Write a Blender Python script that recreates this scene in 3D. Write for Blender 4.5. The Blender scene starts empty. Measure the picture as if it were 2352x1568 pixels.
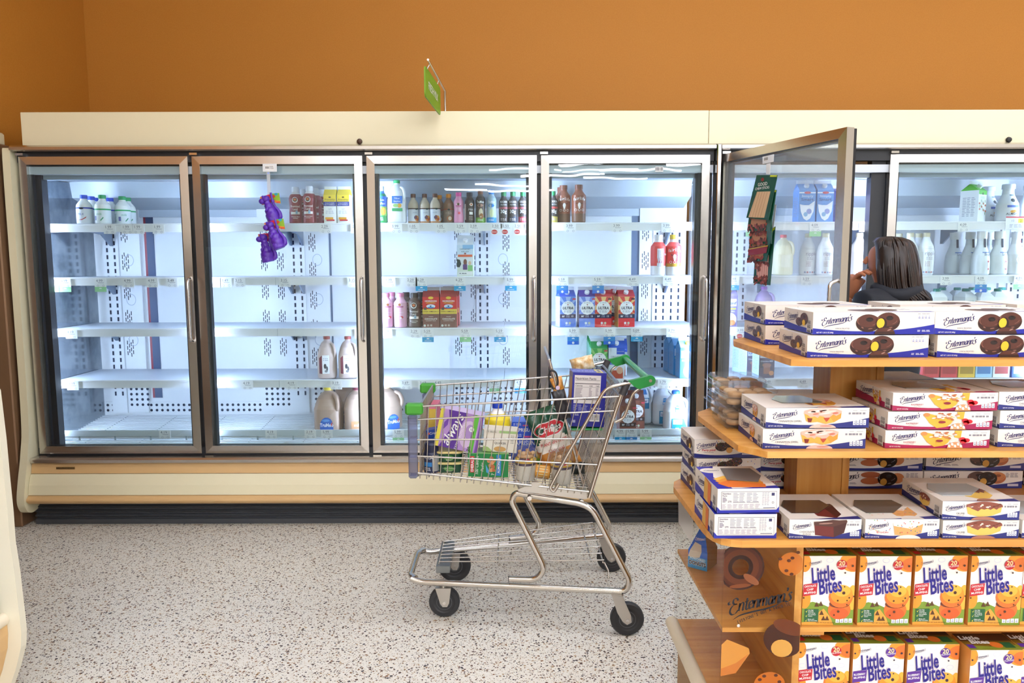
import bpy, math, random
from mathutils import Vector, Matrix
random.seed(7)
SC = bpy.context.scene
COL = SC.collection

# ------------------------------------------------------------------ camera, world, exposure
F_PX, PITCH, ROLL, CAM_Z = 1715.0, 0.1096, 0.0027, 1.44
cam_d = bpy.data.cameras.new('camera')
cam = bpy.data.objects.new('camera', cam_d)
COL.objects.link(cam)
cam_d.sensor_width = 36.0
cam_d.lens = 36.0 * F_PX / 2352.0
cam_d.clip_start = 0.05
_f = Vector((0, math.cos(PITCH), -math.sin(PITCH)))
_u = Vector((0, math.sin(PITCH), math.cos(PITCH)))
_r = Vector((1, 0, 0))
CR = _r * math.cos(ROLL) - _u * math.sin(ROLL)
CU = _u * math.cos(ROLL) + _r * math.sin(ROLL)
CF = _f
CO = Vector((0, 0, CAM_Z))
cam.matrix_world = Matrix(((CR.x, CU.x, -CF.x, CO.x), (CR.y, CU.y, -CF.y, CO.y), (CR.z, CU.z, -CF.z, CO.z), (0, 0, 0, 1)))
SC.camera = cam
SC.view_settings.view_transform = 'Standard'
SC.view_settings.look = 'None'
SC.view_settings.gamma = 1.0
SC.view_settings.use_curve_mapping = False
SC.view_settings.exposure = 1.08
SC.cycles.transparent_max_bounces = 24
SC.cycles.max_bounces = 8
SC.cycles.sample_clamp_indirect = 4.0
SC.cycles.caustics_reflective = False
SC.cycles.caustics_refractive = False
world = bpy.data.worlds.new('World')
SC.world = world
world.use_nodes = True
world.node_tree.nodes['Background'].inputs[0].default_value = (0.96, 0.97, 1.0, 1)
world.node_tree.nodes['Background'].inputs[1].default_value = 0.2


def ray(px, py):
    return (CF + CR * ((px - 1176.0) / F_PX) - CU * ((py - 784.0) / F_PX))


def at(px, py, Y):
    """world point that the photo shows at (px, py), known to stand at depth Y"""
    d = ray(px, py)
    return CO + d * (Y / d.y)


def atz(px, py, z):
    """world point that the photo shows at (px, py), known to lie at height z"""
    d = ray(px, py)
    return CO + d * ((z - CAM_Z) / d.z)


# ------------------------------------------------------------------ materials
def lin(h):
    if not isinstance(h, str):
        return tuple(h) + (1,)
    h = h.lstrip('#')
    o = []
    for i in (0, 2, 4):
        c = int(h[i:i + 2], 16) / 255
        o.append(c / 12.92 if c <= 0.04045 else ((c + 0.055) / 1.055) ** 2.4)
    return tuple(o) + (1,)


_M = {}


def M(col, rough=0.5, metal=0.0, spec=0.5, trans=0.0, sss=0.0, coat=0.0):
    k = (col, rough, metal, spec, trans, sss, coat)
    if k in _M:
        return _M[k]
    m = bpy.data.materials.new('paint_' + str(col).lstrip('#'))
    m.use_nodes = True
    b = m.node_tree.nodes['Principled BSDF']
    b.inputs['Base Color'].default_value = lin(col)
    b.inputs['Roughness'].default_value = rough
    b.inputs['Metallic'].default_value = metal
    b.inputs['Specular IOR Level'].default_value = spec
    if trans:
        b.inputs['Transmission Weight'].default_value = trans
    if coat:
        b.inputs['Coat Weight'].default_value = coat
        b.inputs['Coat Roughness'].default_value = 0.1
    _M[k] = m
    return m


def nodes(name):
    m = bpy.data.materials.new(name)
    m.use_nodes = True
    nt = m.node_tree
    return m, nt, nt.nodes, nt.links, nt.nodes['Principled BSDF']


def ramp(n, stops, interp='LINEAR'):
    r = n.new('ShaderNodeValToRGB')
    cr = r.color_ramp
    cr.interpolation = interp
    while len(cr.elements) > 1:
        cr.elements.remove(cr.elements[-1])
    for i, (p, c) in enumerate(stops):
        e = cr.elements[0] if i == 0 else cr.elements.new(p)
        e.position = p
        e.color = lin(c)
    return r


def emit(name, col, s):
    m = bpy.data.materials.new(name)
    m.use_nodes = True
    nt = m.node_tree
    nt.nodes.clear()
    e = nt.nodes.new('ShaderNodeEmission')
    o = nt.nodes.new('ShaderNodeOutputMaterial')
    e.inputs[0].default_value = lin(col)
    e.inputs[1].default_value = s
    nt.links.new(e.outputs[0], o.inputs[0])
    return m


def clear_mat(name, tint, refl=1.0, rough=0.0, body=0.0, bodycol='#ffffff', wavy=0.0):
    """thin clear sheet: lets light straight through, mirrors by Fresnel, optional milky body"""
    m = bpy.data.materials.new(name)
    m.use_nodes = True
    nt = m.node_tree
    n, l = nt.nodes, nt.links
    n.clear()
    out = n.new('ShaderNodeOutputMaterial')
    tr = n.new('ShaderNodeBsdfTransparent')
    tr.inputs[0].default_value = lin(tint)
    gl = n.new('ShaderNodeBsdfGlossy')
    gl.inputs['Roughness'].default_value = rough
    gl.inputs['Color'].default_value = (1, 1, 1, 1)
    fr = n.new('ShaderNodeFresnel')
    ge = n.new('ShaderNodeNewGeometry')
    io = n.new('ShaderNodeMapRange')
    io.inputs[3].default_value = 1.45
    io.inputs[4].default_value = 1 / 1.45
    l.new(ge.outputs['Backfacing'], io.inputs[0])
    l.new(io.outputs[0], fr.inputs[0])
    mu = n.new('ShaderNodeMath')
    mu.operation = 'MULTIPLY'
    mu.inputs[1].default_value = refl
    l.new(fr.outputs[0], mu.inputs[0])
    if wavy:
        tc = n.new('ShaderNodeTexCoord')
        nz = n.new('ShaderNodeTexNoise')
        nz.inputs['Scale'].default_value = 5.0
        nz.inputs['Detail'].default_value = 1.0
        l.new(tc.outputs['Object'], nz.inputs['Vector'])
        bp = n.new('ShaderNodeBump')
        bp.inputs['Strength'].default_value = 1.0
        bp.inputs['Distance'].default_value = wavy
        l.new(nz.outputs['Fac'], bp.inputs['Height'])
        l.new(bp.outputs[0], gl.inputs['Normal'])
    base = tr
    if body > 0:
        df = n.new('ShaderNodeBsdfDiffuse')
        df.inputs[0].default_value = lin(bodycol)
        mb = n.new('ShaderNodeMixShader')
        mb.inputs[0].default_value = body
        l.new(tr.outputs[0], mb.inputs[1])
        l.new(df.outputs[0], mb.inputs[2])
        base = mb
    mx = n.new('ShaderNodeMixShader')
    l.new(mu.outputs[0], mx.inputs[0])
    l.new(base.outputs[0], mx.inputs[1])
    l.new(gl.outputs[0], mx.inputs[2])
    l.new(mx.outputs[0], out.inputs[0])
    return m


def m_floor():
    m, nt, n, l, b = nodes('terrazzo_floor')
    tc = n.new('ShaderNodeTexCoord')
    base = ramp(n, [(0.0, '#e2dccb'), (0.5, '#eeeade'), (1.0, '#f7f5ec')])
    nz = n.new('ShaderNodeTexNoise')
    nz.inputs['Scale'].default_value = 60
    nz.inputs['Detail'].default_value = 3
    l.new(tc.outputs['Object'], nz.inputs['Vector'])
    l.new(nz.outputs['Fac'], base.inputs[0])
    cur = base.outputs[0]
    for sc, thr, cols, seed in ((92, 0.46, ['#1c120c', '#4f3018', '#8a6238', '#b99c74'], 0), (140, 0.46, ['#241812', '#5e4228', '#9a7a52', '#c6b08e'], 3.7), (230, .45, ['#3c2a1c', '#7d6142', '#b0956e', '#cdbc9e'], 9.1)):
        mp = n.new('ShaderNodeMapping')
        mp.inputs['Location'].default_value = (seed, seed * .7, 0)
        l.new(tc.outputs['Object'], mp.inputs[0])
        # distort a little so chips are irregular
        vo = n.new('ShaderNodeTexVoronoi')
        vo.inputs['Scale'].default_value = sc
        vo.inputs['Randomness'].default_value = 1
        l.new(mp.outputs[0], vo.inputs['Vector'])
        sep = n.new('ShaderNodeSeparateColor')
        l.new(vo.outputs['Color'], sep.inputs[0])
        lt = n.new('ShaderNodeMath')
        lt.operation = 'LESS_THAN'
        l.new(vo.outputs['Distance'], lt.inputs[0])
        mulr = n.new('ShaderNodeMath')
        mulr.operation = 'MULTIPLY'
        l.new(sep.outputs[1], mulr.inputs[0])
        mulr.inputs[1].default_value = thr * 1.15
        l.new(mulr.outputs[0], lt.inputs[1])
        gate = n.new('ShaderNodeMath')
        gate.operation = 'LESS_THAN'
        l.new(sep.outputs[2], gate.inputs[0])
        gate.inputs[1].default_value = 0.62
        mm = n.new('ShaderNodeMath')
        mm.operation = 'MULTIPLY'
        l.new(lt.outputs[0], mm.inputs[0])
        l.new(gate.outputs[0], mm.inputs[1])
        cr = ramp(n, [(0, cols[0]), (.3, cols[1]), (.6, cols[2]), (.85, cols[3])], 'CONSTANT')
        l.new(sep.outputs[0], cr.inputs[0])
        mx = n.new('ShaderNodeMix')
        mx.data_type = 'RGBA'
        l.new(mm.outputs[0], mx.inputs[0])
        l.new(cur, mx.inputs[6])
        l.new(cr.outputs[0], mx.inputs[7])
        cur = mx.outputs[2]
    l.new(cur, b.inputs['Base Color'])
    b.inputs['Roughness'].default_value = 0.32
    return m


def m_wood(name, axis, c0='#c4843a', c1='#d99a48', c2='#e4ae62'):
    m, nt, n, l, b = nodes(name)
    tc = n.new('ShaderNodeTexCoord')
    mp = n.new('ShaderNodeMapping')
    s = [26, 26, 26]
    s[axis] = 1.6
    mp.inputs['Scale'].default_value = s
    l.new(tc.outputs['Object'], mp.inputs[0])
    nz = n.new('ShaderNodeTexNoise')
    nz.inputs['Scale'].default_value = 1.3
    nz.inputs['Detail'].default_value = 5
    nz.inputs['Distortion'].default_value = 0.6
    l.new(mp.outputs[0], nz.inputs['Vector'])
    r = ramp(n, [(0.25, c0), (0.5, c1), (0.75, c2)])
    l.new(nz.outputs['Fac'], r.inputs[0])
    l.new(r.outputs[0], b.inputs['Base Color'])
    b.inputs['Roughness'].default_value = 0.38
    return m


def m_wall(name, col, col2):
    m, nt, n, l, b = nodes(name)
    tc = n.new('ShaderNodeTexCoord')
    nz = n.new('ShaderNodeTexNoise')
    nz.inputs['Scale'].default_value = 140
    nz.inputs['Detail'].default_value = 4
    l.new(tc.outputs['Object'], nz.inputs['Vector'])
    r = ramp(n, [(0.3, col), (0.7, col2)])
    l.new(nz.outputs['Fac'], r.inputs[0])
    l.new(r.outputs[0], b.inputs['Base Color'])
    bp = n.new('ShaderNodeBump')
    bp.inputs['Strength'].default_value = 0.08
    l.new(nz.outputs['Fac'], bp.inputs['Height'])
    l.new(bp.outputs[0], b.inputs['Normal'])
    b.inputs['Roughness'].default_value = 0.7
    return m


def m_brushed(name, col, rough, scale, amount=.12):
    m, nt, n, l, b = nodes(name)
    tc = n.new('ShaderNodeTexCoord')
    mp = n.new('ShaderNodeMapping')
    mp.inputs['Scale'].default_value = scale
    l.new(tc.outputs['Object'], mp.inputs[0])
    nz = n.new('ShaderNodeTexNoise')
    nz.inputs['Scale'].default_value = 1
    nz.inputs['Detail'].default_value = 3
    l.new(mp.outputs[0], nz.inputs['Vector'])
    mr = n.new('ShaderNodeMapRange')
    mr.inputs[3].default_value = rough - amount / 2
    mr.inputs[4].default_value = rough + amount / 2
    l.new(nz.outputs['Fac'], mr.inputs[0])
    l.new(mr.outputs[0], b.inputs['Roughness'])
    b.inputs['Base Color'].default_value = lin(col)
    b.inputs['Metallic'].default_value = 1
    return m


def m_grime(name, col, dirt, scale=(3, 3, 3), lo=.48, hi=.75, rough=.35, metal=0.0):
    """a sheet with stains of a shape of their own"""
    m, nt, n, l, b = nodes(name)
    tc = n.new('ShaderNodeTexCoord')
    mp = n.new('ShaderNodeMapping')
    mp.inputs['Scale'].default_value = scale
    l.new(tc.outputs['Object'], mp.inputs[0])
    nz = n.new('ShaderNodeTexNoise')
    nz.inputs['Scale'].default_value = 1.5
    nz.inputs['Detail'].default_value = 7
    nz.inputs['Roughness'].default_value = .62
    l.new(mp.outputs[0], nz.inputs['Vector'])
    r = ramp(n, [(lo, col), (hi, dirt)])
    l.new(nz.outputs['Fac'], r.inputs[0])
    l.new(r.outputs[0], b.inputs['Base Color'])
    b.inputs['Roughness'].default_value = rough
    b.inputs['Metallic'].default_value = metal
    return m


STEEL = m_brushed('brushed_steel', '#cfcac4', .24, (3, 3, 220))
STEELH = m_brushed('brushed_steel_rail', '#cfcac4', .24, (2, 200, 200))
CHROME = M('#d2d0ce', .12, 1.0)
WIRE = M('#c4c0bb', .26, 1.0)
ZINC = m_brushed('zinc_plate', '#bdb8b0', .35, (20, 20, 20))
BLACK = M('#15151a', .45)
GASKET = M('#1c1e24', .6)
CREAM = M('#ebe2bf', .42)
PEACH = M('#d9b27c', .45)
WHITE = M('#f1f2f3', .4)
WHITEP = M('#f4f4f2', .5)
INNER = M('#dfe5ee', .3)
SLOT = M('#1d2a42', .7)
GLASS = clear_mat('cooler_glass', '#eef5f6', 1.0, wavy=.00035)
ACRYL = clear_mat('clear_acrylic', '#fafaf8', .1)
FILM = clear_mat('clear_film', '#e6e8ea', 1.6, .06)
CLAM = clear_mat('clear_pet', '#f4f6f8', .8, .05, .04)
def m_crust(name, c0, c1, c2, sc):
    m, nt, n, l, b = nodes(name)
    tc = n.new('ShaderNodeTexCoord')
    nz = n.new('ShaderNodeTexNoise')
    nz.inputs['Scale'].default_value = sc
    nz.inputs['Detail'].default_value = 3
    l.new(tc.outputs['Object'], nz.inputs['Vector'])
    r = ramp(n, [(.35, c0), (.5, c1), (.65, c2)])
    l.new(nz.outputs['Fac'], r.inputs[0])
    l.new(r.outputs[0], b.inputs['Base Color'])
    b.inputs['Roughness'].default_value = .35
    b.inputs['Coat Weight'].default_value = .7
    b.inputs['Coat Roughness'].default_value = .12
    return m


WOODX = m_wood('maple_along_x', 0)
WOODY = m_wood('maple_along_y', 1)
WOODZ = m_wood('maple_along_z', 2, '#b97a34', '#cc9044', '#d9a458')


# ------------------------------------------------------------------ mesh building
def frame(o, u, v):
    o, u, v = Vector(o), Vector(u).normalized(), Vector(v).normalized()
    n = u.cross(v)
    return lambda a, b, h=0.0: o + u * a + v * b + n * h


def cyl_frame(cx, cy, z0, r, ang=-math.pi / 2):
    """wrap a flat drawing round an upright cylinder; r may be a function of height; a = 0 faces ang"""
    rr = r if callable(r) else (lambda b: r)

    def g(a, b, h=0.0):
        q = rr(b)
        t = ang + a / max(q, 1e-4)
        return Vector((cx + (q + h) * math.cos(t), cy + (q + h) * math.sin(t), z0 + b))
    return g


_TX = {}


def text_mesh(s, bold=0.0, space=1.0):
    k = (s, bold, space)
    if k in _TX:
        return _TX[k]
    cu = bpy.data.curves.new('t', 'FONT')
    cu.body = s
    cu.size = 1.0
    cu.offset = bold
    cu.resolution_u = 2
    cu.space_character = space
    ob = bpy.data.objects.new('t', cu)
    me = ob.to_mesh()
    vs = [(v.co.x, v.co.y) for v in me.vertices]
    fs = [tuple(p.vertices) for p in me.polygons]
    ob.to_mesh_clear()
    bpy.data.objects.remove(ob)
    bpy.data.curves.remove(cu)
    if vs:
        x0, x1 = min(v[0] for v in vs), max(v[0] for v in vs)
    else:
        x0 = x1 = 0
    _TX[k] = ([(x - x0, y) for x, y in vs], fs, x1 - x0)
    return _TX[k]


def crom(pts, n=6):
    """Catmull-Rom through the points"""
    P = [Vector(p) for p in pts]
    if len(P) < 3:
        return P
    out = []
    for i in range(len(P) - 1):
        p0 = P[i - 1] if i else P[0] * 2 - P[1]
        p1, p2 = P[i], P[i + 1]
        p3 = P[i + 2] if i + 2 < len(P) else P[-1] * 2 - P[-2]
        for j in range(n):
            t = j / n
            out.append(0.5 * (2 * p1 + (p2 - p0) * t + (2 * p0 - 5 * p1 + 4 * p2 - p3) * t * t + (3 * p1 - p0 - 3 * p2 + p3) * t ** 3))
    out.append(P[-1])
    return out


def arc_path(pts, r=0.03, n=5):
    """polyline with rounded corners"""
    P = [Vector(p) for p in pts]
    out = [P[0]]
    for i in range(1, len(P) - 1):
        a, b, c = P[i - 1], P[i], P[i + 1]
        d1, d2 = (a - b), (c - b)
        k = min(r, d1.length * .48, d2.length * .48)
        s, e = b + d1.normalized() * k, b + d2.normalized() * k
        for j in range(n + 1):
            t = j / n
            out.append((1 - t) ** 2 * s + 2 * t * (1 - t) * b + t * t * e)
    out.append(P[-1])
    return out


class MB:
    def __init__(s):
        s.v, s.f, s.mi, s.sm, s.mats = [], [], [], [], []

    def slot(s, m):
        if m not in s.mats:
            s.mats.append(m)
        return s.mats.index(m)

    def add(s, vs, fs, m, smooth=False):
        b = len(s.v)
        s.v += [tuple(v) for v in vs]
        k = s.slot(m)
        for f in fs:
            s.f.append(tuple(b + i for i in f))
            s.mi.append(k)
            s.sm.append(smooth)

    def box(s, x0, x1, y0, y1, z0, z1, m, mats=None):
        vs = [(x, y, z) for z in (z0, z1) for y in (y0, y1) for x in (x0, x1)]
        fs = {'-z': (0, 2, 3, 1), '+z': (4, 5, 7, 6), '-y': (0, 1, 5, 4), '+y': (2, 6, 7, 3), '-x': (0, 4, 6, 2), '+x': (1, 3, 7, 5)}
        mats = mats or {}
        b = len(s.v)
        s.v += vs
        for k, f in fs.items():
            s.f.append(tuple(b + i for i in f))
            s.mi.append(s.slot(mats.get(k, m)))
            s.sm.append(False)

    def cbox(s, x0, x1, y0, y1, z0, z1, m, c=0.003):
        """box with chamfered edges"""
        xs, ys, zs = (x0, x1), (y0, y1), (z0, z1)
        vs, ix = [], {}
        for i in (0, 1):
            for j in (0, 1):
                for k in (0, 1):
                    p = (xs[i], ys[j], zs[k])
                    d = (1 - 2 * i, 1 - 2 * j, 1 - 2 * k)
                    for a in range(3):
                        q = [p[t] + d[t] * c * (t != a) for t in range(3)]
                        ix[(i, j, k, a)] = len(vs)
                        vs.append(q)
        fs = []
        for a in range(3):
            o = [t for t in range(3) if t != a]
            for sgn in (0, 1):
                quad = []
                for (p, q) in ((0, 0), (1, 0), (1, 1), (0, 1)):
                    key = [0, 0, 0]
                    key[a] = sgn
                    key[o[0]] = p
                    key[o[1]] = q
                    quad.append(ix[tuple(key) + (a,)])
                fs.append(quad)
        for a in range(3):
            o = [t for t in range(3) if t != a]
            for p in (0, 1):
                for q in (0, 1):
                    k0 = [0, 0, 0]
                    k1 = [0, 0, 0]
                    k0[o[0]] = k1[o[0]] = p
                    k0[o[1]] = k1[o[1]] = q
                    k1[a] = 1
                    fs.append((ix[tuple(k0) + (o[0],)], ix[tuple(k1) + (o[0],)], ix[tuple(k1) + (o[1],)], ix[tuple(k0) + (o[1],)]))
        for i in (0, 1):
            for j in (0, 1):
                for k in (0, 1):
                    fs.append(tuple(ix[(i, j, k, a)] for a in range(3)))
        s.add(vs, fs, m)

    def prism(s, poly, fn, h0, h1, m, mside=None):
        """extrude a closed 2-D outline; fn(a, b, h) -> 3-D"""
        n = len(poly)
        vs = [fn(a, b, h0) for a, b in poly] + [fn(a, b, h1) for a, b in poly]
        s.add(vs, [tuple(range(n))[::-1], tuple(range(n, 2 * n))], m)
        s.add(vs, [(i, (i + 1) % n, n + (i + 1) % n, n + i) for i in range(n)], mside or m)

    def lathe(s, prof, m, n=20, cx=0, cy=0, z0=0, sq=None, smooth=True, caps=True, sx=1.0, sy=1.0):
        """prof: (r, z[, material of the band above]); sq: squareness exponent per ring or one for all"""
        rings = []
        for i, p in enumerate(prof):
            r, z = p[0], p[1]
            e = (sq(z) if callable(sq) else sq) or 2
            ring = []
            for k in range(n):
                t = 2 * math.pi * (k + .5) / n
                c, d = math.cos(t), math.sin(t)
                q = (abs(c) ** e + abs(d) ** e) ** (-1.0 / e)
                ring.append((cx + r * q * c * sx, cy + r * q * d * sy, z0 + z))
            rings.append(ring)
        for i in range(len(rings) - 1):
            mm = prof[i][2] if len(prof[i]) > 2 and prof[i][2] is not None else m
            s.add(rings[i] + rings[i + 1], [(k, (k + 1) % n, n + (k + 1) % n, n + k) for k in range(n)], mm, smooth)
        if caps:
            s.add(rings[0], [tuple(range(n))[::-1]], m)
            mm = prof[-1][2] if len(prof[-1]) > 2 else m
            s.add(rings[-1], [tuple(range(n))], mm or m)

    def tube(s, path, r, m, n=8, closed=False, caps=True):
        P = [Vector(p) for p in path]
        Q = [P[0]]
        for p in P[1:]:
            if (p - Q[-1]).length > 1e-5:
                Q.append(p)
        P = Q
        N = len(P)
        if N < 2:
            return
        T = []
        for i in range(N):
            if closed:
                t = P[(i + 1) % N] - P[i - 1]
            else:
                t = P[min(i + 1, N - 1)] - P[max(i - 1, 0)]
            T.append(t.normalized() if t.length > 1e-9 else Vector((1, 0, 0)))
        a = Vector((0, 0, 1)) if abs(T[0].z) < .9 else Vector((1, 0, 0))
        nrm = (a - T[0] * a.dot(T[0])).normalized()
        vs = []
        for i in range(N):
            nrm = nrm - T[i] * nrm.dot(T[i])
            nrm.normalize()
            bi = T[i].cross(nrm)
            rr = r[i] if isinstance(r, (list, tuple)) else r
            for k in range(n):
                t = 2 * math.pi * k / n
                vs.append(P[i] + (nrm * math.cos(t) + bi * math.sin(t)) * rr)
        fs = []
        for i in range(N if closed else N - 1):
            j = (i + 1) % N
            for k in range(n):
                fs.append((i * n + k, i * n + (k + 1) % n, j * n + (k + 1) % n, j * n + k))
        s.add(vs, fs, m, True)
        if not closed and caps:
            s.add(vs[:n], [tuple(range(n))[::-1]], m)
            s.add(vs[-n:], [tuple(range(n))], m)

    def ball(s, c, rx, ry, rz, m, nu=14, nv=9):
        vs, fs = [], []
        for j in range(1, nv):
            ph = math.pi * j / nv
            for i in range(nu):
                th = 2 * math.pi * i / nu
                vs.append((c[0] + rx * math.sin(ph) * math.cos(th), c[1] + ry * math.sin(ph) * math.sin(th), c[2] + rz * math.cos(ph)))
        top, bot = len(vs), len(vs) + 1
        vs += [(c[0], c[1], c[2] + rz), (c[0], c[1], c[2] - rz)]
        for i in range(nu):
            fs.append((top, i, (i + 1) % nu))
            fs.append((bot, (nv - 2) * nu + (i + 1) % nu, (nv - 2) * nu + i))
            for j in range(nv - 2):
                fs.append((j * nu + i, (j + 1) * nu + i, (j + 1) * nu + (i + 1) % nu, j * nu + (i + 1) % nu))
        s.add(vs, fs, m, True)

    # ---- printed marks, lying on a surface
    def poly(s, fr, pts, m, h=.0003):
        s.add([fr(a, b, h) for a, b in pts], [tuple(range(len(pts)))], m)

    def rect(s, fr, a0, b0, a1, b1, m, h=.0003, k=1):
        if k == 1:
            s.poly(fr, [(a0, b0), (a1, b0), (a1, b1), (a0, b1)], m, h)
        else:
            for i in range(k):
                s.poly(fr, [(a0 + (a1 - a0) * i / k, b0), (a0 + (a1 - a0) * (i + 1) / k, b0), (a0 + (a1 - a0) * (i + 1) / k, b1), (a0 + (a1 - a0) * i / k, b1)], m, h)

    def ell(s, fr, a, b, ra, rb, m, h=.0003, n=20, rot=0.0, t0=0.0, t1=360.0):
        c, d = math.cos(rot), math.sin(rot)
        full = abs(t1 - t0) >= 359.9
        pts = []
        for i in range(n if full else n + 1):
            t = math.radians(t0 + (t1 - t0) * i / n)
            x, y = ra * math.cos(t), rb * math.sin(t)
            pts.append((a + x * c - y * d, b + x * d + y * c))
        s.poly(fr, pts, m, h)

    def ring(s, fr, a, b, ra, rb, w, m, h=.0003, n=20):
        for i in range(n):
            t0, t1 = 2 * math.pi * i / n, 2 * math.pi * (i + 1) / n
            q = [(a + (ra - k * w) * math.cos(t), b + (rb - k * w) * math.sin(t)) for t, k in ((t0, 0), (t1, 0), (t1, 1), (t0, 1))]
            s.poly(fr, q, m, h)

    def text(s, fr, string, a, b, size, m, h=.0006, al='C', rot=0.0, shear=0.0, bold=0.0, sx=1.0, width=None, space=1.0):
        vs, fs, w = text_mesh(string, bold, space)
        if width and w:
            sx = width / (w * size)
        off = {'L': 0, 'C': -w / 2, 'R': -w}[al]
        c, d = math.cos(rot), math.sin(rot)
        P = []
        for x, y in vs:
            x = (x + off + y * shear) * size * sx
            y = y * size
            P.append(fr(a + x * c - y * d, b + x * d + y * c, h))
        s.add(P, fs, m)

    def pen(s, fr, pts, m, w, wmin, nib=.4, h=.0006, n=5, taper=False):
        """broad-nib pen stroke"""
        P = crom(pts, n)
        q = []
        for i, p in enumerate(P):
            t = P[min(i + 1, len(P) - 1)] - P[max(i - 1, 0)]
            ang = math.atan2(t.y, t.x)
            k = w * abs(math.sin(ang - nib)) + wmin
            if taper:
                k = wmin + w * math.sin(math.pi * min(.5, .02 + .98 * i / (len(P) - 1)) if i < len(P) * .6 else math.pi * (i / (len(P) - 1)) * .999)
                k = abs(k)
            pr = Vector((-math.sin(ang), math.cos(ang))) * k
            q.append((p + pr, p - pr))
        vs = []
        for a, b in q:
            vs += [fr(a.x, a.y, h), fr(b.x, b.y, h)]
        s.add(vs, [(2 * i, 2 * i + 1, 2 * i + 3, 2 * i + 2) for i in range(len(q) - 1)], m)

    def greek(s, fr, a0, b0, a1, b1, rows, m, h=.0005, fill=.45, seed=1, cuts=3):
        """lines of print too small to read"""
        rnd = random.Random(seed)
        dy = (b1 - b0) / rows
        for i in range(rows):
            y = b0 + dy * (i + .5)
            x = a0
            for c in range(cuts):
                w = (a1 - a0) / cuts * rnd.uniform(.55, .95)
                s.rect(fr, x, y - dy * fill / 2, x + w, y + dy * fill / 2, m, h)
                x += (a1 - a0) / cuts

    def barcode(s, fr, a0, b0, a1, b1, h=.0005, seed=2, vert=False):
        s.rect(fr, a0, b0, a1, b1, WHITEP, h)
        rnd = random.Random(seed)
        k = M('#20202a', .6)
        n = 12
        for i in range(n):
            w = rnd.uniform(.25, .7) / n
            t = (i + .2) / n
            if vert:
                s.rect(fr, a0 + (a1 - a0) * .12, b0 + (b1 - b0) * t, a1 - (a1 - a0) * .12, b0 + (b1 - b0) * (t + w), k, h + .0003)
            else:
                s.rect(fr, a0 + (a1 - a0) * t, b0 + (b1 - b0) * .18, a0 + (a1 - a0) * (t + w), b1 - (b1 - b0) * .1, k, h + .0003)

    def mesh(s, name):
        me = bpy.data.meshes.new(name)
        me.from_pydata(s.v, [], s.f)
        for m in s.mats:
            me.materials.append(m)
        me.polygons.foreach_set('material_index', s.mi)
        me.polygons.foreach_set('use_smooth', s.sm)
        me.update()
        return me

    def build(s, name, parent=None, loc=None, rot=None, label=None):
        o = bpy.data.objects.new(name, s.mesh(name))
        COL.objects.link(o)
        if parent:
            o.parent = parent
        if loc is not None:
            o.location = loc
        if rot is not None:
            o.rotation_euler = rot
        if label:
            o['label'] = label
        return o


def tag(o, label, cat, group=None, kind=None):
    if label:
        o['label'] = label
    if cat:
        o['category'] = cat
    if group:
        o['group'] = group
    if kind:
        o['kind'] = kind
    return o


def empty(name, loc, label, cat, group=None, rot=(0, 0, 0)):
    o = bpy.data.objects.new(name, None)
    COL.objects.link(o)
    o.location = loc
    o.rotation_euler = rot
    return tag(o, label, cat, group)


def struct(b, name, label=None):
    o = b.build(name)
    o['kind'] = 'structure'
    if label:
        o['label'] = label
    return o


# ---- kinds of goods: built once, then copied with their parts
KINDS = {}


def kind(key, fn):
    """fn() -> list of (name, MB[, label][, list of sub-parts]); the first is the thing's own mesh"""
    if key not in KINDS:
        KINDS[key] = [(p[0], p[1].mesh(p[0])) + tuple(p[2:]) for p in fn()]
    return KINDS[key]


def put(key, loc, label, cat, group=None, rz=0.0, rot=None):
    parts = KINDS[key]
    root = None
    for p in parts:
        o = bpy.data.objects.new(p[0], p[1])
        COL.objects.link(o)
        if root is None:
            root = o
            o.location = loc
            o.rotation_euler = rot or (0, 0, rz)
            tag(o, label, cat, group)
        else:
            o.parent = root
            if len(p) > 2 and p[2]:
                o['label'] = p[2]
    return root

# ------------------------------------------------------------------ ceiling lights (the lamps of the room)
LAMP_S = 17.0
LAMP = emit('fluorescent_tube', '#eff3ff', LAMP_S)
lamp_xy = []
for yy in (2.5, 0.1, -2.3, -4.9, -7.5, -10.2, -12.8):
    for xx in (0.1, 1.9, 3.9, 6.1):
        lamp_xy.append((xx, yy))
lamp_xy += [(-2.0, -1.0), (-2.0, -6.0)]
CEIL = 3.95


def lamp_parts():
    b = MB()
    b.box(-.75, .75, -.09, .09, .0, .05, WHITE)
    d = MB()
    d.box(-.73, .73, -.07, .07, -.03, -.001, LAMP)
    return [('ceiling_light', b), ('diffuser', d)]


kind('lamp', lamp_parts)
for i, (x, y) in enumerate(lamp_xy):
    put('lamp', (x, y, CEIL - .06), 'long white fluorescent ceiling light in the rows over the aisle', 'ceiling light', 'ceiling lights', rz=0 if x > -1.5 else math.pi / 2)

for i, (x, y, z, a) in enumerate(((-.75, -9.0, 3.0, .1), (.2, -8.6, 2.95, .1), (-.2, -11.5, 3.35, -.15), (.9, -6.2, 3.0, .25), (1.7, -6.6, 3.15, .35), (1.3, -8.4, 3.25, .3), (1.5, -4.6, 3.05, .4), (2.4, -9.5, 3.3, .2), (3.2, -4.0, 2.95, .3), (4.6, -6.0, 3.1, .3), (5.2, -7.6, 3.3, .3))):
    put('lamp', (x, y, z), 'long white fluorescent lamp hung low over the far aisles', 'ceiling light', 'aisle lamps', rz=a)

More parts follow.
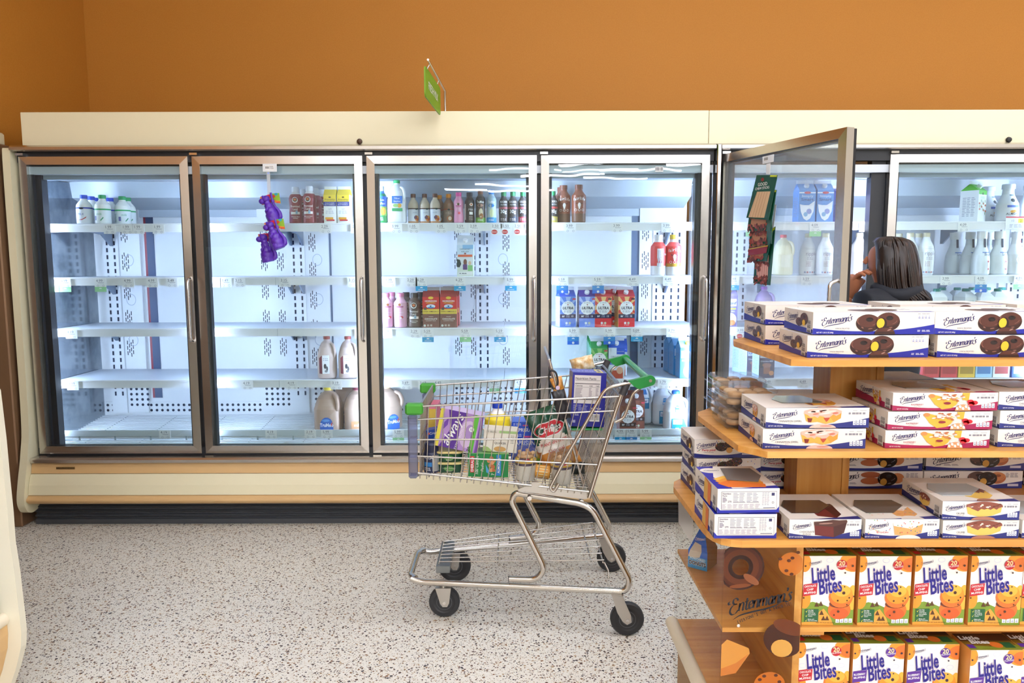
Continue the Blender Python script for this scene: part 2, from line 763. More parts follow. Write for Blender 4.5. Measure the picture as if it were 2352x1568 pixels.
# ------------------------------------------------------------------ room
ORANGE = m_wall('orange_paint', '#b87824', '#bd7e2a')
D = 3.983
XL, YB, XR, YF = -2.79, 5.08, 8.0, -14.0
b = MB(); b.box(XL - .1, XR, YF, YB + .1, -.1, 0, m_floor()); struct(b, 'floor')
b = MB(); b.box(XL - .1, XR, YB, YB + .1, 0, CEIL, ORANGE); struct(b, 'wall_back')
b = MB(); b.box(XL - .1, XL, -.6, YB, 0, CEIL, ORANGE); struct(b, 'wall_left')
b = MB(); b.box(XL - .1, XL + .0001, YF, -.6, 0, CEIL, m_wall('beige_paint', '#cfc6b6', '#d5ccbc')); struct(b, 'wall_left_far')
b = MB(); b.box(XR, XR + .1, YF, YB + .1, 0, CEIL, m_wall('tan_paint', '#c9c2b4', '#d0c9bb')); struct(b, 'wall_right')
b = MB(); b.box(XL - .1, XR, YF - .1, YF, 0, CEIL, m_wall('olive_paint', '#aaa79a', '#b4b1a4')); struct(b, 'wall_front')
b = MB(); b.box(XL - .1, XR, YF, YB + .1, CEIL, CEIL + .1, m_wall('ceiling_tile', '#e9e4da', '#efeae0')); struct(b, 'ceiling')

b = MB(); b.box(XL, XL + .02, -.6, 3.9, 0, 2.05, M('#6f5035', .4)); struct(b, 'reflection_panel_1')  # unseen brown panel, added so the left door frames mirror brown, not orange

# brown corner guard left of the cooler
b = MB()
x1 = at(58, 1200, D - .05).x
ztop = at(6, 327, D - .05).z
b.cbox(XL + .001, x1 - .01, D - .06, YB - .002, 0, ztop, M('#86664a', .35, 0.2), .006)
b.cbox(XL + .001, x1 - .05, D - .055, D + .1, ztop, ztop + .07, CREAM, .01)
tag(b.build('corner_guard'), 'brown metal corner guard between orange wall and dairy cooler', 'corner guard')

# ------------------------------------------------------------------ the two dairy coolers
SEP = [-2.6, -1.6855, -.7715, .1425, 1.049]
ZT, ZB = 1.98, .392
DOOR_ANG = math.radians(-70.5)
YI0, YSF, YBK = D + .06, 4.125, 4.60
z_at = lambda py, Y: at(1000, py, Y).z
SH = [z_at(y, YSF) for y in (513, 636, 753.5, 871.5)]
DECK = .447
LED = emit('led_strip', '#cfdeff', 44.0)
DARKFRAME = M('#23262c', .4)


def part(b, name, root, label=None):
    o = b.build(name, parent=root, label=label)
    if root.parent is None:
        o.location = -root.location
    return o


def rotz(b, px, py, a):
    c, s = math.cos(a), math.sin(a)
    b.v = [(px + (x - px) * c - (y - py) * s, py + (x - px) * s + (y - py) * c, z) for x, y, z in b.v]


FOG = clear_mat('fogged_glass', '#eef5f6', 1.0, 0.0, .14, '#f0f6ff')


def cooler_door(root, x0, x1, ang=0.0, sticker=False):
    def fin(b):
        if ang:
            rotz(b, x0, D + .02, ang)
        return b
    w, y0, y1 = .042, D, D + .042
    b = MB()
    for (pa, pb, ia, ib) in (((x0, ZT), (x1, ZT), (x0 + w, ZT - w), (x1 - w, ZT - w)), ((x1, ZT), (x1, ZB), (x1 - w, ZT - w), (x1 - w, ZB + w)),
                             ((x1, ZB), (x0, ZB), (x1 - w, ZB + w), (x0 + w, ZB + w)), ((x0, ZB), (x0, ZT), (x0 + w, ZB + w), (x0 + w, ZT - w))):
        vs = [(pa[0], y0 + .004, pa[1]), (pb[0], y0 + .004, pb[1]), (ib[0], y0, ib[1]), (ia[0], y0, ia[1]),
              (pa[0], y1, pa[1]), (pb[0], y1, pb[1]), (ib[0], y1, ib[1]), (ia[0], y1, ia[1])]
        b.add(vs, [(0, 3, 2, 1), (0, 1, 5, 4), (3, 7, 6, 2), (4, 5, 6, 7)], STEELH if abs(pa[1] - pb[1]) < .1 else STEEL)
    d = part(fin(b), 'door', root)
    g = MB()
    g.box(x0 + w, x1 - w, y0 + .014, y0 + .019, ZB + w, ZT - w, FOG if ang else GLASS)
    if sticker:
        g.barcode(frame((x0 + .6, y0 + .0135, ZT - .085), (1, 0, 0), (0, 0, 1)), 0, 0, .042, .026, seed=5)
    part(fin(g), 'door_glass', d)
    k = MB()
    for (a0, a1, c0, c1) in ((x1 - .013, x1 - .001, ZB + .004, ZT - .004), (x0 + .001, x0 + .013, ZB + .004, ZT - .004)):
        k.box(a0, a1, y1, y1 + .015, c0, c1, BLACK)
    for (a0, a1, c0, c1) in ((x0 + w - .004, x0 + w + .016, ZB + w, ZT - w), (x1 - w - .014, x1 - w + .004, ZB + w, ZT - w),
                             (x0 + w, x1 - w, ZT - w - .008, ZT - w + .004), (x0 + w, x1 - w, ZB + w - .006, ZB + w + .002)):
        k.box(a0, a1, y0 + .022, (y1 + .016) if c1 > ZB + .2 else y0 + .03, c0, c1, GASKET)
    part(fin(k), 'gasket', d)
    h = MB()
    hx = x1 - .014
    zc0, zc1 = z_at(636, D), z_at(783, D)
    h.tube(arc_path([(hx, D + .006, zc0), (hx, D - .038, zc0 - .012), (hx + .002, D - .042, (zc0 + zc1) / 2), (hx, D - .038, zc1 + .012), (hx, D + .006, zc1)], .02, 4), .0085, CHROME, 10)
    part(fin(h), 'door_handle', d)
    return d


def slots(b, x, z0, z1, y):
    """pilaster: two columns of dashes"""
    z = z0
    while z < z1 - .02:
        b.box(x - .027, x - .017, y - .002, y + .001, z, z + .025, SLOT)
        b.box(x + .017, x + .027, y - .002, y + .001, z, z + .025, SLOT)
        z += .042


def louvre(b, x, z, y):
    for i, dz in enumerate((.004, .018, -.006, .01)):
        for j in range(3):
            zz = z + dz - j * .033
            b.box(x - .019 + i * .0115, x - .0145 + i * .0115, y - .001, y + .001, zz, zz + .024, SLOT)


def perforated(b, x0, x1, pil, y=YBK - .02):
    b.box(x0, x1, y, YBK, DECK + .05, 1.88, WHITE)
    for xx in pil:
        b.box(xx - .045, xx + .045, y - .012, y, DECK + .05, 1.66, WHITE)
        slots(b, xx, DECK + .16, 1.64, y - .012)
    xs = []
    x = x0 + .035
    while x < x1 - .015:
        if all(abs(x - p) > .06 for p in pil):
            xs.append(x)
        x += .098
    z = 1.62
    k = 0
    while z > DECK + .32:
        for i, xx in enumerate(xs):
            louvre(b, xx, z - (.06 if (i % 3 == 2) else 0), y)
        z -= .175
        k += 1
    # round port covers
    cx = x1 - .07
    fr = frame((0, y, 0), (1, 0, 0), (0, 0, 1))
    for i, zz in enumerate((1.44, 1.2, .95, .72)):
        if all(abs(cx - p) > .075 for p in pil):
            b.ring(fr, cx, zz, .03, .036, .004, M('#b9c4d2', .4), .0012)
            if i == 3:
                b.ell(fr, cx, zz, .026, .032, M('#5f7894', .4), .0012)
    if .5 < x0 < 1:
        b.ell(fr, x1 - .045, 1.79, .036, .04, M('#2f4a4c', .4), .0012)
    # round holes near the deck
    x = x0 + .02
    while x < x1:
        if all(abs(x - p) > .055 for p in pil):
            for r in range(5):
                b.ell(fr, x, DECK + .1 + r * .033, .0085, .0085, SLOT, .001, 10)
        x += .034


def side_dirty():
    return m_grime('scuffed_side_sheet', '#c9d2dc', '#6f7f8d', (2.2, 2.2, 1.6), .45, .72, .13, .8)


def price_tag(shelf, x, z, price, extra=None, y=None, org=False, w=.064):
    y = YSF - .0105 if y is None else y
    b = MB()
    h0 = .052 if extra != 'low' else .03
    b.box(x, x + w, y - .0012, y, z - h0, z - .004, WHITEP)
    fr = frame((x, y - .0012, z - h0), (1, 0, 0), (0, 0, 1))
    K = M('#6d7280', .6)
    b.text(fr, price, w * .42, h0 - .022, .021, K)
    b.rect(fr, w * .3, h0 - .0275, w * .8, h0 - .0255, M('#8f95a3', .6))
    if h0 > .04:
        for a in (.28, .76):
            b.ring(fr, w * a, .009, .006, .006, .0016, M('#9aa6b6', .6), n=10)
    col = {'organic': '#27a5d8', 'green': '#a6e0a4', 'both': '#3a8fd0'}.get(extra)
    if col:
        b.box(x, x + w, y - .0024, y - .0013, z - h0 - .024, z - h0 + .003, M(col, .5))
        f2 = frame((x, y - .0024, z - h0 - .024), (1, 0, 0), (0, 0, 1))
        b.ell(f2, w * .5, .016, .008, .006, WHITEP, n=10, t0=0, t1=180)
        if extra == 'organic':
            b.text(f2, 'ORGANIC', w * .5, .004, .0085, WHITEP)
        if extra == 'both':
            b.box(x, x + w, y - .0036, y - .0025, z - h0 - .04, z - h0 - .02, M('#2f6fd6', .5))
            b.ell(frame((x, y - .0036, z - h0 - .03), (1, 0, 0), (0, 0, 1)), w * .5, 0, .007, .007, WHITEP, n=10)
    if extra == 'low':
        b.box(x + .004, x + w - .004, y - .0024, y - .0013, z - h0 - .034, z - h0 + .002, WHITEP)
        f2 = frame((x, y - .0024, z - h0 - .034), (1, 0, 0), (0, 0, 1))
        b.ell(f2, w * .36, .017, .0165, .0125, M('#d23a34', .5), .0003, 14)
        b.text(f2, 'BOGO', w * .36, .0135, .0095, WHITEP)
    b.build('price_tag', parent=shelf)


def shelf(root, x0, x1, z, arms, tags, left_seams=()):
    b = MB()
    b.box(x0, x1, YSF + .004, YBK - .035, z - .016, z, INNER)
    b.box(x0, x1, YSF - .006, YSF + .004, z - .042, z + .001, WHITE)
    b.cbox(x0, x1, YSF - .01, YSF - .005, z - .005, z + .003, WHITE, .001)
    b.box(x0, x1, YSF + .004, YSF + .012, z - .04, z - .014, INNER)
    for a in arms:
        P = [(YBK - .035, z - .016), (YSF + .03, z - .016), (YSF + .03, z - .022), (YBK - .16, z - .045), (YBK - .06, z - .11), (YBK - .035, z - .11)]
        b.prism(P, lambda p, q, h, a=a: (a + h, p, q), -.004, .004, M('#8b99aa', .35, .4))
    o = part(b, 'shelf', root)
    for t in tags:
        price_tag(o, xs_at(t[0], z), z, t[1], t[2] if len(t) > 2 else None)
    return o


def xs_at(px, z):
    # X on the shelf-front plane under photo column px at height z
    lo = at(px, 300, YSF)
    hi = at(px, 1100, YSF)
    t = (z - lo.z) / (hi.z - lo.z)
    return lo.x + (hi.x - lo.x) * t


def base_profile(b, x0, x1):
    fn = lambda p, q, h: (h, p, q)
    zz = lambda y, Y=D - .06: z_at(y, Y)
    b.prism([(D + .05, zz(1050)), (D - .045, zz(1051)), (D - .055, zz(1055)), (D - .052, zz(1062)), (D + .05, zz(1062))], fn, x0, x1, STEELH)
    b.prism([(D + .05, zz(1062) - .001), (D - .035, zz(1062) - .001), (D - .05, zz(1086)), (D + .05, zz(1086))], fn, x0, x1, PEACH)
    b.prism([(D + .05, zz(1087)), (D - .055, zz(1087)), (D - .078, zz(1110)), (D - .088, zz(1131)), (D + .05, zz(1131))], fn, x0, x1, CREAM)
    P = [(D + .05, zz(1132))]
    za, zc = zz(1132), zz(1151)
    for i in range(9):
        t = math.pi * i / 8
        P.append((D - .085 - .022 * math.sin(t), za + (zc - za) * i / 8))
    P.append((D + .05, zc))
    b.prism(P, fn, x0, x1, PEACH)


def kick(b, x0, x1):
    zt = z_at(1149, D - .03)
    P = [(D + .06, .0), (D - .01, .0), (D - .012, .028)]
    z = .03
    n = 4
    hh = (zt - .035) / n
    for i in range(n):
        P += [(D + .004, z), (D + .004, z + .006), (D - .012, z + .016), (D - .014, z + hh - .006), (D - .004, z + hh - .001)]
        z += hh
    P += [(D + .02, zt), (D + .06, zt)]
    b.prism(P, lambda p, q, h: (h, p, q), x0, x1, M('#4b4e53', .34))


def side_profile():
    zz = lambda y: z_at(y, D - .08)
    pts = [(D - .012, zz(350)), (D - .028, zz(362)), (D - .031, zz(700)), (D - .036, zz(960)), (D - .062, zz(1040)), (D - .1, zz(1100)), (D - .12, zz(1138)), (D - .112, zz(1160)), (D - .085, zz(1173)), (D - .03, zz(1176)), (D + .1, zz(1160))]
    return [(p.x, p.y) for p in crom(pts, 5)] + [(YBK + .1, zz(1150)), (YBK + .1, zz(338)), (D - .02, zz(338))]


FASC_T = z_at(255.5, D + .01)
FASC_B = z_at(333, D + .01)
RAIL_B = z_at(345, D - .02)


def case(name, label, x0, x1, doors, mull, shelves, perf, gaps, ends, open_i=None):
    root = empty(name, ((x0 + x1) / 2, D + .3, 0), label, 'cooler')
    L = root.location
    # shell
    b = MB()
    b.box(x0, x1, YBK, YBK + .05, .2, ZT + .1, WHITE)
    for g0, g1, m in gaps:
        b.box(g0, g1, YBK - .003, YBK, DECK + .14, 1.78, m)
    b.box(x0, x1, YBK - .0101, YBK, 1.70, 1.885, M('#c3ccd6', .35))
    for p in perf:
        perforated(b, p[0], min(p[1], x1 - .001), p[2])
    fr = frame((0, YBK - .0005, 0), (1, 0, 0), (0, 0, 1))
    b.box(x0 + .05, x1 - .05, YBK - .006, YBK, DECK + .05, DECK + .115, WHITE)
    x = x0 + .03
    fr = frame((0, YBK - .006, 0), (1, 0, 0), (0, 0, 1))
    while x < x1:
        for r in range(2):
            b.ell(fr, x, DECK + .062 + r * .033, .0085, .0085, SLOT, .001, 10)
        x += .034
    part(b, 'back_panel', root)
    b = MB()
    b.box(x0, x1, D + .02, YBK + .05, 1.89, 1.93, M('#d3dae2', .35))
    b.box(x0, x1, D + .062, D + .115, 1.868, 1.93, M('#a9b6bf', .4))
    b.prism([(YBK - .22, 1.89), (YBK - .2, 1.80), (YBK, 1.74), (YBK, 1.89)], lambda p, q, h: (h, p, q), x0 + .02, x1 - .02, M('#cdd6de', .3))
    part(b, 'canopy', root)
    # dark door surround and posts
    b = MB()
    b.box(x0, x1, D + .012, D + .06, ZT - .03, RAIL_B + .02, DARKFRAME)
    b.box(x0, x1, D + .012, D + .06, ZB - .03, ZB + .03, DARKFRAME)
    for xm, w, dl in mull:
        b.box(xm - w / 2, xm + w / 2, D + .044, D + .095, ZB, ZT, DARKFRAME)
    part(b, 'door_surround', root)
    for xm, w, dl in mull:
        xm += dl
        l = MB()
        l.box(xm - .016, xm + .016, D + .097, D + .107, ZB + .08, ZT - .1, LED)
        part(l, 'light_strip', root)
    b = MB()
    P = [(D + .05, FASC_B), (D - .02, FASC_B), (D - .034, FASC_B - .01), (D - .034, RAIL_B + .006), (D - .02, RAIL_B), (D + .05, RAIL_B)]
    b.prism(P, lambda p, q, h: (h, p, q), x0 - (.012 if ends.get('left') else 0), x1, STEELH)
    part(b, 'top_rail', root)
    b = MB(); base_profile(b, x0 - (.01 if ends.get('left') else 0), x1)
    part(b, 'base_panel', root)
    b = MB(); kick(b, x0 - (.03 if ends.get('left') else 0), x1)
    part(b, 'kick_plate', root, 'black ribbed kick plate')
    b = MB()
    b.prism([(D + .1, .39), (YSF - .04, DECK - .022), (YBK, DECK + .03), (YBK, .2), (D + .1, .2)], lambda p, q, h: (h, p, q), x0 + .02, x1 - .02, m_grime('deck_paint', '#dde6ea', '#a99b7a', (5, 5, 5), .55, .8, .4))
    x = x0 + .03
    while x < x1 - .03:
        x += .022
    y = YSF - .025
    while y < YBK - .03:
        z = DECK - .022 + (y - YSF + .04) / (YBK - YSF + .04) * .052
        b.tube([(x0 + .03, y, z + .004), (x1 - .03, y, z + .004)], .0032, WHITE, 5)
        y += .026
    x = x0 + .2
    while x < x1 - .05:
        b.tube([(x, YSF - .03, DECK - .02), (x, YBK - .04, DECK + .028)], .004, M('#aab4b8', .4), 5)
        x += .305
    deck = part(b, 'bottom_shelf', root)
    # wire fence along the deck
    b = MB()
    zr0, zr1 = z_at(999.5, YSF - .02), z_at(986, YSF - .02)
    b.box(x0 + .03, x1 - .03, YSF - .022, YSF - .016, zr0, zr1, M('#d5dde0', .4))
    for k in range(3):
        z = DECK + .002 + k * (zr0 - DECK) / 3
        b.tube([(x0 + .03, YSF - .014, z), (x1 - .03, YSF - .014, z)], .0025, WHITE, 5)
    x = x0 + .16
    while x < x1:
        b.box(x - .004, x + .004, YSF - .018, YSF - .012, DECK - .01, zr0, M('#b4bec2', .4))
        x += .2
    fence = part(b, 'shelf_fence', root)
    for pxx, pr, ex in ends.get('tags', ()):
        X = at(pxx, 992, YSF - .02).x
        price_tag(fence, X, zr1 + .004, pr, ex, YSF - .0235)
    for z, segs in shelves:
        for (s0, s1, arms, tags) in segs:
            shelf(root, s0, s1, z, arms, tags)
    for i, (a0, a1) in enumerate(doors):
        d = cooler_door(root, a0, a1, 0.0 if i != open_i else DOOR_ANG, sticker=(i == 3))
    for (a0, a1) in doors:
        b = MB()
        b.box(a0 - .005, a0 + .035, D - .012, D + .02, ZT + .004, ZT + .016, CHROME)
        b.box(a0 + .004, a0 + .05, D - .02, D + .02, ZB - .022, ZB - .006, CHROME)
        part(b, 'hinge', root)
    if ends.get('left'):
        b = MB()
        xa = x0 - .052
        b.prism(side_profile(), lambda p, q, h: (h, p, q), xa, x0 - .012, CREAM)
        part(b, 'end_panel', root, 'cream end panel curling under at the base')
        b = MB()
        b.box(x0 + .02, x0 + .04, D + .115, YBK, DECK, 1.885, side_dirty())
        b.box(x0 - .011, x0 + .019, D + .1, YBK, .2, ZT + .05, WHITE)
        part(b, 'side_wall', root, 'scuffed shiny inner side wall')
        b = MB()
        fr = frame((x0, D - .0452, 0), (1, 0, 0), (0, 0, 1))
        zc = z_at(1073, D - .05)
        b.box(x0 + .125, x0 + .225, D - .0465, D - .044, zc - .006, zc + .006, M('#7a5b32', .5))
        b.text(frame((x0, D - .0465, 0), (1, 0, 0), (0, 0, 1)), 'HILLPHOENIX', x0 * 0 + .175, zc - .004, .0125, M('#2a1c0c', .5), bold=.01, width=.096)
        part(b, 'name_plate', root)
    if ends.get('right'):
        b = MB()
        b.box(x1 - .04, x1 - .02, D + .1, YBK, DECK, 1.885, M('#dfe6f0', .35))
        b.box(x1 - .019, x1, D + .1, YBK, .2, ZT + .05, WHITE)
        part(b, 'side_wall', root)
    return root


S1, S2, S3, S4 = SH
sx = lambda px, z: xs_at(px, z)
XA0, XA1 = SEP[0] + .01, SEP[4] + .012
seamA, seamB = -1.30, -.045
GREYB = M('#53677f', .4)
REDL = M('#8e2233', .4)
NAVY = M('#2b4468', .4)
gx = lambda px: (px - 1176) / F_PX * (YBK * 1.0)


def segs(z, tags):
    cuts = [XA0 + .045, seamA, seamB, XA1 - .002]
    arms = [(-2.42,), (-1.32, -1.28), (-.165,), (.93, .99)]
    o = []
    for i in range(3):
        t = [q for q in tags if cuts[i] <= sx(q[0], z) + .01 < cuts[i + 1]]
        o.append((cuts[i] + .001, cuts[i + 1] - .001, [a for a in (-2.42, -1.335, -1.265, -.165, .93) if cuts[i] < a < cuts[i + 1]], t))
    return o


A = [
    (S1, segs(S1, [(90, '2.07'), (240, '1.99'), (280, '1.99'), (306, '1.99'), (352, '1.99'), (735, '2.29'), (806, '2.69'), (897, '3.99'), (937, '1.05'), (1000, '1.05'), (1045, '2.59'), (1076, '2.59'), (1126, '2.50', 'low'), (1150, '2.50', 'low'), (1178, '2.50', 'low'), (1203, '2.50', 'low'), (1296, '3.99'), (1404, '3.99'), (1518, '3.99')])),
    (S2, segs(S2, [(110, '4.99', 'green'), (138, '4.99', 'green'), (219, '4.99', 'green'), (283, '4.99'), (338, '4.99'), (383, '3.49'), (482, '3.49'), (507, '3.49'), (538, '3.15'), (642, '3.15'), (798, '3.15'), (882, '3.99'), (932, '2.29'), (955, '6.29', 'organic'), (1043, '6.29', 'organic'), (1160, '5.99', 'organic'), (1278, '5.59', 'both'), (1360, '5.59', 'both'), (1440, '4.49'), (1522, '4.49')])),
    (S3, segs(S3, [(107, '4.19'), (153, '4.19'), (815, '3.19'), (875, '2.29'), (940, '2.29'), (970, '5.59', 'organic'), (1056, '5.59', 'green'), (1135, '5.59', 'organic'), (1303, '5.99', 'both'), (1386, '5.99', 'both'), (1449, '5.09', 'organic'), (1530, '3.79')])),
    (S4, segs(S4, [(117, '4.19'), (156, '4.19'), (556, '4.19'), (658, '4.19'), (760, '3.19'), (920, '3.69'), (961, '3.69'), (995, '4.49'), (1124, '4.99', 'green'), (1182, '4.99', 'organic'), (1420, '3.79'), (1510, '3.79')])),
]
case('dairy_cooler', 'long half-empty dairy cooler with four closed glass doors left of the post', XA0, XA1,
     [(SEP[i] + .012 + (.008 if i == 0 else 0), SEP[i + 1] - .010) for i in range(4)],
     [(SEP[0] + .056, .104, 0), (SEP[1], .085, 0), (SEP[2], .085, 0), (SEP[3], .085, 0), (SEP[4] - .03, .09, -.01)],
     A,
     [(gx(248), gx(332), [gx(268)]), (gx(600), gx(760), [gx(690)]), (gx(1040), gx(1182), [gx(1112)]), (gx(1466), gx(1592), [gx(1513), gx(1547)])],
     [(gx(345), gx(362), NAVY), (gx(340), gx(345), REDL), (gx(760), gx(764), GREYB), (gx(1449), gx(1466), GREYB)],
     {'left': True, 'right': False, 'tags': [(118, '4.19', None), (366, '4.19', None), (610, '4.19', None), (700, '2.19', None), (738, '5.99', None), (902, '5.99', 'green'), (1330, '4.99', 'organic'), (1412, '4.99', 'organic'), (1437, '5.99', 'both'), (1470, '5.99', 'green')]})

# second cooler, its first door standing open
XB0 = XA1 + .03
X5 = at(1656, 357, D).x
X6 = at(2047, 357, D).x
XB1 = 3.42


def segs2(z, tags):
    return [(XB0 + .002, XB1 - .2, [1.5, 2.05, 2.6], [t for t in tags])]


B = [
    (S1, segs2(S1, [(1712, '4.99', 'green'), (1858, '4.09', 'green'), (1972, '4.09'), (2198, '4.09')])),
    (S2, segs2(S2, [(1670, '4.99', 'organic'), (1838, '3.59'), (2158, '3.99'), (2238, '4.09', 'both'), (2326, '4.09', 'green')])),
    (S3, segs2(S3, [(1688, '3.99', 'low'), (2200, '3.99')])),
    (S4, segs2(S4, [(1670, '4.49'), (1750, '4.49'), (1831, '4.49'), (2146, '3.99'), (2184, '3.99'), (2237, '3.99'), (2262, '3.99', 'green'), (2300, '3.99', 'green')])),
]
pmc = case('plant_milk_cooler', 'fuller dairy cooler right of the post with its first glass door standing open', XB0, XB1,
     [(X5 + .012, X5 + .898), (X6, X6 + .888)],
     [(XB0 + .03, .06, 0), (X6 - .04, .075, 0), (X6 + .91, .085, 0), (XB1 - .03, .05, 0)], B,
     [(XB0 + .001, 1.5, [1.16, 1.39]), (2.02, 2.24, [2.13]), (2.98, 3.3, [3.07])],
     [(gx(1985), gx(1995), GREYB)],
     {'left': False, 'right': True, 'tags': []}, open_i=0)

# sale sign clipped to the top shelf of the second cooler
sh = [c for c in pmc.children if c.name.startswith('shelf') and not c.name.startswith('shelf_fence')][0]
q0, q1 = at(2309, 526, YSF - .013), at(2362, 497, YSF - .013)
b = MB()
b.box(q0.x, q1.x, YSF - .0125, YSF - .0115, q0.z, q1.z, WHITEP)
f = frame((q0.x, YSF - .0125, q0.z), (1, 0, 0), (0, 0, 1))
w_, h_ = q1.x - q0.x, q1.z - q0.z
b.rect(f, 0, h_ * .9, w_, h_, M('#e0485c', .5))
b.rect(f, w_ * .56, h_ * .5, w_ * .8, h_ * .84, M('#f0e04c', .5))
b.text(f, '2', w_ * .68, h_ * .56, h_ * .3, M('#b09a20', .5))
b.text(f, '10', w_ * .32, h_ * .58, h_ * .26, M('#8f97ae', .5))
b.greek(f, w_ * .18, h_ * .12, w_ * .78, h_ * .4, 3, M('#a9aec0', .5))
b.build('sale_sign', parent=sh, label='white sale sign with red top edge')

# bright post between the two coolers
b = MB()
xp = (XA1 + XB0) / 2
b.cbox(xp - .010, xp + .012, D - .04, D + .05, z_at(1049, D), FASC_B - .004, CHROME, .004)
tag(b.build('cooler_post'), 'bright metal joint post between the two coolers', 'post')

# cream fascia boards above the doors
xs0 = at(50, 295, D + .01).x
xj = at(1627.5, 295, D + .01).x
for (a0, a1, lab) in ((xs0, xj - .0012, 'long cream fascia board above the four closed cooler doors'), (xj + .0012, XB1 + .3, 'cream fascia board above the open cooler door')):
    b = MB()
    b.cbox(a0, a1, D + .005, D + .5, FASC_B + .001, FASC_T, CREAM, .002)
    tag(b.build('fascia_board'), lab, 'fascia')
for (px, py, lab) in ((826, 330, 'small brown round knob on the rail above the second cooler door'), (2316, 328, 'small black round knob at the base of the right fascia board')):
    p = at(px, py, D)
    b = MB()
    b.lathe([(.013, 0), (.015, .006), (.012, .014), (.004, .018)], M('#4a3020' if px < 1000 else '#1a1a1c', .4), 16)
    b.v = [(x, -z, y) for x, y, z in b.v]
    tag(b.build('rail_knob', loc=(p.x, D + .004, FASC_B + .0175)), lab, 'knob')

# hanging aisle sign on a bracket
pT = at(1022, 208, D + .12)
pE = atz(983, 137, pT.z)
zt = pT.z
root = empty('milk_sign', (pT.x, D + .12, FASC_T), 'green FRESH MILK sign hanging from a thin rod above the cooler', 'sign')
b = MB()
b.tube([(pT.x, D + .12, FASC_T + .001), (pT.x, D + .12, zt), (pE.x, pE.y, zt)], .0055, STEEL, 8)
part(b, 'bracket_rod', root)
s1, s2 = at(975, 149, 3.49), at(1010, 203, 3.95)
s2.z = s1.z = (s1.z + s2.z) / 2
dv = (s2 - s1).normalized()
Wd, Hd, rr = (s2 - s1).length, .137, .022
fr = frame(s1 - Vector((0, 0, Hd)), dv, (0, 0, 1))
pts = []
for cx, cy, a0 in ((Wd - rr, rr, -90), (Wd - rr, Hd - rr, 0), (rr, Hd - rr, 90), (rr, rr, 180)):
    for i in range(6):
        a = math.radians(a0 + 18 * i)
        pts.append((cx + rr * math.cos(a), cy + rr * math.sin(a)))
b = MB()
b.prism(pts, fr, -.003, .003, M('#6f9d1e', .5))
for q in (lambda a, c, h=0.0: fr(a, c, .003 + h), lambda a, c, h=0.0: fr(Wd - a, c, -.003 - h)):
    b.text(q, 'FRESH MILK', Wd / 2, Hd / 2 - .018, .052, WHITEP, .0006, width=Wd * .62)
part(b, 'sign_panel', root)
for t in (.13, .8):
    p = s1 + (s2 - s1) * t
    q = Vector((pT.x, D + .12, zt)).lerp(Vector((pE.x, pE.y, zt)), (D + .12 - p.y) / (D + .12 - pE.y))
    b = MB()
    b.tube([p - Vector((0, 0, .004)), q], .003, STEEL, 6)
    part(b, 'hanger', root)

# ------------------------------------------------------------------ goods in the coolers
def interp(prof, z):
    for (z0, r0), (z1, r1) in zip(prof, prof[1:]):
        if z <= z1:
            return r0 + (r1 - r0) * (z - z0) / max(z1 - z0, 1e-6)
    return prof[-1][1]


PROFS = {
    'round': [(0, .9), (.02, .98), (.05, 1), (.58, 1), (.66, .93), (.74, .72), (.80, .5), (.84, .43), (.9, .42)],
    'slim': [(0, .88), (.03, 1), (.2, 1), (.36, .9), (.5, .93), (.62, 1), (.72, .95), (.8, .7), (.85, .55), (.9, .54)],
    'waist': [(0, .9), (.03, 1), (.3, .97), (.45, .9), (.6, .97), (.68, 1), (.76, .86), (.82, .6), (.86, .5), (.9, .48)],
    'shoulder': [(0, .86), (.03, .95), (.28, .97), (.32, 1), (.66, 1), (.72, .97), (.82, .58), (.86, .5), (.92, .48)],
    'carafe': [(0, .9), (.03, 1), (.3, 1), (.48, .92), (.62, .68), (.72, .52), (.82, .48), (.9, .5)],
    'ripple': [(0, .86), (.03, .95), (.3, 1), (.55, 1), (.68, .86), (.8, .55), (.88, .4), (.93, .38)],
    'square': [(0, .9), (.03, 1), (.6, 1), (.7, .95), (.8, .72), (.86, .45), (.9, .42)],
}


def bottle(key, H, R, prof, body, cap, bands=(), art=None, sq=2, capr=None, caph=.1, rough=.3, n=22, capname='cap', sss=0):
    P = PROFS[prof]
    rf = lambda z: interp(P, z / H) * R

    def fn():
        zs = sorted(set([p[0] for p in P] + [q for bd in bands for q in bd[:2]]))
        zs = [z for z in zs if z <= P[-1][0]]
        bm = body if not isinstance(body, str) else M(body, rough)
        b = MB()
        rings = []
        for i, z in enumerate(zs):
            mid = z + ((zs[i + 1] - z) / 2 if i + 1 < len(zs) else 0)
            mm = bm
            for bd in bands:
                if bd[0] <= mid <= bd[1]:
                    mm = M(bd[2], .45)
            rings.append((interp(P, z) * R, z * H, mm))
        b.lathe(rings, bm, n, sq=sq)
        if art:
            art(b, cyl_frame(0, 0, 0, lambda z: rf(z) + .0004), H, R)
        c = MB()
        cr = capr or P[-1][1] * R * 1.12
        z0 = (P[-1][0] - .03) * H
        c.lathe([(cr, z0), (cr, z0 + caph * H * .9), (cr * .92, H)], M(cap, .4), 16)
        k = 16
        return [('milk_bottle', b), (capname, c)]
    kind(key, fn)


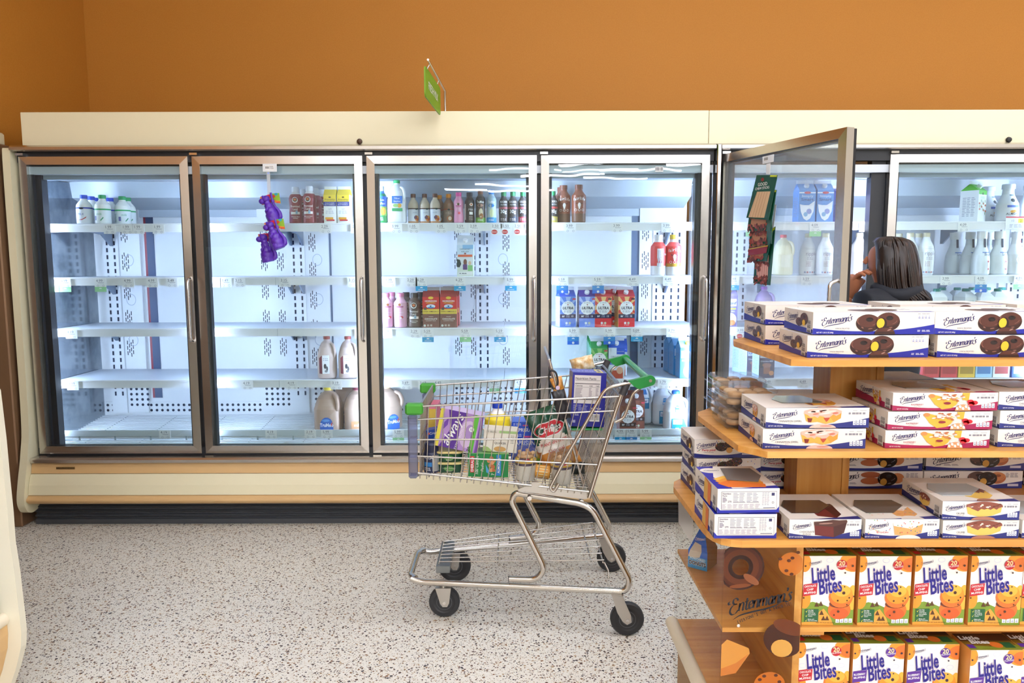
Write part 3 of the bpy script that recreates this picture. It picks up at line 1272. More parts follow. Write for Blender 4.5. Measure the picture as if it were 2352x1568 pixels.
def pw_art(bg, ink, deco):
    def art(b, fr, H, R):
        b.ell(fr, 0, H * .64, R * .42, R * .42, WHITEP, .0006)
        b.ell(fr, 0, H * .64, R * .3, R * .3, M('#5f4630', .5), .0010)
        b.ell(fr, 0, H * .65, R * .2, R * .16, M('#d97a4a', .5), .0014)
        b.text(fr, 'Promised', 0, H * .44, H * .085, M(ink, .5), bold=.01, sx=.8)
        b.text(fr, 'Land', 0, H * .36, H * .085, M(ink, .5), bold=.01, sx=.8)
        b.rect(fr, -R * .7, H * .25, R * .7, H * .32, M(deco, .5), .0006, 6)
        b.rect(fr, R * .05, H * .26, R * .35, H * .35, M('#8fb0c8', .5), .0009, 2)
        b.text(fr, 'WHOLE MILK', 0, H * .17, H * .05, M(ink, .5), sx=.8)
        b.rect(fr, -R * .35, H * .14, R * .35, H * .15, M(ink, .5), .0006, 3)
    return art


def simple_art(items):
    """items: ('r', a0, b0, a1, b1, col) in R / H units, ('e', a, b, ra, rb, col), ('t', text, a, b, size(H), col[, bold, shear, sx])"""
    def art(b, fr, H, R):
        for i, it in enumerate(items):
            h = .0004 + .0003 * i
            if it[0] == 'r':
                b.rect(fr, it[1] * R, it[2] * H, it[3] * R, it[4] * H, M(it[5], .45), h, 6)
            elif it[0] == 'e':
                b.ell(fr, it[1] * R, it[2] * H, it[3] * R, it[4] * H, M(it[5], .45), h, 14)
            elif it[0] == 'p':
                b.poly(fr, [(x * R, y * H) for x, y in it[1]], M(it[2], .45), h)
            elif it[0] == 'g':
                b.greek(fr, it[1] * R, it[2] * H, it[3] * R, it[4] * H, it[5], M(it[6], .5), h)
            else:
                b.text(fr, it[1], it[2] * R, it[3] * H, it[4] * H, M(it[5], .45), h, bold=it[6] if len(it) > 6 else 0, shear=it[7] if len(it) > 7 else 0, sx=it[8] if len(it) > 8 else 1)
    return art


WM = '#e9ecef'
bottle('blue_milk', .158, .041, 'round', '#f3f2ea', '#2a4fc4', [(.0, .52, '#eceff4'), (.52, .57, '#2a45b0')],
       simple_art([('e', 0, .53, .3, .035, '#1d2430'), ('t', 'MILK', -.1, .3, .1, '#5d6fb0', 0, .2), ('p', [(-.5, .14), (.1, .17), (.6, .26), (.5, .2), (0, .13)], '#c24646'), ('g', -1.5, .1, -.8, .4, 6, '#8890a8')]), caph=.13)
bottle('green_milk', .158, .041, 'round', '#f3f2ea', '#1f9a58', [(.0, .47, '#eaf0ee'), (.47, .52, '#20a05c')],
       simple_art([('t', 'milk', .1, .3, .11, '#5aa888', 0, .2), ('r', -.62, .12, -.3, .27, '#6d6fa0'), ('p', [(.2, .12), (.6, .24), (.65, .2), (.3, .1)], '#4b9a74'), ('g', -1.6, .1, -.9, .38, 6, '#8aa39a')]), caph=.13)
bottle('choc_quart', .202, .037, 'waist', '#e8e4df', '#eef0f2', [(.0, .8, '#8c3238')], pw_art('#8c3238', '#f3e9e0', '#e8dfd6'))
bottle('pink_quart', .19, .038, 'shoulder', '#eeb6cd', '#e78aac', [(.0, .8, '#f0b9d0')],
       simple_art([('e', 0, .66, .3, .055, '#f6dfe6'), ('e', 0, .665, .2, .04, '#b0683c'), ('r', -.55, .59, .55, .62, '#b54a80'), ('t', 'Promised', 0, .42, .07, '#fbeaf2', 0, 0, .8), ('t', 'Land', 0, .35, .07, '#fbeaf2', 0, 0, .8), ('e', .3, .3, .22, .035, '#e6505c'), ('e', .15, .28, .15, .03, '#fff4f4')]))
bottle('dark_quart', .19, .038, 'waist', '#5a4940', '#3a3130', [(.0, .8, '#57473d')], pw_art('#57473d', '#e9e2da', '#f0ece6'))
bottle('pink_small', .165, .027, 'slim', '#e79fbc', '#e0559a', [(.0, .8, '#ea9fbd')],
       simple_art([('e', 0, .6, .38, .05, '#f7e8da'), ('e', 0, .61, .25, .04, '#6a4a2c'), ('r', -.6, .54, .6, .57, '#c8538c'), ('g', -.4, .4, .5, .5, 3, '#f9d6e4'), ('e', .15, .32, .25, .04, '#e2525c')]), caph=.14)
bottle('dark_small', .165, .027, 'slim', '#4b3d36', '#2e2729', [(.0, .8, '#463831')],
       simple_art([('r', -1.5, .1, -.9, .62, '#ece6dc'), ('e', .3, .6, .36, .05, '#e9ddc9'), ('e', .3, .6, .2, .03, '#b0643c'), ('t', 'Milk', .2, .4, .1, '#d9d2ca', 0, .2), ('r', -.1, .27, .6, .36, '#e8e3da'), ('g', -.2, .08, .7, .22, 3, '#a89a8e')]), caph=.14)
bottle('tan_milk', .16, .0295, 'round', '#cdbda6', '#6b4335', [(.0, .47, '#dde2ea'), (.47, .51, '#4a3226'), (0, .06, '#c98d58')],
       simple_art([('e', .2, .48, .25, .03, '#123a34'), ('t', 'milk', -.1, .33, .09, '#9aa3bd', 0, .2), ('e', .35, .16, .5, .1, '#d79343'), ('e', .1, .2, .25, .07, '#7d4a4a'), ('e', .5, .13, .3, .05, '#b5582c'), ('e', -.15, .19, .12, .05, '#5c4a70')]), caph=.13)
bottle('orange_cap_milk', .16, .031, 'round', '#8f6a4f', '#dd8a1c', [(.0, .45, '#8c7868'), (.45, .49, '#a0523a')],
       simple_art([('e', 0, .46, .25, .03, '#123a34'), ('g', -.6, .3, .6, .38, 2, '#b9aa9c'), ('e', .15, .15, .55, .1, '#a2643a'), ('e', .2, .16, .3, .07, '#d8c7b0')]), caph=.13)
bottle('pure_quart', .2, .031, 'waist', '#2f6fd0', '#eef1f2', [(.72, .8, '#176a48'), (.45, .72, '#2f63c8'), (.2, .45, '#7fb455'), (0, .2, '#2f8f4c')],
       simple_art([('t', 'TGLee', 0, .6, .075, '#eef2fa', .02), ('t', 'DairyPure', 0, .5, .085, '#f4f7ff', .015, 0, .75), ('e', .5, .32, .5, .1, '#efb23f'), ('g', -.4, .06, .5, .16, 3, '#e8f2e4')]), caph=.14)
bottle('choc_shake', .178, .028, 'waist', '#5e5048', '#7c4a32', [(.0, .16, '#76a843'), (.58, .8, '#41352f')],
       simple_art([('t', 'TruMoo', 0, .6, .1, '#f4f2ee', .02, 0, .7), ('e', 0, .53, .6, .045, '#b58a78'), ('e', .1, .3, .4, .14, '#d8c9a8'), ('e', .2, .2, .4, .09, '#a06a34'), ('g', -.5, .05, .5, .12, 2, '#e9f0d8')]), caph=.13)
bottle('vanilla_shake', .178, .028, 'waist', '#a9c0cc', '#2f7fd0', [(.0, .16, '#2f8fd0'), (.16, .5, '#b9ccd0')],
       simple_art([('t', 'TruMoo', 0, .6, .1, '#f6f8fa', .02, 0, .7), ('e', 0, .52, .6, .05, '#2f7fc4'), ('e', .1, .3, .45, .13, '#d8dfae'), ('g', -.5, .05, .5, .12, 2, '#e9f4fa')]), caph=.13)
for k, lo in (('protein_choc', '#4a3a32'), ('protein_plain', '#3d4250'), ('protein_berry', '#b8454f'), ('protein_vanilla', '#d8c45c')):
    bottle(k, .165, .027, 'shoulder', '#3f3a36', '#1c7a44', [(.0, .2, lo), (.2, .8, '#443b37'), (.46, .52, '#a8545a' if k != 'protein_vanilla' else '#c2423c')],
           simple_art([('t', 'ROCKIN', 0, .66, .09, '#e8e8e6', .02, 0, .72), ('t', 'PROTEIN', 0, .57, .07, '#cfd0cf', .01, 0, .72), ('t', '30g', 0, .32, .16, '#e9e9e6', .02, 0, .9), ('g', -.6, .07, .6, .16, 2, '#d0c9c2')]), caph=.16)


def fair_art(ink, cow, dark):
    def art(b, fr, H, R):
        for i, ch in enumerate('fairlife'):
            b.text(fr, ch, (-.78 + i * .222) * R, H * (.585 + .012 * math.cos((i - 3.5) * .8)), H * .11, M(ink, .45), bold=.02)
        b.ell(fr, 0, H * .46, R * .2, H * .062, M(cow, .5), .0006)
        b.ell(fr, 0, H * .4, R * .13, H * .035, M(cow, .5), .0009)
        for s in (-1, 1):
            b.poly(fr, [(s * R * .15, H * .5), (s * R * .48, H * .52), (s * R * .42, H * .49)], M(dark, .5), .0006)
        for i in range(3):
            b.ring(fr, (-.5 + .5 * i) * R, H * .33, R * .17, R * .17, R * .05, M(ink, .5), n=12)
    return art


bottle('brown_quart', .206, .04, 'shoulder', '#8c4f36', '#7c4732', [(.0, .24, '#6e4a32')], fair_art('#e9dfd6', '#efe6dc', '#4a2a22'), caph=.12)
bottle('red_front_quart', .225, .043, 'shoulder', '#ece9ea', '#e3c341', [(.24, .82, '#e0413e'), (.22, .3, '#c9962f')], fair_art('#fbeeee', '#f8f3f3', '#3a2346'), caph=.12)
bottle('red_back_quart', .225, .043, 'shoulder', '#ece9ea', '#f2f2f2', [(.24, .82, '#df4340')],
       simple_art([('r', -.32, .2, .5, .66, '#eceaf0'), ('g', -.26, .22, .44, .62, 13, '#a7a6b8'), ('t', 'fairlife', 1.15, .5, .07, '#fbeeee', .02)]), caph=.12)
bottle('pea_milk', .232, .044, 'ripple', '#f2f3f4', '#d9cfae', [],
       simple_art([('r', -.55, .62, .6, .625, '#a0a6b0'), ('t', 'ripple', .12, .47, .13, '#a9a4b8', 0, 0, .9), ('g', -.4, .36, .4, .43, 2, '#c0bfc8'), ('g', -.5, .2, .1, .33, 4, '#c9b8bc'), ('e', -.6, .07, .12, .02, '#9aa6c4'), ('e', -.3, .07, .12, .02, '#c07a80'), ('e', 0, .07, .12, .02, '#9aa6c4'), ('e', .3, .07, .12, .02, '#c07a80'), ('e', .6, .07, .12, .02, '#9aa6c4')]), caph=.09)
bottle('almond_carafe', .205, .058, 'carafe', '#e9edf2', '#dfe5ec', [],
       simple_art([('e', 0, .56, .2, .05, '#23343c'), ('r', -.55, .37, .55, .43, '#5a76c8'), ('t', 'ALMOND', 0, .17, .085, '#3c4048', .01), ('e', -.1, .26, .22, .035, '#e3a13c'), ('e', .1, .27, .2, .035, '#e8b85a'), ('r', -.2, .68, .2, .72, '#8aa0b0')]), caph=.12)
bottle('simply_almond', .228, .046, 'carafe', '#e6edf0', '#f0f0ea', [],
       simple_art([('r', -.15, .66, .15, .9, '#23283c'), ('t', 'Simply', .2, .46, .09, '#54607c', 0, .25, .8), ('r', -.4, .53, .7, .55, '#5a80c8'), ('e', .25, .32, .13, .025, '#b03a3c'), ('e', .3, .14, .12, .03, '#b03a3c'), ('r', .1, .2, .14, .3, '#b8b09a')]), caph=.2)
bottle('oat_bottle', .235, .046, 'carafe', '#eef0f0', '#eef1f2', [],
       simple_art([('e', .25, .78, .2, .025, '#c04038'), ('e', .1, .36, .6, .12, '#f4f5f5'), ('g', -.4, .3, .6, .42, 4, '#b9c0c8'), ('t', 'oat', .1, .17, .08, '#606874')]), caph=.1)


# ---- cartons with a gable top
def carton(key, w, d, h, body, gable, fin, art=None, cap='#f3f4f5', side=None, capname='cap', left=True, lower=None):
    hb = h * .76
    hg = h * .16

    def fn():
        b = MB()
        bm, gm, fm, sm = M(body, .4), M(gable, .4), M(fin, .4), M(side or body, .4)
        b.box(-w / 2, w / 2, -d / 2, d / 2, 0, hb, bm, {'-x': sm, '+x': sm})
        A = [(-w / 2, -d / 2, hb), (w / 2, -d / 2, hb), (w / 2, d / 2, hb), (-w / 2, d / 2, hb), (-w / 2, -.003, hb + hg), (w / 2, -.003, hb + hg), (w / 2, .003, hb + hg), (-w / 2, .003, hb + hg), (-w / 2 + .018, 0, hb + hg), (w / 2 - .018, 0, hb + hg)]
        b.add(A, [(0, 1, 5, 4), (2, 3, 7, 6)], gm)
        b.add(A, [(3, 0, 8), (1, 2, 9), (0, 4, 8), (3, 8, 7), (1, 9, 5), (2, 6, 9)], M(gable, .5))
        b.box(-w / 2, w / 2, -.004, .004, hb + hg, h, fm)
        fr = frame((-w / 2, -d / 2, 0), (1, 0, 0), (0, 0, 1))
        if art:
            art(b, fr, w, h)
        fs = frame((-w / 2, d / 2, 0), (0, -1, 0), (0, 0, 1))
        b.greek(fs, d * .15, h * .12, d * .85, h * .6, 12, M('#8d94a4', .5), fill=.35, seed=4)
        out = [('milk_carton', b)]
        if cap:
            c = MB()
            q = Vector((0, -d / 2, hg)).normalized() if False else None
            sl = math.atan2(hg, d / 2)
            c.lathe([(.0135, -.002), (.0135, .013), (.012, .015)], M(cap, .4), 16)
            ca, sa = math.cos(sl), math.sin(sl)
            c.v = [(x, -d * .25 + y * ca - z * sa, hb + hg * .5 + y * sa + z * ca) for x, y, z in c.v]
            out.append((capname, c))
        return out
    kind(key, fn)


def ultra_art(c1, c2, band, low):
    def art(b, fr, w, h):
        cx, cy = w * .5, h * .48
        for i in range(8):
            a0 = math.radians(i * 45 + 10)
            a1 = math.radians(i * 45 + 32)
            R = w * .62
            pts = [(cx, cy)] + [(min(max(cx + R * 1.3 * math.cos(a), 0), w), min(max(cy + R * 1.3 * math.sin(a), h * .33), h * .755)) for a in (a0, a1)]
            b.poly(fr, pts, M(c2, .4), .0003)
        b.ell(fr, cx, cy, w * .42, h * .175, WHITEP, .0006, 12)
        b.text(fr, 'ULTRA', cx, cy - h * .035, h * .092, M('#141c34', .45), .0010, bold=.03, shear=.15, width=w * .66)
        b.ell(fr, cx, cy + h * .08, h * .018, h * .014, M('#9c3a34', .5), .0010)
        b.greek(fr, cx - w * .25, cy - h * .12, cx + w * .25, cy - h * .06, 3, M('#9aa2b0', .5), .0010)
        b.greek(fr, cx - w * .2, cy + h * .11, cx + w * .2, cy + h * .14, 1, M('#8d9aa0', .5), .0010)
        b.rect(fr, 0, h * .22, w, h * .325, M(band, .45), .0004)
        b.text(fr, "80'", w * .22, h * .25, h * .06, WHITEP, .0008, bold=.02)
        b.text(fr, '13', w * .78, h * .25, h * .06, WHITEP, .0008, bold=.02)
        b.greek(fr, w * .4, h * .24, w * .62, h * .3, 2, M('#b9bccb', .5), .0008)
        b.rect(fr, 0, 0, w, h * .22, M(low, .45), .0004)
        b.ell(fr, w * .42, h * .1, h * .03, h * .03, M('#e9eef0', .5), .0008)
        b.ell(fr, w * .62, h * .1, h * .03, h * .03, M('#c9cfb0', .5), .0008)
        b.greek(fr, w * .36, h * .04, w * .68, h * .06, 1, WHITEP, .0008)
        b.rect(fr, w * .78, h * .68, w * .98, h * .72, M('#d64a5c' if c1 != '#e8d9b0' else '#4a2a2a', .5), .0008)
    return art


carton('ultra_blue', .092, .092, .222, '#a9c1f0', '#3b58b8', '#eef0f4', ultra_art('#a9c1f0', '#5f86dc', '#2d2350', '#6f8de0'))
carton('ultra_violet', .092, .092, .222, '#b9c6f2', '#52359a', '#eef0f4', ultra_art('#b9c6f2', '#7189dc', '#2d2350', '#7e96e2'), side='#6a1f40')
carton('ultra_red', .092, .092, .222, '#f0c27c', '#c0353c', '#eef0f4', ultra_art('#e8d9b0', '#d8413a', '#26264a', '#e0383e'))
carton('ultra_green', .092, .092, .222, '#9ad07c', '#2f9a4c', '#eef0f4', ultra_art('#9ad07c', '#4fae58', '#1d2a4a', '#58b060'), side='#8fd0b4')
carton('ultra_brown', .092, .092, .222, '#8a5a4a', '#6a3d32', '#6a3d32', ultra_art('#8a5a4a', '#7a4a3c', '#3c2a26', '#84503f'))


def items_art(items):
    def art(b, fr, w, h):
        for i, it in enumerate(items):
            hh = .0003 + .0003 * i
            if it[0] == 'r':
                b.rect(fr, it[1] * w, it[2] * h, it[3] * w, it[4] * h, M(it[5], .45), hh)
            elif it[0] == 'e':
                b.ell(fr, it[1] * w, it[2] * h, it[3] * w, it[4] * h, M(it[5], .45), hh, 16)
            elif it[0] == 'p':
                b.poly(fr, [(x * w, y * h) for x, y in it[1]], M(it[2], .45), hh)
            elif it[0] == 'g':
                b.greek(fr, it[1] * w, it[2] * h, it[3] * w, it[4] * h, it[5], M(it[6], .5), hh)
            else:
                b.text(fr, it[1], it[2] * w, it[3] * h, it[4] * h, M(it[5], .45), hh, bold=it[6] if len(it) > 6 else 0, shear=it[7] if len(it) > 7 else 0, width=it[8] * w if len(it) > 8 else None)
    return art


carton('yellow_buttermilk', .068, .07, .2, '#f3f2ea', '#f0cf3a', '#f3f2ea',
       items_art([('r', 0, .58, 1, .76, '#f2d23c'), ('e', .5, .7, .1, .02, '#5a4a1c'), ('t', 'Friendship', .5, .61, .075, '#5a4a2c', 0, .25, .8), ('r', 0, .46, 1, .58, '#2c3a8c'), ('t', 'CULTURED', .5, .53, .035, '#eef0f8', .01, 0, .75), ('t', 'BUTTERMILK', .5, .485, .035, '#eef0f8', .01, 0, .8), ('t', 'Light', .5, .37, .05, '#8a90ae', 0, .25), ('g', .15, .25, .85, .34, 3, '#b9bccb'), ('r', .12, .1, .75, .16, '#e3a22c'), ('r', .2, .06, .85, .1, '#c8303c')]), cap=None, side='#e6e6e2')
carton('whole_organic', .09, .09, .226, '#eef3f6', '#d7dde2', '#e6eaec',
       items_art([('r', 0, .52, 1, .76, '#cfe3f4'), ('r', .35, .66, 1, .76, '#8fc0ea'), ('t', 'ORGANIC', .5, .64, .05, '#4a5560', .005, 0, .66), ('t', 'VALLEY', .5, .58, .05, '#4a5560', .005, 0, .5), ('e', .5, .55, .07, .02, '#9c4a3c'), ('r', .06, .47, .94, .525, '#e86a44'), ('r', 0, .0, 1, .2, '#e6f0e2'), ('p', [(0, .22), (.0, .42), (.18, .4), (.26, .3), (.16, .22)], '#2b3a36'), ('e', .5, .34, .11, .08, '#7a4a38'), ('r', .36, .16, .62, .29, '#5a3a7c'), ('e', .78, .32, .09, .05, '#e6c9a8'), ('r', .66, .13, .95, .27, '#8fce84'), ('r', .08, .03, .92, .11, '#f6f8f6'), ('g', .14, .05, .6, .09, 1, '#5d6a72')]))
carton('choc_omega', .092, .092, .222, '#d93a34', '#a8382c', '#b9b0ac',
       items_art([('r', 0, .0, 1, .76, '#d9352e'), ('r', 0, .34, 1, .46, '#efd04a'), ('r', 0, 0, 1, .34, '#7a4a3c'), ('e', .5, .74, .16, .035, '#efc63c'), ('t', 'HORIZON', .5, .64, .06, '#f6f2ee', .02, 0, .7), ('t', 'ORGANIC', .5, .6, .045, '#efd04a', .01, 0, .58), ('e', .5, .53, .27, .05, '#dfeaf2'), ('p', [(.42, .55), (.56, .55), (.49, .51)], '#27406e'), ('e', .5, .5, .2, .02, '#4a8fc8'), ('r', .08, .44, .24, .5, '#6a5a4a'), ('t', 'DHA OMEGA-3', .5, .385, .045, '#5a2a1c', .01, 0, .9), ('t', 'ORGANIC', .5, .265, .026, '#f0e8e2'), ('t', 'CHOCOLATE', .5, .2, .05, '#f4efe9', .02, 0, .76), ('t', 'LOWFAT MILK', .5, .16, .03, '#f0e8e2', 0, 0, .6), ('e', .12, .05, .07, .03, '#cfd8cf'), ('r', .26, .03, .38, .08, '#b9a79c'), ('r', .45, .03, .57, .08, '#b9a79c')]), cap=None)
carton('blue_lactose', .09, .09, .226, '#e4eef6', '#2f5cc0', '#eef2f6',
       items_art([('r', .5, .6, 1, .76, '#2f5cc8'), ('t', 'Lactose Free', .74, .66, .03, '#eef4fc', .01, 0, .42), ('t', 'ORGANIC', .5, .52, .055, '#3e4a56', .005, 0, .7), ('t', 'VALLEY', .5, .455, .055, '#3e4a56', .005, 0, .52), ('e', .5, .42, .08, .025, '#a04038'), ('r', .08, .34, .92, .4, '#2f62c4'), ('t', 'LACTOSE FREE', .5, .352, .036, '#f2f6fc', .01, 0, .7), ('r', .1, .0, .9, .2, '#b8523c'), ('e', .7, .2, .2, .09, '#e0b090')]))
carton('lactaid_blue', .09, .09, .226, '#3f97cf', '#7db4dc', '#e9eef2',
       items_art([('r', .06, .5, .94, .68, '#eef3f8'), ('t', 'Lactaid', .5, .55, .1, '#27408c', .02, .25, .76), ('r', .1, .42, .9, .46, '#cfdc5c'), ('e', .55, .18, .35, .16, '#f2f5f8'), ('t', 'Milk', .5, .35, .06, '#f4f8fc', .01)]), cap='#eccb3c', side='#6fa9d6')
carton('lactaid_violet', .09, .09, .226, '#8a7fc4', '#9d94cf', '#e9eef2',
       items_art([('r', .06, .5, .94, .68, '#eef3f8'), ('t', 'Lactaid', .5, .55, .1, '#27408c', .02, .25, .76), ('r', .1, .42, .9, .46, '#cfdc5c'), ('t', 'Fat Free Milk', .5, .36, .045, '#f4f8fc', .01, 0, .7), ('e', .55, .18, .4, .16, '#f4f4fa'), ('e', .68, .1, .2, .07, '#e0965c')]), cap='#eccb3c')
carton('lactaid_choc', .09, .09, .226, '#5a4a62', '#3a5a7c', '#3f6a8c',
       items_art([('r', .06, .5, .94, .68, '#dfe6ee'), ('t', 'Lactaid', .5, .55, .1, '#27408c', .02, .25, .76), ('t', 'Chocolate Milk', .5, .4, .05, '#e9eef4', .01, 0, .8), ('r', .3, .1, .72, .32, '#a8694e'), ('e', .5, .32, .3, .05, '#b67a5c'), ('e', .8, .12, .16, .06, '#e0965c')]), cap=None, side='#bcdcec')
carton('simply_smart', .09, .09, .226, '#5b9be0', '#7fb0e6', '#f0f4fa',
       items_art([('r', 0, .68, 1, .71, '#e9f0fa'), ('e', .5, .695, .2, .03, '#d6505c'), ('t', 'Simply', .5, .59, .08, '#d3e5fa', .01, 0, .7), ('t', 'Smart', .5, .5, .1, '#27528c', .02, 0, .76), ('p', [(.05, .42), (.3, .4), (.6, .4), (.95, .5), (.9, .25), (.7, .08), (.5, .03), (.3, .08), (.12, .25)], '#eef3fa'), ('e', .62, .25, .16, .065, '#8f9ad0'), ('e', .42, .18, .13, .055, '#7fb0d8')]))
carton('violet_carton', .09, .09, .2, '#8a84c8', '#6f68b4', '#e9eaf4', items_art([('r', .6, .1, 1, .7, '#eceaf4'), ('t', 'Or', .75, .5, .12, '#5a4a9c', .02)]))
carton('almond_green', .095, .095, .222, '#eef0f0', '#4fbe2e', '#e9eee9',
       items_art([('r', 0, .66, 1, .76, '#56c234'), ('e', .5, .68, .07, .03, '#1d3a30'), ('g', .25, .56, .75, .62, 2, '#b9dcb0')] +
                 [('e', x, y, .1, .027, '#b0583c') for x, y in ((.12, .44), (.6, .44), (.85, .4), (.15, .3), (.65, .28), (.38, .36), (.88, .26))] +
                 [('e', x, y, .035, .04, '#3f8a4c') for x, y in ((.3, .5), (.75, .5), (.25, .38), (.5, .3), (.78, .2), (.05, .37), (.45, .46))]), side='#e3e8e6')


def teal_carton():
    b = MB()
    w, h = .078, .2
    b.box(-w / 2, w / 2, -w / 2, w / 2, 0, .16, M('#eef2f2', .4))
    A = [(-w / 2, -w / 2, .16), (w / 2, -w / 2, .16), (w / 2, w / 2, .16), (-w / 2, w / 2, .16), (-.018, -.018, .19), (.018, -.018, .19), (.018, .018, .19), (-.018, .018, .19)]
    b.add(A, [(0, 1, 5, 4), (1, 2, 6, 5), (2, 3, 7, 6), (3, 0, 4, 7), (4, 5, 6, 7)], M('#eef2f2', .4))
    fr = frame((-w / 2, -w / 2, 0), (1, 0, 0), (0, 0, 1))
    items_art([('t', 'oatmilk', .5, .66, .07, '#8aa4aa', 0, .2, .5), ('g', .3, .45, .7, .58, 3, '#b0bcc2'), ('e', .7, .2, .16, .07, '#6aa4c4'), ('e', .7, .2, .1, .045, '#eef2f2'), ('e', .35, .2, .12, .05, '#d8c07a')])(b, fr, w, h)
    c = MB()
    c.lathe([(.019, .19), (.019, .202), (.017, .206)], M('#0f7a6c', .4), 16)
    return [('milk_carton', b), ('cap', c)]


kind('teal_carton', teal_carton)
for k, c1, c2, tx in (('red_box', '#d6404a', '#b02c38', 'LOS'), ('yellow_box', '#e8c04a', '#b08a2c', 'silk'), ('sky_box', '#a8d0e8', '#4a80b8', 'oat'), ('white_box', '#eef0ee', '#c05a5c', 'malk'), ('navy_box', '#3c62a8', '#e6ecf6', 'try this')):
    carton(k, .092, .092, .2, c1, c1, '#eef0f0', items_art([('r', .1, .1, .9, .3, c2), ('t', tx, .5, .35, .1, '#f4f4f4' if k != 'white_box' else '#c05a5c', .01)]), cap=None)


# ---- plastic jugs with a hollow handle
def jug(key, H, W, body, cap, art=None, rough=.35):
    def fn():
        b = MB()
        bm = body if not isinstance(body, str) else M(body, rough)
        R = W / 2
        sqf = lambda z: 4.5 if z < H * .55 else (3 if z < H * .75 else 2.1)
        b.lathe([(R * .86, 0), (R * .98, H * .03), (R, H * .08), (R, H * .52), (R * .96, H * .6), (R * .8, H * .74), (R * .58, H * .84), (R * .3, H * .9), (R * .3, H * .94)], bm, 28, sq=sqf)
        # handle: bulging loop on the right front edge
        s = R * .86
        P = [(s * .55, -s * .5, H * .83), (s * .86, -s * .82, H * .78), (s * 1.0, -s * .98, H * .66), (s * .98, -s * .98, H * .55), (s * .85, -s * .86, H * .49)]
        b.tube(crom(P, 5), R * .15, bm, 10)
        if art:
            art(b, lambda a, c, h=0.0: Vector((a, -R - .0006 - h, c)), H, R)
        c = MB()
        c.lathe([(R * .36, H * .925), (R * .36, H * .985), (R * .3, H)], M(cap, .4), 18)
        return [('milk_jug', b), ('cap', c)]
    kind(key, fn)


MILKY = M('#eef0f0', .35)
jug('white_half', .235, .1, '#eef1f3', '#21a05c',
    simple_art([('r', -.5, .27, .65, .62, '#f2f6f8'), ('r', -.5, .45, .65, .62, '#3c7ad0'), ('t', 'TGLee', .05, .55, .045, '#f4f8fc', .02), ('t', 'DairyPure', .07, .48, .05, '#f4f8fc', .015, 0, .75), ('r', -.5, .27, .65, .34, '#2f9a5c'), ('e', .3, .4, .24, .05, '#e8a93c'), ('e', -.1, .4, .3, .04, '#9fc878')]))
jug('choc_half', .236, .105, '#d3bdb4', '#9c3f3a',
    simple_art([('r', -.45, .12, .3, .56, '#f2f3f4'), ('p', [(-.75, .13), (-.45, .12), (-.45, .56), (-.75, .5)], '#6c2438'), ('g', -.35, .42, .2, .5, 2, '#a9b0c0'), ('e', -.15, .3, .14, .06, '#3a3c44'), ('e', .05, .24, .1, .06, '#54565e'), ('e', -.05, .18, .16, .03, '#8a8c92')]))
jug('choc_gallon', .255, .152, '#b59a88', '#e8cf2c',
    simple_art([('e', .05, .18, .48, .17, '#1f63b8'), ('r', -.45, .0, .55, .18, '#1f63b8'), ('t', 'TruMoo', .05, .14, .11, '#f4f6fa', .03, 0, .8), ('e', .0, .28, .3, .03, '#5a9ad8'), ('p', [(.35, .2), (.5, .26), (.45, .14)], '#c04038')]))
jug('rose_gallon', .255, .152, '#bba08f', '#7c2f44', simple_art([('r', -.5, .1, .5, .26, '#c99468'), ('t', 'milk', 0, .14, .1, '#e6d9cc', .02)]))
jug('lactaid_gallon', .235, .128, '#eef1f3', '#2f6fc4',
    simple_art([('p', [(-.22, .52), (.2, .52), (.12, .68), (-.14, .68)], '#3f9ad6'), ('t', '100%', 0, .62, .05, '#f4f8fc', .01), ('r', -.18, .53, .16, .58, '#dfeef8'), ('r', -.5, .04, .55, .36, '#2389b4'), ('p', [(.2, .36), (.55, .36), (.85, .14), (.55, .14)], '#2389b4'), ('r', -.4, .22, .4, .34, '#eef4f8'), ('t', 'Lactaid', 0, .25, .08, '#27408c', .02, .25, .8), ('t', 'Milk', 0, .1, .06, '#eaf4fa', .01)]))
jug('lactaid_tall', .25, .1, '#e4ecf2', '#2f6fc4',
    simple_art([('p', [(-.35, .7), (.35, .7), (.2, .82), (-.2, .82)], '#2f7fc4'), ('r', -.6, .36, .6, .62, '#2a86b4'), ('r', -.5, .5, .5, .6, '#eef4f8'), ('t', 'Lactaid', 0, .52, .07, '#27408c', .02, .25, .7)]))
jug('a2_jug', .22, .1, '#b9a4d4', '#b06ac0', simple_art([('e', .1, .35, .6, .3, '#e9e6f6'), ('e', .1, .38, .42, .15, '#7d7ac4'), ('t', 'a2', .1, .33, .13, '#f0f0fa', .03)]))
jug('cream_jug', .225, .1, '#eae4c4', '#d8505c', simple_art([('r', -.5, .2, .5, .5, '#f2eed8')]))
bottle('lemon_bottle', .17, .028, 'slim', '#f0eecb', '#e9e6b0', [(0, .5, '#f3f3e6')], simple_art([('p', [(-.5, .2), (.5, .2), (.3, .6), (-.3, .6)], '#f6f6f0')]), caph=.12)


def X_at(px, Y, z):
    lo, hi = at(px, 200, Y), at(px, 1300, Y)
    return lo.x + (hi.x - lo.x) * (z - lo.z) / (hi.z - lo.z)


def on(key, px, z, label, cat, dy=0.0, rz=0.0, group=None, r=.04, dz=0.0):
    """stand a copy on the shelf at height z under photo column px, its front dy behind the shelf lip"""
    Y = YSF + .006 + dy + r
    if z == DECK:
        dz = -.022 + (dy + 2 * r + .05) / (YBK - YSF + .04) * .052 + .009
    return put(key, (X_at(px, Y, z), Y, z + .0035 + dz), label, cat, group, rz)


BL = 'milk bottle'
CT = 'milk carton'
JG = 'milk jug'
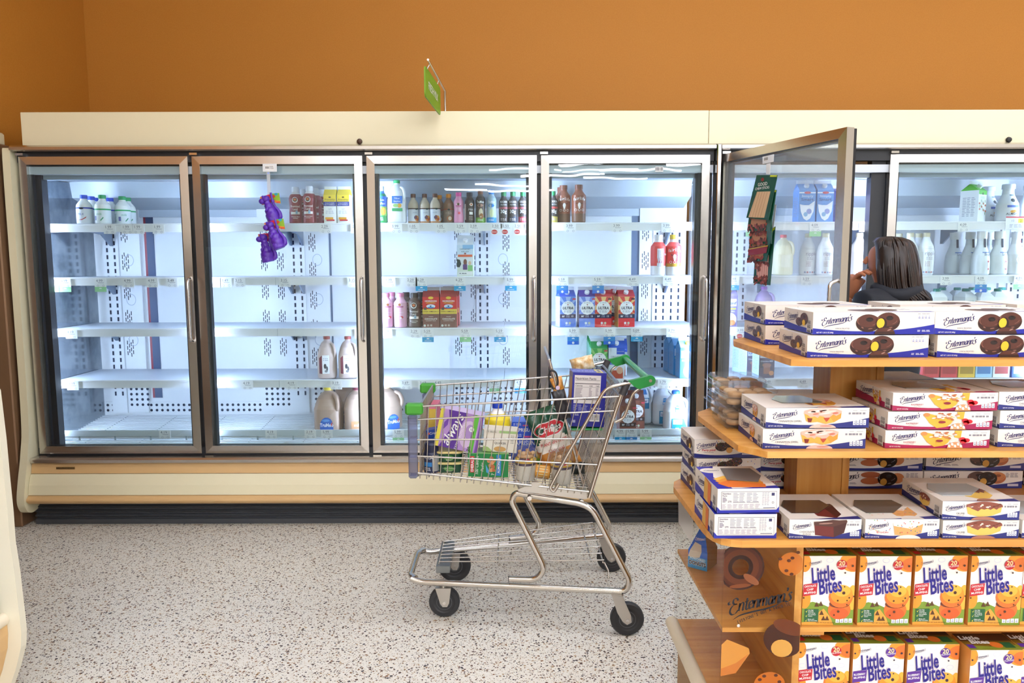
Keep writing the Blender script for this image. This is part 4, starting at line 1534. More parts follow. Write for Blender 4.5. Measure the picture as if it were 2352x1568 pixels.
# cooler door 1
on('blue_milk', 196, S1, 'blue-capped milk bottle at the front of its row, left of the green-capped ones', BL, .0, .12)
on('blue_milk', 213, S1, 'blue-capped milk bottle just behind the front blue-capped one', BL, .09, -.2)
on('blue_milk', 222, S1, 'blue-capped milk bottle half hidden left of the front green-capped bottle', BL, .18)
on('blue_milk', 256, S1, 'blue-capped milk bottle peeping out behind the front green-capped bottle', BL, .2)
on('green_milk', 238, S1, 'green-capped milk bottle in front of a blue-capped one', BL, .0, -.1)
on('green_milk', 284, S1, 'green-capped milk bottle standing alone at the right, nearer of two', BL, .09, .5)
on('green_milk', 296, S1, 'green-capped milk bottle behind the right-hand green-capped one', BL, .18, .4)
# door 2
on('choc_quart', 681, S1, 'maroon chocolate milk bottle left of its twin in the front row', BL, .04, .15)
on('choc_quart', 713, S1, 'maroon chocolate milk bottle, foremost, left of the yellow cartons', BL, .0, -.05)
on('choc_quart', 700, S1, 'maroon chocolate milk bottle in the second row between the two front ones', BL, .17)
on('choc_quart', 726, S1, 'maroon chocolate milk bottle in the second row behind the foremost one', BL, .12)
on('choc_quart', 741, S1, 'maroon chocolate milk bottle farthest right, beside the yellow cartons', BL, .2, .6)
on('yellow_buttermilk', 762, S1, 'yellow and white buttermilk carton beside the maroon bottles', CT, .0, .03)
on('yellow_buttermilk', 793, S1, 'yellow and white buttermilk carton nearest the door post', CT, .0, -.02)
on('choc_half', 753, S4, 'half-gallon chocolate milk jug with brown cap, left one on the fourth shelf', JG, .01, .15, r=.055)
on('choc_half', 801, S4, 'half-gallon chocolate milk jug beside the door post on the fourth shelf', JG, .01, .15, r=.055)
dk = DECK
on('choc_gallon', 757, dk, 'yellow-capped chocolate milk gallon with a round blue label, foremost', JG, .03, 0, r=.08, dz=-.006)
on('rose_gallon', 823, dk, 'dark-capped chocolate milk gallon right of the yellow-capped one', JG, .03, .2, r=.08, dz=-.004)
on('choc_gallon', 797, dk, 'yellow-capped chocolate milk gallon in the second row', JG, .2, .3, r=.08, dz=.014)
on('choc_gallon', 890, dk, 'chocolate milk gallon standing behind the edge of the third door', JG, .08, .6, r=.08, dz=0)
# door 3
on('pure_quart', 877, S1, 'blue and green milk bottle with white cap at the left post', BL, .0, 0, r=.03)
on('white_half', 913, S1, 'large white milk jug with green cap', JG, .0, .08, r=.05)
on('tan_milk', 950, S1, 'brown-capped tan milk bottle right of the white jug', BL, .01, .5)
on('tan_milk', 976, S1, 'brown-capped tan milk bottle in the middle of three', BL, .01, .35)
on('tan_milk', 1000, S1, 'brown-capped tan milk bottle left of the orange-capped one', BL, .0, .15)
on('orange_cap_milk', 1010, S1, 'orange-capped brown milk bottle hidden behind a tan one', BL, .1)
on('orange_cap_milk', 1031, S1, 'orange-capped brown milk bottle beside the small pink one', BL, .02, .1)
on('pink_small', 1054, S1, 'small pink milk bottle with hot pink cap', BL, .0, 0, r=.027)
on('dark_small', 1079, S1, 'small dark brown milk bottle with black cap', BL, .0, .1, r=.027)
on('choc_shake', 1104, S1, 'brown-capped chocolate shake bottle with green foot', BL, .0, 0, r=.028)
on('vanilla_shake', 1129, S1, 'blue-capped vanilla shake bottle', BL, .0, 0, r=.028)
on('protein_choc', 1157, S1, 'green-capped protein bottle beside the vanilla shake', BL, .02, 0, r=.027)
on('protein_plain', 1178, S1, 'green-capped protein bottle in the middle of three under the reflections', BL, .02, 0, r=.027)
on('protein_berry', 1201, S1, 'green-capped protein bottle with red foot at the door post', BL, .02, 0, r=.027)
on('whole_organic', 1070, S2, 'carton with a cow and two people printed on it, alone on the second shelf', CT, .0, 0, r=.045)
on('pink_quart', 888, S3, 'pink strawberry milk bottle at the left post, nearer of two', BL, .0, .4)
on('pink_quart', 901, S3, 'pink strawberry milk bottle in the second row', BL, .1, .8)
on('pink_quart', 921, S3, 'pink strawberry milk bottle next to the dark chocolate one', BL, .0, 0)
on('dark_quart', 953, S3, 'dark brown chocolate milk bottle at the front, left of the red cartons', BL, .0, 0)
on('dark_quart', 934, S3, 'dark brown chocolate milk bottle behind the pink one', BL, .1, .3)
on('dark_quart', 968, S3, 'dark brown chocolate milk bottle behind, next to the red carton', BL, .11, .3)
on('choc_omega', 992, S3, 'red and brown chocolate milk carton, left of the front pair', CT, .0, .02, r=.046)
on('choc_omega', 1032, S3, 'red and brown chocolate milk carton, right of the front pair', CT, .0, .02, r=.046)
on('choc_omega', 1037, S3, 'red and brown chocolate milk carton behind the right front one', CT, .11, 0, r=.046)
on('lemon_bottle', 1262, dk, 'pale yellow bottle at the left in the bottom of the fourth door', BL, .0, 0, r=.03, dz=-.003)
on('lemon_bottle', 1284, dk, 'pale yellow bottle right of its twin in the bottom of the fourth door', BL, .0, 0, r=.03, dz=-.003)
# door 4
on('protein_vanilla', 1270, S1, 'green-capped protein bottle with yellow foot at the left of the fourth door', BL, .0, .1, r=.027)
on('brown_quart', 1294, S1, 'brown chocolate milk bottle beside the green-capped protein bottle', BL, .03, .05)
on('brown_quart', 1329, S1, 'brown chocolate milk bottle standing apart at the right', BL, .0, 0)
on('brown_quart', 1288, S1, 'brown chocolate milk bottle in the second row', BL, .14)
on('red_back_quart', 1511, S2, 'red milk bottle with white cap showing its facts panel', BL, .0, 0, r=.043)
on('red_front_quart', 1546, S2, 'red milk bottle with yellow cap', BL, .0, -.05, r=.043)
on('ultra_blue', 1299, S3, 'blue ULTRA milk carton, first in the row', CT, .0, .2, r=.046)
on('ultra_violet', 1346, S3, 'blue ULTRA milk carton with purple top, second in the row', CT, .0, .04, r=.046)
on('ultra_red', 1383, S3, 'red ULTRA milk carton, third in the row', CT, .0, 0, r=.046)
on('ultra_red', 1434, S3, 'red ULTRA milk carton at the right end of the row', CT, .0, .1, r=.046)
on('ultra_red', 1410, S3, 'red ULTRA milk carton set back between two front ones', CT, .12, 0, r=.046)
for i in range(5):
    on('ultra_green', 1374 - i * 2.0, S4, ('green ULTRA milk carton at the front of the file', 'green ULTRA milk carton second in the file', 'green ULTRA milk carton in the middle of the file', 'green ULTRA milk carton fourth in the file', 'green ULTRA milk carton at the back of the file')[i], CT, .0 + i * .094, .0, r=.046)
on('blue_lactose', 1414, S4, 'white and blue lactose-free carton beside the green one', CT, .0, -.05, r=.046)
on('blue_lactose', 1420, S4, 'white and blue lactose-free carton behind the front one', CT, .1, -.05, r=.046)
on('lactaid_blue', 1574, S4, 'blue milk carton with yellow cap at the right end of the fourth shelf', CT, .0, .08, r=.046)
on('lactaid_blue', 1558, S4, 'blue milk carton behind, showing its side', CT, .11, .1, r=.046)
on('lactaid_blue', 1546, S4, 'blue milk carton farthest back, showing its side', CT, .22, .1, r=.046)
on('ultra_brown', 1438, dk, 'brown ULTRA chocolate carton, nearer one behind the cart', CT, .0, .05, r=.046, dz=0)
on('ultra_brown', 1458, dk, 'brown ULTRA chocolate carton, second one behind the cart', CT, .1, .05, r=.046, dz=.028)
on('lactaid_tall', 1475, dk, 'tall white milk jug with a blue arrow label', JG, .2, 0, r=.05, dz=.012)
on('lactaid_gallon', 1550, dk, 'white milk jug with blue cap at the front of the bottom shelf', JG, .02, 0, r=.064, dz=-.006)
on('lactaid_gallon', 1521, dk, 'white milk jug with blue cap behind the front one', JG, .165, .0, r=.064, dz=.008)
# second cooler
on('simply_smart', 1845, S1, 'sky blue milk carton seen through the open door, left of two', CT, .0, 0, r=.046)
on('simply_smart', 1886, S1, 'sky blue milk carton seen through the open door, right of two', CT, .0, 0, r=.046)
on('violet_carton', 1922, S1, 'violet carton beside the two sky blue ones', CT, .03, .4, r=.046)
on('cream_jug', 1796, S2, 'cream milk jug with red cap behind the open door', JG, .04, 0, r=.05)
for i, (px, dy, lab) in enumerate(((1853, .06, 'white pea-milk bottle seen through the open door, leftmost'), (1893, .0, 'white pea-milk bottle seen through the open door, second'), (1922, .08, 'white pea-milk bottle at the free edge of the open door'), (1970, .0, 'white pea-milk bottle in the gap beside the open door'), (1992, .1, 'white pea-milk bottle behind the one in the gap'),
                                   (2060, .12, 'white pea-milk bottle above the shopper\'s head, second row'), (2086, .0, 'white pea-milk bottle above the shopper\'s head, front row'), (2105, .1, 'white pea-milk bottle in the second row behind two front ones'), (2123, .0, 'white pea-milk bottle right of the shopper\'s head'))):
    on('pea_milk', px, S2, lab, BL, dy, 0, r=.044)
on('lactaid_violet', 1668, S3, 'violet milk carton at the post, third shelf', CT, .0, .05, r=.046)
on('a2_jug', 1752, S3, 'mauve milk jug behind the open door', JG, .02, 0, r=.05)
on('lactaid_choc', 1752, S4, 'chocolate milk carton with a printed glass, at the front', CT, .0, .1, r=.046)
on('lactaid_choc', 1722, S4, 'dark chocolate milk carton in the middle of three', CT, .09, .2, r=.046)
on('lactaid_choc', 1706, S4, 'dark chocolate milk carton at the back of three', CT, .19, .2, r=.046)
on('almond_green', 2232, S1, 'white carton with green top and printed almonds', CT, .0, .62, r=.06)
on('almond_carafe', 2266, S1, 'white almond-drink carafe set back beside the green-topped carton', BL, .135, .3, r=.058)
on('almond_carafe', 2311, S1, 'white almond-drink carafe in the middle', BL, .0, 0, r=.058)
on('almond_carafe', 2360, S1, 'white almond-drink carafe cut by the edge of the picture', BL, .07, 0, r=.058)
for px, dy, lab in ((2188, .2, 'white long-necked almond bottle at the back left'), (2224, .1, 'white long-necked almond bottle with dark neck tag'), (2250, .0, 'white long-necked almond bottle in front, left of two'), (2270, .2, 'white long-necked almond bottle behind the front pair'), (2290, .0, 'white long-necked almond bottle in front, right of two')):
    on('simply_almond', px, S2, lab, BL, dy, .1, r=.046)
on('oat_bottle', 2328, S2, 'white oat-drink bottle with red mark near the frame edge', BL, .0, .1, r=.046)
for i, (px, dy) in enumerate(((2147, .0), (2213, .02), (2254, .0), (2286, .0))):
    on('teal_carton', px, S3, ('white carton with teal cap right beside the shopper', 'white carton with teal cap, turned a little', 'white carton with teal cap, second from the right', 'white carton with teal cap, rightmost')[i], CT, dy, (.0, .25, 0, 0)[i], r=.04)
for i, px in enumerate((2160, 2194, 2228, 2262, 2296)):
    on('teal_carton', px, S3, ('white carton with teal cap in the back row, first', 'white carton with teal cap in the back row, second', 'white carton with teal cap in the back row, third', 'white carton with teal cap in the back row, fourth', 'white carton with teal cap in the back row, last')[i], CT, .17, 0, r=.04)
for i, (k, px) in enumerate((('red_box', 2127), ('red_box', 2168), ('yellow_box', 2208), ('sky_box', 2247), ('white_box', 2287), ('navy_box', 2330))):
    on(k, px, S4, ('red carton nearest the shopper in the low row', 'red carton next to the yellow one', 'yellow carton under the top display board', 'sky blue carton right of the yellow one', 'white carton left of the navy one', 'navy carton reading try this')[i], CT, .0, 0, r=.046)

# ------------------------------------------------------------------ the shopping cart
def lerp(a, b, t):
    return a + (b - a) * t


bn = lambda px, py: at(px, py, lerp(2.80, 2.755, (px - 960) / 470))          # near basket side
bf = lambda px, py: at(px, py, lerp(3.30, 3.33, (px - 1000) / 400))          # far basket side
cn = lambda px, py: at(px, py, lerp(2.89, 2.745, (px - 950) / 490))          # near chassis tube
cf = lambda px, py: at(px, py, lerp(3.26, 3.325, (px - 1000) / 400))         # far chassis tube
YC = 3.04
cart = empty('shopping_cart', (.05, YC, 0), 'wire shopping cart with green handle, full of groceries, in front of the coolers', 'shopping cart')
mir = lambda p: Vector((p.x, 2 * YC - p.y, p.z))
TUBE = M('#cbc6bf', .17, 1.0)
GREEN = M('#1f8a3c', .35)
RUBBER = M('#26272a', .55)

# side walls of wire
for side in (0, 1):
    b = MB()
    q = (lambda p: p) if side == 0 else mir
    rows = [((964, 933), (1424, 910), .0042), ((960, 963), (1414, 943), .0035), ((957, 1009.5), (1393, 1007), .0035), ((957, 1047), (1375, 1067), .0035), ((960, 1086), (1354, 1129), .0045)]
    for a, c, r in rows:
        b.tube([q(bn(*a)), q(bn(*c))], r, WIRE, 6)
    n = 26
    for i in range(n):
        t = i / (n - 1)
        top = bn(lerp(966, 1418, t), lerp(932, 909, t))
        bot = bn(lerp(964, 1350, t), lerp(1099, 1136, t))
        d = Vector((0, .004, 0))
        b.tube([q(top + d), q(bot + d)], .0021, WIRE, 5)
    part(b, 'basket_side', cart)
# floor of wire
b = MB()
fl, fr_ = bn(960, 1095), bn(1354, 1132)
for i in range(17):
    t = i / 16
    p0 = Vector((lerp(fl.x, fr_.x, t), 2.805, lerp(fl.z, fr_.z, t)))
    b.tube([p0, Vector((p0.x, 2 * YC - 2.805, p0.z))], .0025, WIRE, 5)
for i in range(14):
    y = lerp(2.82, 2 * YC - 2.82, i / 13)
    b.tube([(fl.x, y, fl.z + .004), (fr_.x, y, fr_.z + .004)], .0021, WIRE, 5)
part(b, 'basket_floor', cart)
# front wall
b = MB()
ft, fb = bn(960, 930), bn(960, 1097)
for i in range(16):
    y = lerp(2.812, 2 * YC - 2.812, i / 15)
    b.tube([(ft.x + .01, y, ft.z), (fb.x + .006, y, fb.z)], .0021, WIRE, 5)
for t in (0, .18, .45, .7, .97):
    p = ft.lerp(fb, t)
    b.tube([(p.x + .008, 2.805, p.z), (p.x + .008, 2 * YC - 2.805, p.z)], .0035, WIRE, 6)
part(b, 'basket_front', cart)
# rear gate, leaning with the basket end
b = MB()
gt, gb = bn(1434, 889), bn(1356, 1140)
for i in range(18):
    y = lerp(2.79, 2 * YC - 2.79, i / 17)
    b.tube([(gt.x - .006, y, gt.z - .02), (gb.x - .006, y, gb.z + .01)], .0024, WIRE, 5)
for t in (.04, .3, .55, .78, .98):
    p = gt.lerp(gb, t)
    b.tube([(p.x - .003, 2.785, p.z), (p.x - .003, 2 * YC - 2.785, p.z)], .0035, WIRE, 6)
part(b, 'rear_gate', cart)
# end posts and handle arms
for side in (0, 1):
    q = (lambda p: p) if side == 0 else mir
    b = MB()
    b.tube([q(p) for p in arc_path([bn(1434, 887), bn(1412, 950), bn(1353, 1143)], .02)], .0085, TUBE, 10)
    d = Vector((0, -.012, 0))
    b.tube([q(p + d) for p in arc_path([bn(1452, 876), bn(1391, 889), bn(1297, 1052), bn(1263, 1117), bn(1271, 1128), bn(1283, 1108)], .03)], .0066, TUBE, 10)
    b.tube([q(p + d) for p in arc_path([bn(1470, 889), bn(1452, 902), bn(1432, 958), bn(1412, 968)], .015)], .006, TUBE, 8)
    part(b, 'handle_arm', cart)
    b = MB()
    c0 = bn(1434, 889)
    b.tube([q(c0 + Vector((.012, -.004, .024))), q(c0 + Vector((-.008, -.004, -.028)))], .0145, M('#3b3b40', .4), 10)
    part(b, 'post_cap', cart)
b = MB()
hz = at(1490, 872, 2.75)
for side in (0, 1):
    y = 2.742 if side == 0 else 2 * YC - 2.742
    A = [at(1443, 874, 2.745), at(1493, 861, 2.745), at(1501, 872, 2.745), at(1495, 884, 2.745), at(1467, 892, 2.745), at(1455, 886, 2.745)]
    pts = [(p.x, p.z) for p in A]
    b.prism(pts, lambda a, c, h, y=y: (a, y + h, c), -.012, .012, GREEN)
    ca = at(1492, 872.5, 2.745)
    ring = [(ca.x + .0195 * math.cos(t), ca.z + .0195 * math.sin(t)) for t in [i * math.pi / 10 for i in range(20)]]
    b.prism(ring, lambda a, c, h, y=y: (a, y + h, c), -.0135, .0135, GREEN)
    for s in (-1, 1):
        ring = [(ca.x + .006 * math.cos(t), ca.z + .006 * math.sin(t)) for t in [i * math.pi / 6 for i in range(12)]]
        b.prism(ring, lambda a, c, h, y=y, s=s: (a, y + s * (.0135 + h), c), 0, .002, CHROME)
b.tube([(hz.x, 2.75, hz.z), (hz.x, 2 * YC - 2.75, hz.z)], .0135, M('#2a9a48', .25), 14)
part(b, 'handle', cart)
# child-seat flap and seat plate
b = MB()
for y in (2.83, 2 * YC - 2.83):
    b.tube([at(1262, 826, 2.83) * 1.0 + Vector((0, y - 2.83, 0)), at(1340, 1120, 2.83) + Vector((0, y - 2.83, .01))], .005, TUBE, 8)
for t in (0, .1):
    p = at(1262, 826, 2.83).lerp(at(1340, 1120, 2.83), t)
    b.tube([(p.x, 2.83, p.z), (p.x, 2 * YC - 2.83, p.z)], .0045 if t == 0 else .0028, WIRE, 7)
for i in range(5, 12):
    y = lerp(2.83, 2 * YC - 2.83, i / 12)
    p, r2 = at(1262, 826, 2.83), at(1340, 1120, 2.83)
    b.tube([(p.x, y, p.z), (r2.x, y, r2.z)], .0021, WIRE, 5)
part(b, 'seat_back', cart)
b = MB()
s0, s1 = at(1308, 985, 2.85), at(1384, 990, 2.85)
b.cbox(s0.x + .008, s1.x, 2.85, 2 * YC - 2.85, s0.z - .006, s0.z, GREEN, .002)
part(b, 'seat_plate', cart, 'green plastic child-seat plate')
b = MB()
for (a, c) in (((1408, 846), (1436, 890)), ((1402, 862), (1430, 905))):
    b.tube([mir(bn(1434, 889)) + Vector((-.01, 0, 0.0 if a[1] < 850 else -.04)), bn(1434, 889) + Vector((-.01, 0, 0.0 if a[1] < 850 else -.04))], .005, M('#9aa3ae', .3, .8), 8)
part(b, 'gate_hinge_rod', cart)
# green corner caps and plastic corner guards at the front
for side in (0, 1):
    q = (lambda p: p) if side == 0 else mir
    p0 = bn(964, 934)
    y = q(p0).y
    s = 1 if side == 0 else -1
    b = MB()
    ya, yb = sorted((y - s * .014, y + s * .03))
    b.cbox(p0.x - .055, p0.x + .012, ya, yb, p0.z - .03, p0.z + .012, M('#3f9a2c', .4), .007)
    part(b, 'corner_cap', cart, 'green plastic corner cap')
    b = MB()
    ya, yb = sorted((y - s * .012, y + s * .022))
    z0 = bn(950, 1097).z
    b.cbox(p0.x - .046, p0.x - .012, ya, yb, z0, p0.z - .031, clear_mat('smoky_plastic', '#c0c3d6', 1.2, .1, .3, '#9094b0') if side == 0 else bpy.data.materials['smoky_plastic'], .006)
    for k in range(4):
        zz = lerp(z0 + .01, p0.z - .05, k / 3)
        b.box(p0.x - .04, p0.x - .014, ya + .003, yb - .003, zz, zz + .004, M('#6a6f9c', .4))
    part(b, 'corner_guard', cart, 'smoky blue plastic corner guard')
# mounting plate under the basket
b = MB()
P = [bn(1209, 1116), bn(1350, 1131), bn(1350, 1147), bn(1345, 1149), bn(1190, 1127), bn(1190, 1123)]
for y in (2.775, 2 * YC - 2.79):
    b.prism([(p.x, p.z) for p in P], lambda a, c, h, y=y: (a, y + h, c), 0, .008, ZINC)
b.box(P[1].x - .02, P[1].x, 2.783, 2 * YC - 2.79, P[2].z, P[1].z, ZINC)
b.box(bn(1221, 1108).x, bn(1237, 1108).x, 2.762, 2.775, bn(1229, 1116).z, bn(1229, 1105).z, ZINC)
part(b, 'mounting_plate', cart)
# chassis of bent tube: both sides joined round the front
b = MB()
near = [cn(1169, 1329), cn(1232, 1331), cn(1252, 1306), cn(1175, 1150), cn(1183, 1131), cn(1336, 1156), cn(1362, 1170), cn(1448, 1335), cn(1436, 1358), cn(965, 1336), cn(944, 1328)]
r = .0125
path = arc_path(near, .05, 6)
b.tube(path, r, TUBE, 12)
b.tube([cn(1168.5, 1329), cn(1170, 1329)], .0128, BLACK, 12)
part(b, 'chassis_side', cart)
b = MB()
far = [mir(p) for p in near]
b.tube(arc_path(far, .05, 6), r, TUBE, 12)
b.tube([mir(cn(1168.5, 1329)), mir(cn(1170, 1329))], .0128, BLACK, 12)
part(b, 'chassis_side', cart)
b = MB()
p = cn(944, 1328)
b.tube(arc_path([p + Vector((.02, .0, 0)), p + Vector((-.006, .03, 0)), mir(p) + Vector((-.006, -.03, 0)), mir(p) + Vector((.02, 0, 0))], .03), r, TUBE, 12)
p = cn(1336, 1156)
part(b, 'front_tube', cart)
for dx in (0, -.2):
    b = MB()
    b.tube([p + Vector((dx, 0, .006 - dx * .07)), mir(p) + Vector((dx, 0, .006 - dx * .07))], .009, TUBE, 8)
    part(b, 'cross_tube', cart)
# lower rack of wires
b = MB()
z0 = cn(990, 1311).z
ra, rb = -.30, .36
zl = lambda x: lerp(.225, .235, (x - ra) / (rb - ra))
for i in range(7):
    t = i / 6
    ya, yb = lerp(2.93, 2 * YC - 2.93, t), lerp(2.83, 2 * YC - 2.83, t)
    b.tube([(ra, ya, .215), (rb, yb, .262)], .003, WIRE, 6)
for x, z in ((ra, .209), (-.06, .226), (.31, .252), (rb - .004, .256)):
    e = lerp(2.92, 2.82, (x - ra) / (rb - ra))
    b.tube([(x, e, z), (x, 2 * YC - e, z)], .0034, WIRE, 6)
for y in (2.82, 2 * YC - 2.82):
    b.tube([(rb, y, .256), (rb + .012, y - .03 * (1 if y < YC else -1), .235), (rb + .012, y - .045 * (1 if y < YC else -1), .21)], .0034, WIRE, 6)
b.box(ra - .01, ra + .045, 2.905, 2 * YC - 2.905, .178, .206, M('#7f8384', .4, .8))
part(b, 'lower_rack', cart)


def wheel_parts(px, py, rpx, y, front, tag_):
    c = at(px, py, y)
    R = c.z
    root = None
    f = MB()
    sgn = -1
    if front:
        P = [(c.x - .035, R + .062), (c.x + .028, R + .062), (c.x + .02, R + .0), (c.x + .012, R - .016), (c.x - .006, R - .016), (c.x - .016, R - .002)]
    else:
        P = [(c.x - .062, R + .098), (c.x - .022, R + .098), (c.x + .012, R + .02), (c.x + .015, R - .008), (c.x - .002, R - .018), (c.x - .02, R - .004), (c.x - .04, R + .03)]
    for s in (-1, 1):
        f.prism(P, lambda a, q, h, s=s: (a, y + s * (.017 + h), q), 0, .0025, ZINC)
        for dx, dz in ((0, 0),):
            ring = [(c.x + dx + .0065 * math.cos(t), R + dz + .0065 * math.sin(t)) for t in [i * math.pi / 5 for i in range(10)]]
            f.prism(ring, lambda a, q, h, s=s: (a, y + s * (.0195 + h), q), 0, .003, CHROME)
    f.box(P[0][0], P[1][0], y - .019, y + .019, P[0][1] - .003, P[0][1], ZINC)
    if front:
        f.tube([(c.x - .004, y, P[0][1]), (c.x - .004, y, P[0][1] + .012)], .012, ZINC, 10)
    fo = part(f, 'caster_fork', cart)
    w = MB()
    w.lathe([(R * .2, -.012), (R * .45, -.013), (R * .52, -.011), (R * .62, -.0115), (R * .7, -.014), (R * .93, -.0145), (R - .0006, -.009), (R - .0006, .009), (R * .93, .0145), (R * .7, .014), (R * .62, .0115), (R * .52, .011), (R * .45, .013), (R * .2, .012)], RUBBER, 32)
    w.lathe([(R * .5, -.0125), (R * .5, .0125)], M('#55565a', .5), 20)
    w.v = [(c.x + a, y + zz, R + q) for a, q, zz in w.v]
    w.build('wheel', parent=fo)


wheel_parts(1021, 1380, 34, 2.896, True, '')
wheel_parts(1044, 1297, 32, 3.23, True, '')
wheel_parts(1440, 1419, 37, 2.743, False, '')
wheel_parts(1404, 1279, 32, 3.33, False, '')


# ---- groceries in the cart
def bx(w, h, d, mats, art=None, left=None, top=None, base=M('#dddddd')):
    """box with its front-bottom-left corner at the origin; -y is the front"""
    b = MB()
    b.box(0, w, 0, d, 0, h, base, mats)
    if art:
        art(b, frame((0, 0, 0), (1, 0, 0), (0, 0, 1)), w, h)
    if left:
        left(b, frame((0, d, 0), (0, -1, 0), (0, 0, 1)), d, h)
    if top:
        top(b, frame((0, 0, h), (1, 0, 0), (0, 1, 0)), w, d)
    return b


GR = 'groceries in the cart'
floor_z = lambda x: lerp(fl.z, fr_.z, (x - fl.x) / (fr_.x - fl.x)) + .0075


def pads(b, fr, w, h):
    V = lambda c: M(c, .4)
    b.rect(fr, 0, 0, w, h, V('#b58fcc'), .0003)
    b.poly(fr, [(w * .18, h), (w * .62, h), (w * .5, h * .55), (w * .55, 0), (w * .1, 0), (w * .3, h * .5)], V('#5a2c94'), .0006)
    b.ell(fr, w * .72, h * .45, w * .2, h * .36, V('#d6bede'), .0006)
    b.ell(fr, w * .74, h * .52, w * .1, h * .2, V('#ab8cc6'), .0009)
    b.rect(fr, 0, 0, w * .09, h, V('#e6d84c'), .0009)
    b.rect(fr, w * .8, 0, w * .9, h, V('#5fb83a'), .0009)
    b.rect(fr, w * .94, 0, w, h, V('#7a4aa4'), .0009)
    b.poly(fr, [(w * .13, h * .45), (w * .22, h * .6), (w * .22, h * .8), (w * .13, h * .65)], V('#6a3ca2'), .0009)
    b.text(fr, 'always', w * .44, h * .46, h * .34, WHITEP, .0012, rot=math.radians(72), shear=.25, bold=.01)
    b.text(fr, 'EXTRA PROTECTION', w * .575, h * .4, h * .085, V('#efe6f6'), .0014, rot=math.radians(80))
    b.ell(fr, w * .78, h * .6, w * .06, w * .06, WHITEP, .0012)
    b.text(fr, '5x', w * .78, h * .575, h * .07, V('#5a2c94'), .0015)
    b.text(fr, '30', w * .85, h * .07, h * .14, V('#1f3a1a'), .0012, bold=.02, rot=1.4)


b = bx(.168, .15, .085, {'-x': M('#e4d85c', .4), '+z': M('#c9b6dc', .4), '+x': M('#7a4aa4', .4)}, pads)
p = at(997, 1043, 2.84)
tag(b.build('pad_box', loc=(p.x, 2.84, p.z + .037), rot=(0, math.radians(12), 0)), 'purple box reading always, tilted, near the front of the cart', 'box', GR)

for i, (py, lab) in enumerate(((1105, 'green margarine tub with cream lid, lower of two in the cart'), (1078, 'green margarine tub with cream lid, upper of two in the cart'))):
    b = MB()
    w, d, h = .108, .105, .0335
    b.lathe([(.046, 0), (.054, .034)], M('#174a34', .35), 28, sq=4)
    fr = lambda a, c, hh=0.0: Vector((a, -.0505 - c * .24 - hh, c))
    b.ell(fr, 0, .019, .02, .011, M('#5a9a4a', .4), .0006)
    b.text(fr, 'I Can\'t Believe', 0, .018, .0085, M('#e6ead0', .4), .001)
    b.text(fr, 'Butter!', 0, .007, .0085, M('#e6ead0', .4), .001, shear=.2)
    l = MB()
    l.lathe([(.0565, .0345), (.0575, .036), (.0575, .041), (.055, .0425)], M('#e0cc8a', .35), 28, sq=4)
    x = X_at(1034, 2.885, .6)
    o = tag(b.build('margarine_tub', loc=(x, 2.895, floor_z(x) + .004 + i * .0432)), lab, 'tub', GR)
    l.build('lid', parent=o)


def nuts(b, fr, w, h):
    b.rect(fr, w * .06, h * .18, w * .16, h * .88, M('#d02c34', .4))
    b.text(fr, 'EMERALD', w * .14, h * .53, h * .15, WHITEP, .0006, rot=math.pi / 2, bold=.02, width=h * .62)
    b.text(fr, '100 Calorie', w * .26, h * .5, h * .17, WHITEP, .0006, rot=math.pi / 2, shear=.2)
    b.text(fr, 'Packs', w * .39, h * .42, h * .17, WHITEP, .0006, rot=math.pi / 2, shear=.2)
    for k, (x, y, r) in enumerate(((.52, .7, .05), (.58, .82, .045), (.6, .62, .05), (.55, .5, .045), (.62, .45, .05), (.58, .3, .05), (.65, .72, .04), (.64, .3, .04))):
        b.ell(fr, w * x, h * y, w * r, h * r * 1.9, M(('#c98452', '#b8683a', '#d69a6a')[k % 3], .5), .0006 + .0002 * k, 12, rot=k)
    b.poly(fr, [(w * .44, h * .55), (w * .5, h * .35), (w * .56, h * .1), (w * .46, h * .2)], M('#4fa4d6', .4), .0006)
    b.rect(fr, w * .7, h * .06, w * .82, h * .96, M('#2a7fc4', .4))
    b.text(fr, 'ALMONDS', w * .79, h * .5, h * .14, WHITEP, .0006, rot=math.pi / 2, bold=.01)
    b.text(fr, '7', w * .66, h * .12, h * .18, WHITEP, .0006, rot=math.pi / 2)


b = bx(.158, .092, .09, {'+z': M('#86b86a', .4), '+x': M('#d9cdb9', .4)}, nuts, base=M('#12803c', .4))
x = at(1074, 1118, 2.83).x
tag(b.build('nut_box', loc=(x, 2.832, floor_z(x)), rot=(0, math.radians(1.5), 0)), 'green box of nut packs lying on the cart floor', 'box', GR)


def oats(b, fr, w, h):
    b.rect(fr, w * .45, h * .86, w, h * .97, M('#a9cc86', .4))
    b.greek(fr, w * .08, h * .86, w * .38, h * .95, 2, M('#8a8a80', .5))
    b.text(fr, 'QUAKER', w * .5, h * .36, h * .13, M('#2a2320', .4), .0006, bold=.01)
    b.ell(fr, w * .5, h * .14, w * .18, h * .12, M('#c99a5c', .5))
    b.poly(fr, [(0, 0), (w * .3, 0), (w * .15, h * .2), (0, h * .25)], M('#a8c27a', .5))
    b.greek(fr, w * .8, h * .4, w * .9, h * .8, 6, M('#8a8a80', .5))


b = bx(.132, .088, .08, {}, oats, base=M('#e6e0d2', .45))
x = at(1109, 1059, 2.85).x
tag(b.build('oat_box', loc=(x, 2.852, floor_z(x + .02) + .102), rot=(0, math.radians(4), 0)), 'cream oat box reading QUAKER on top of the green box', 'box', GR)


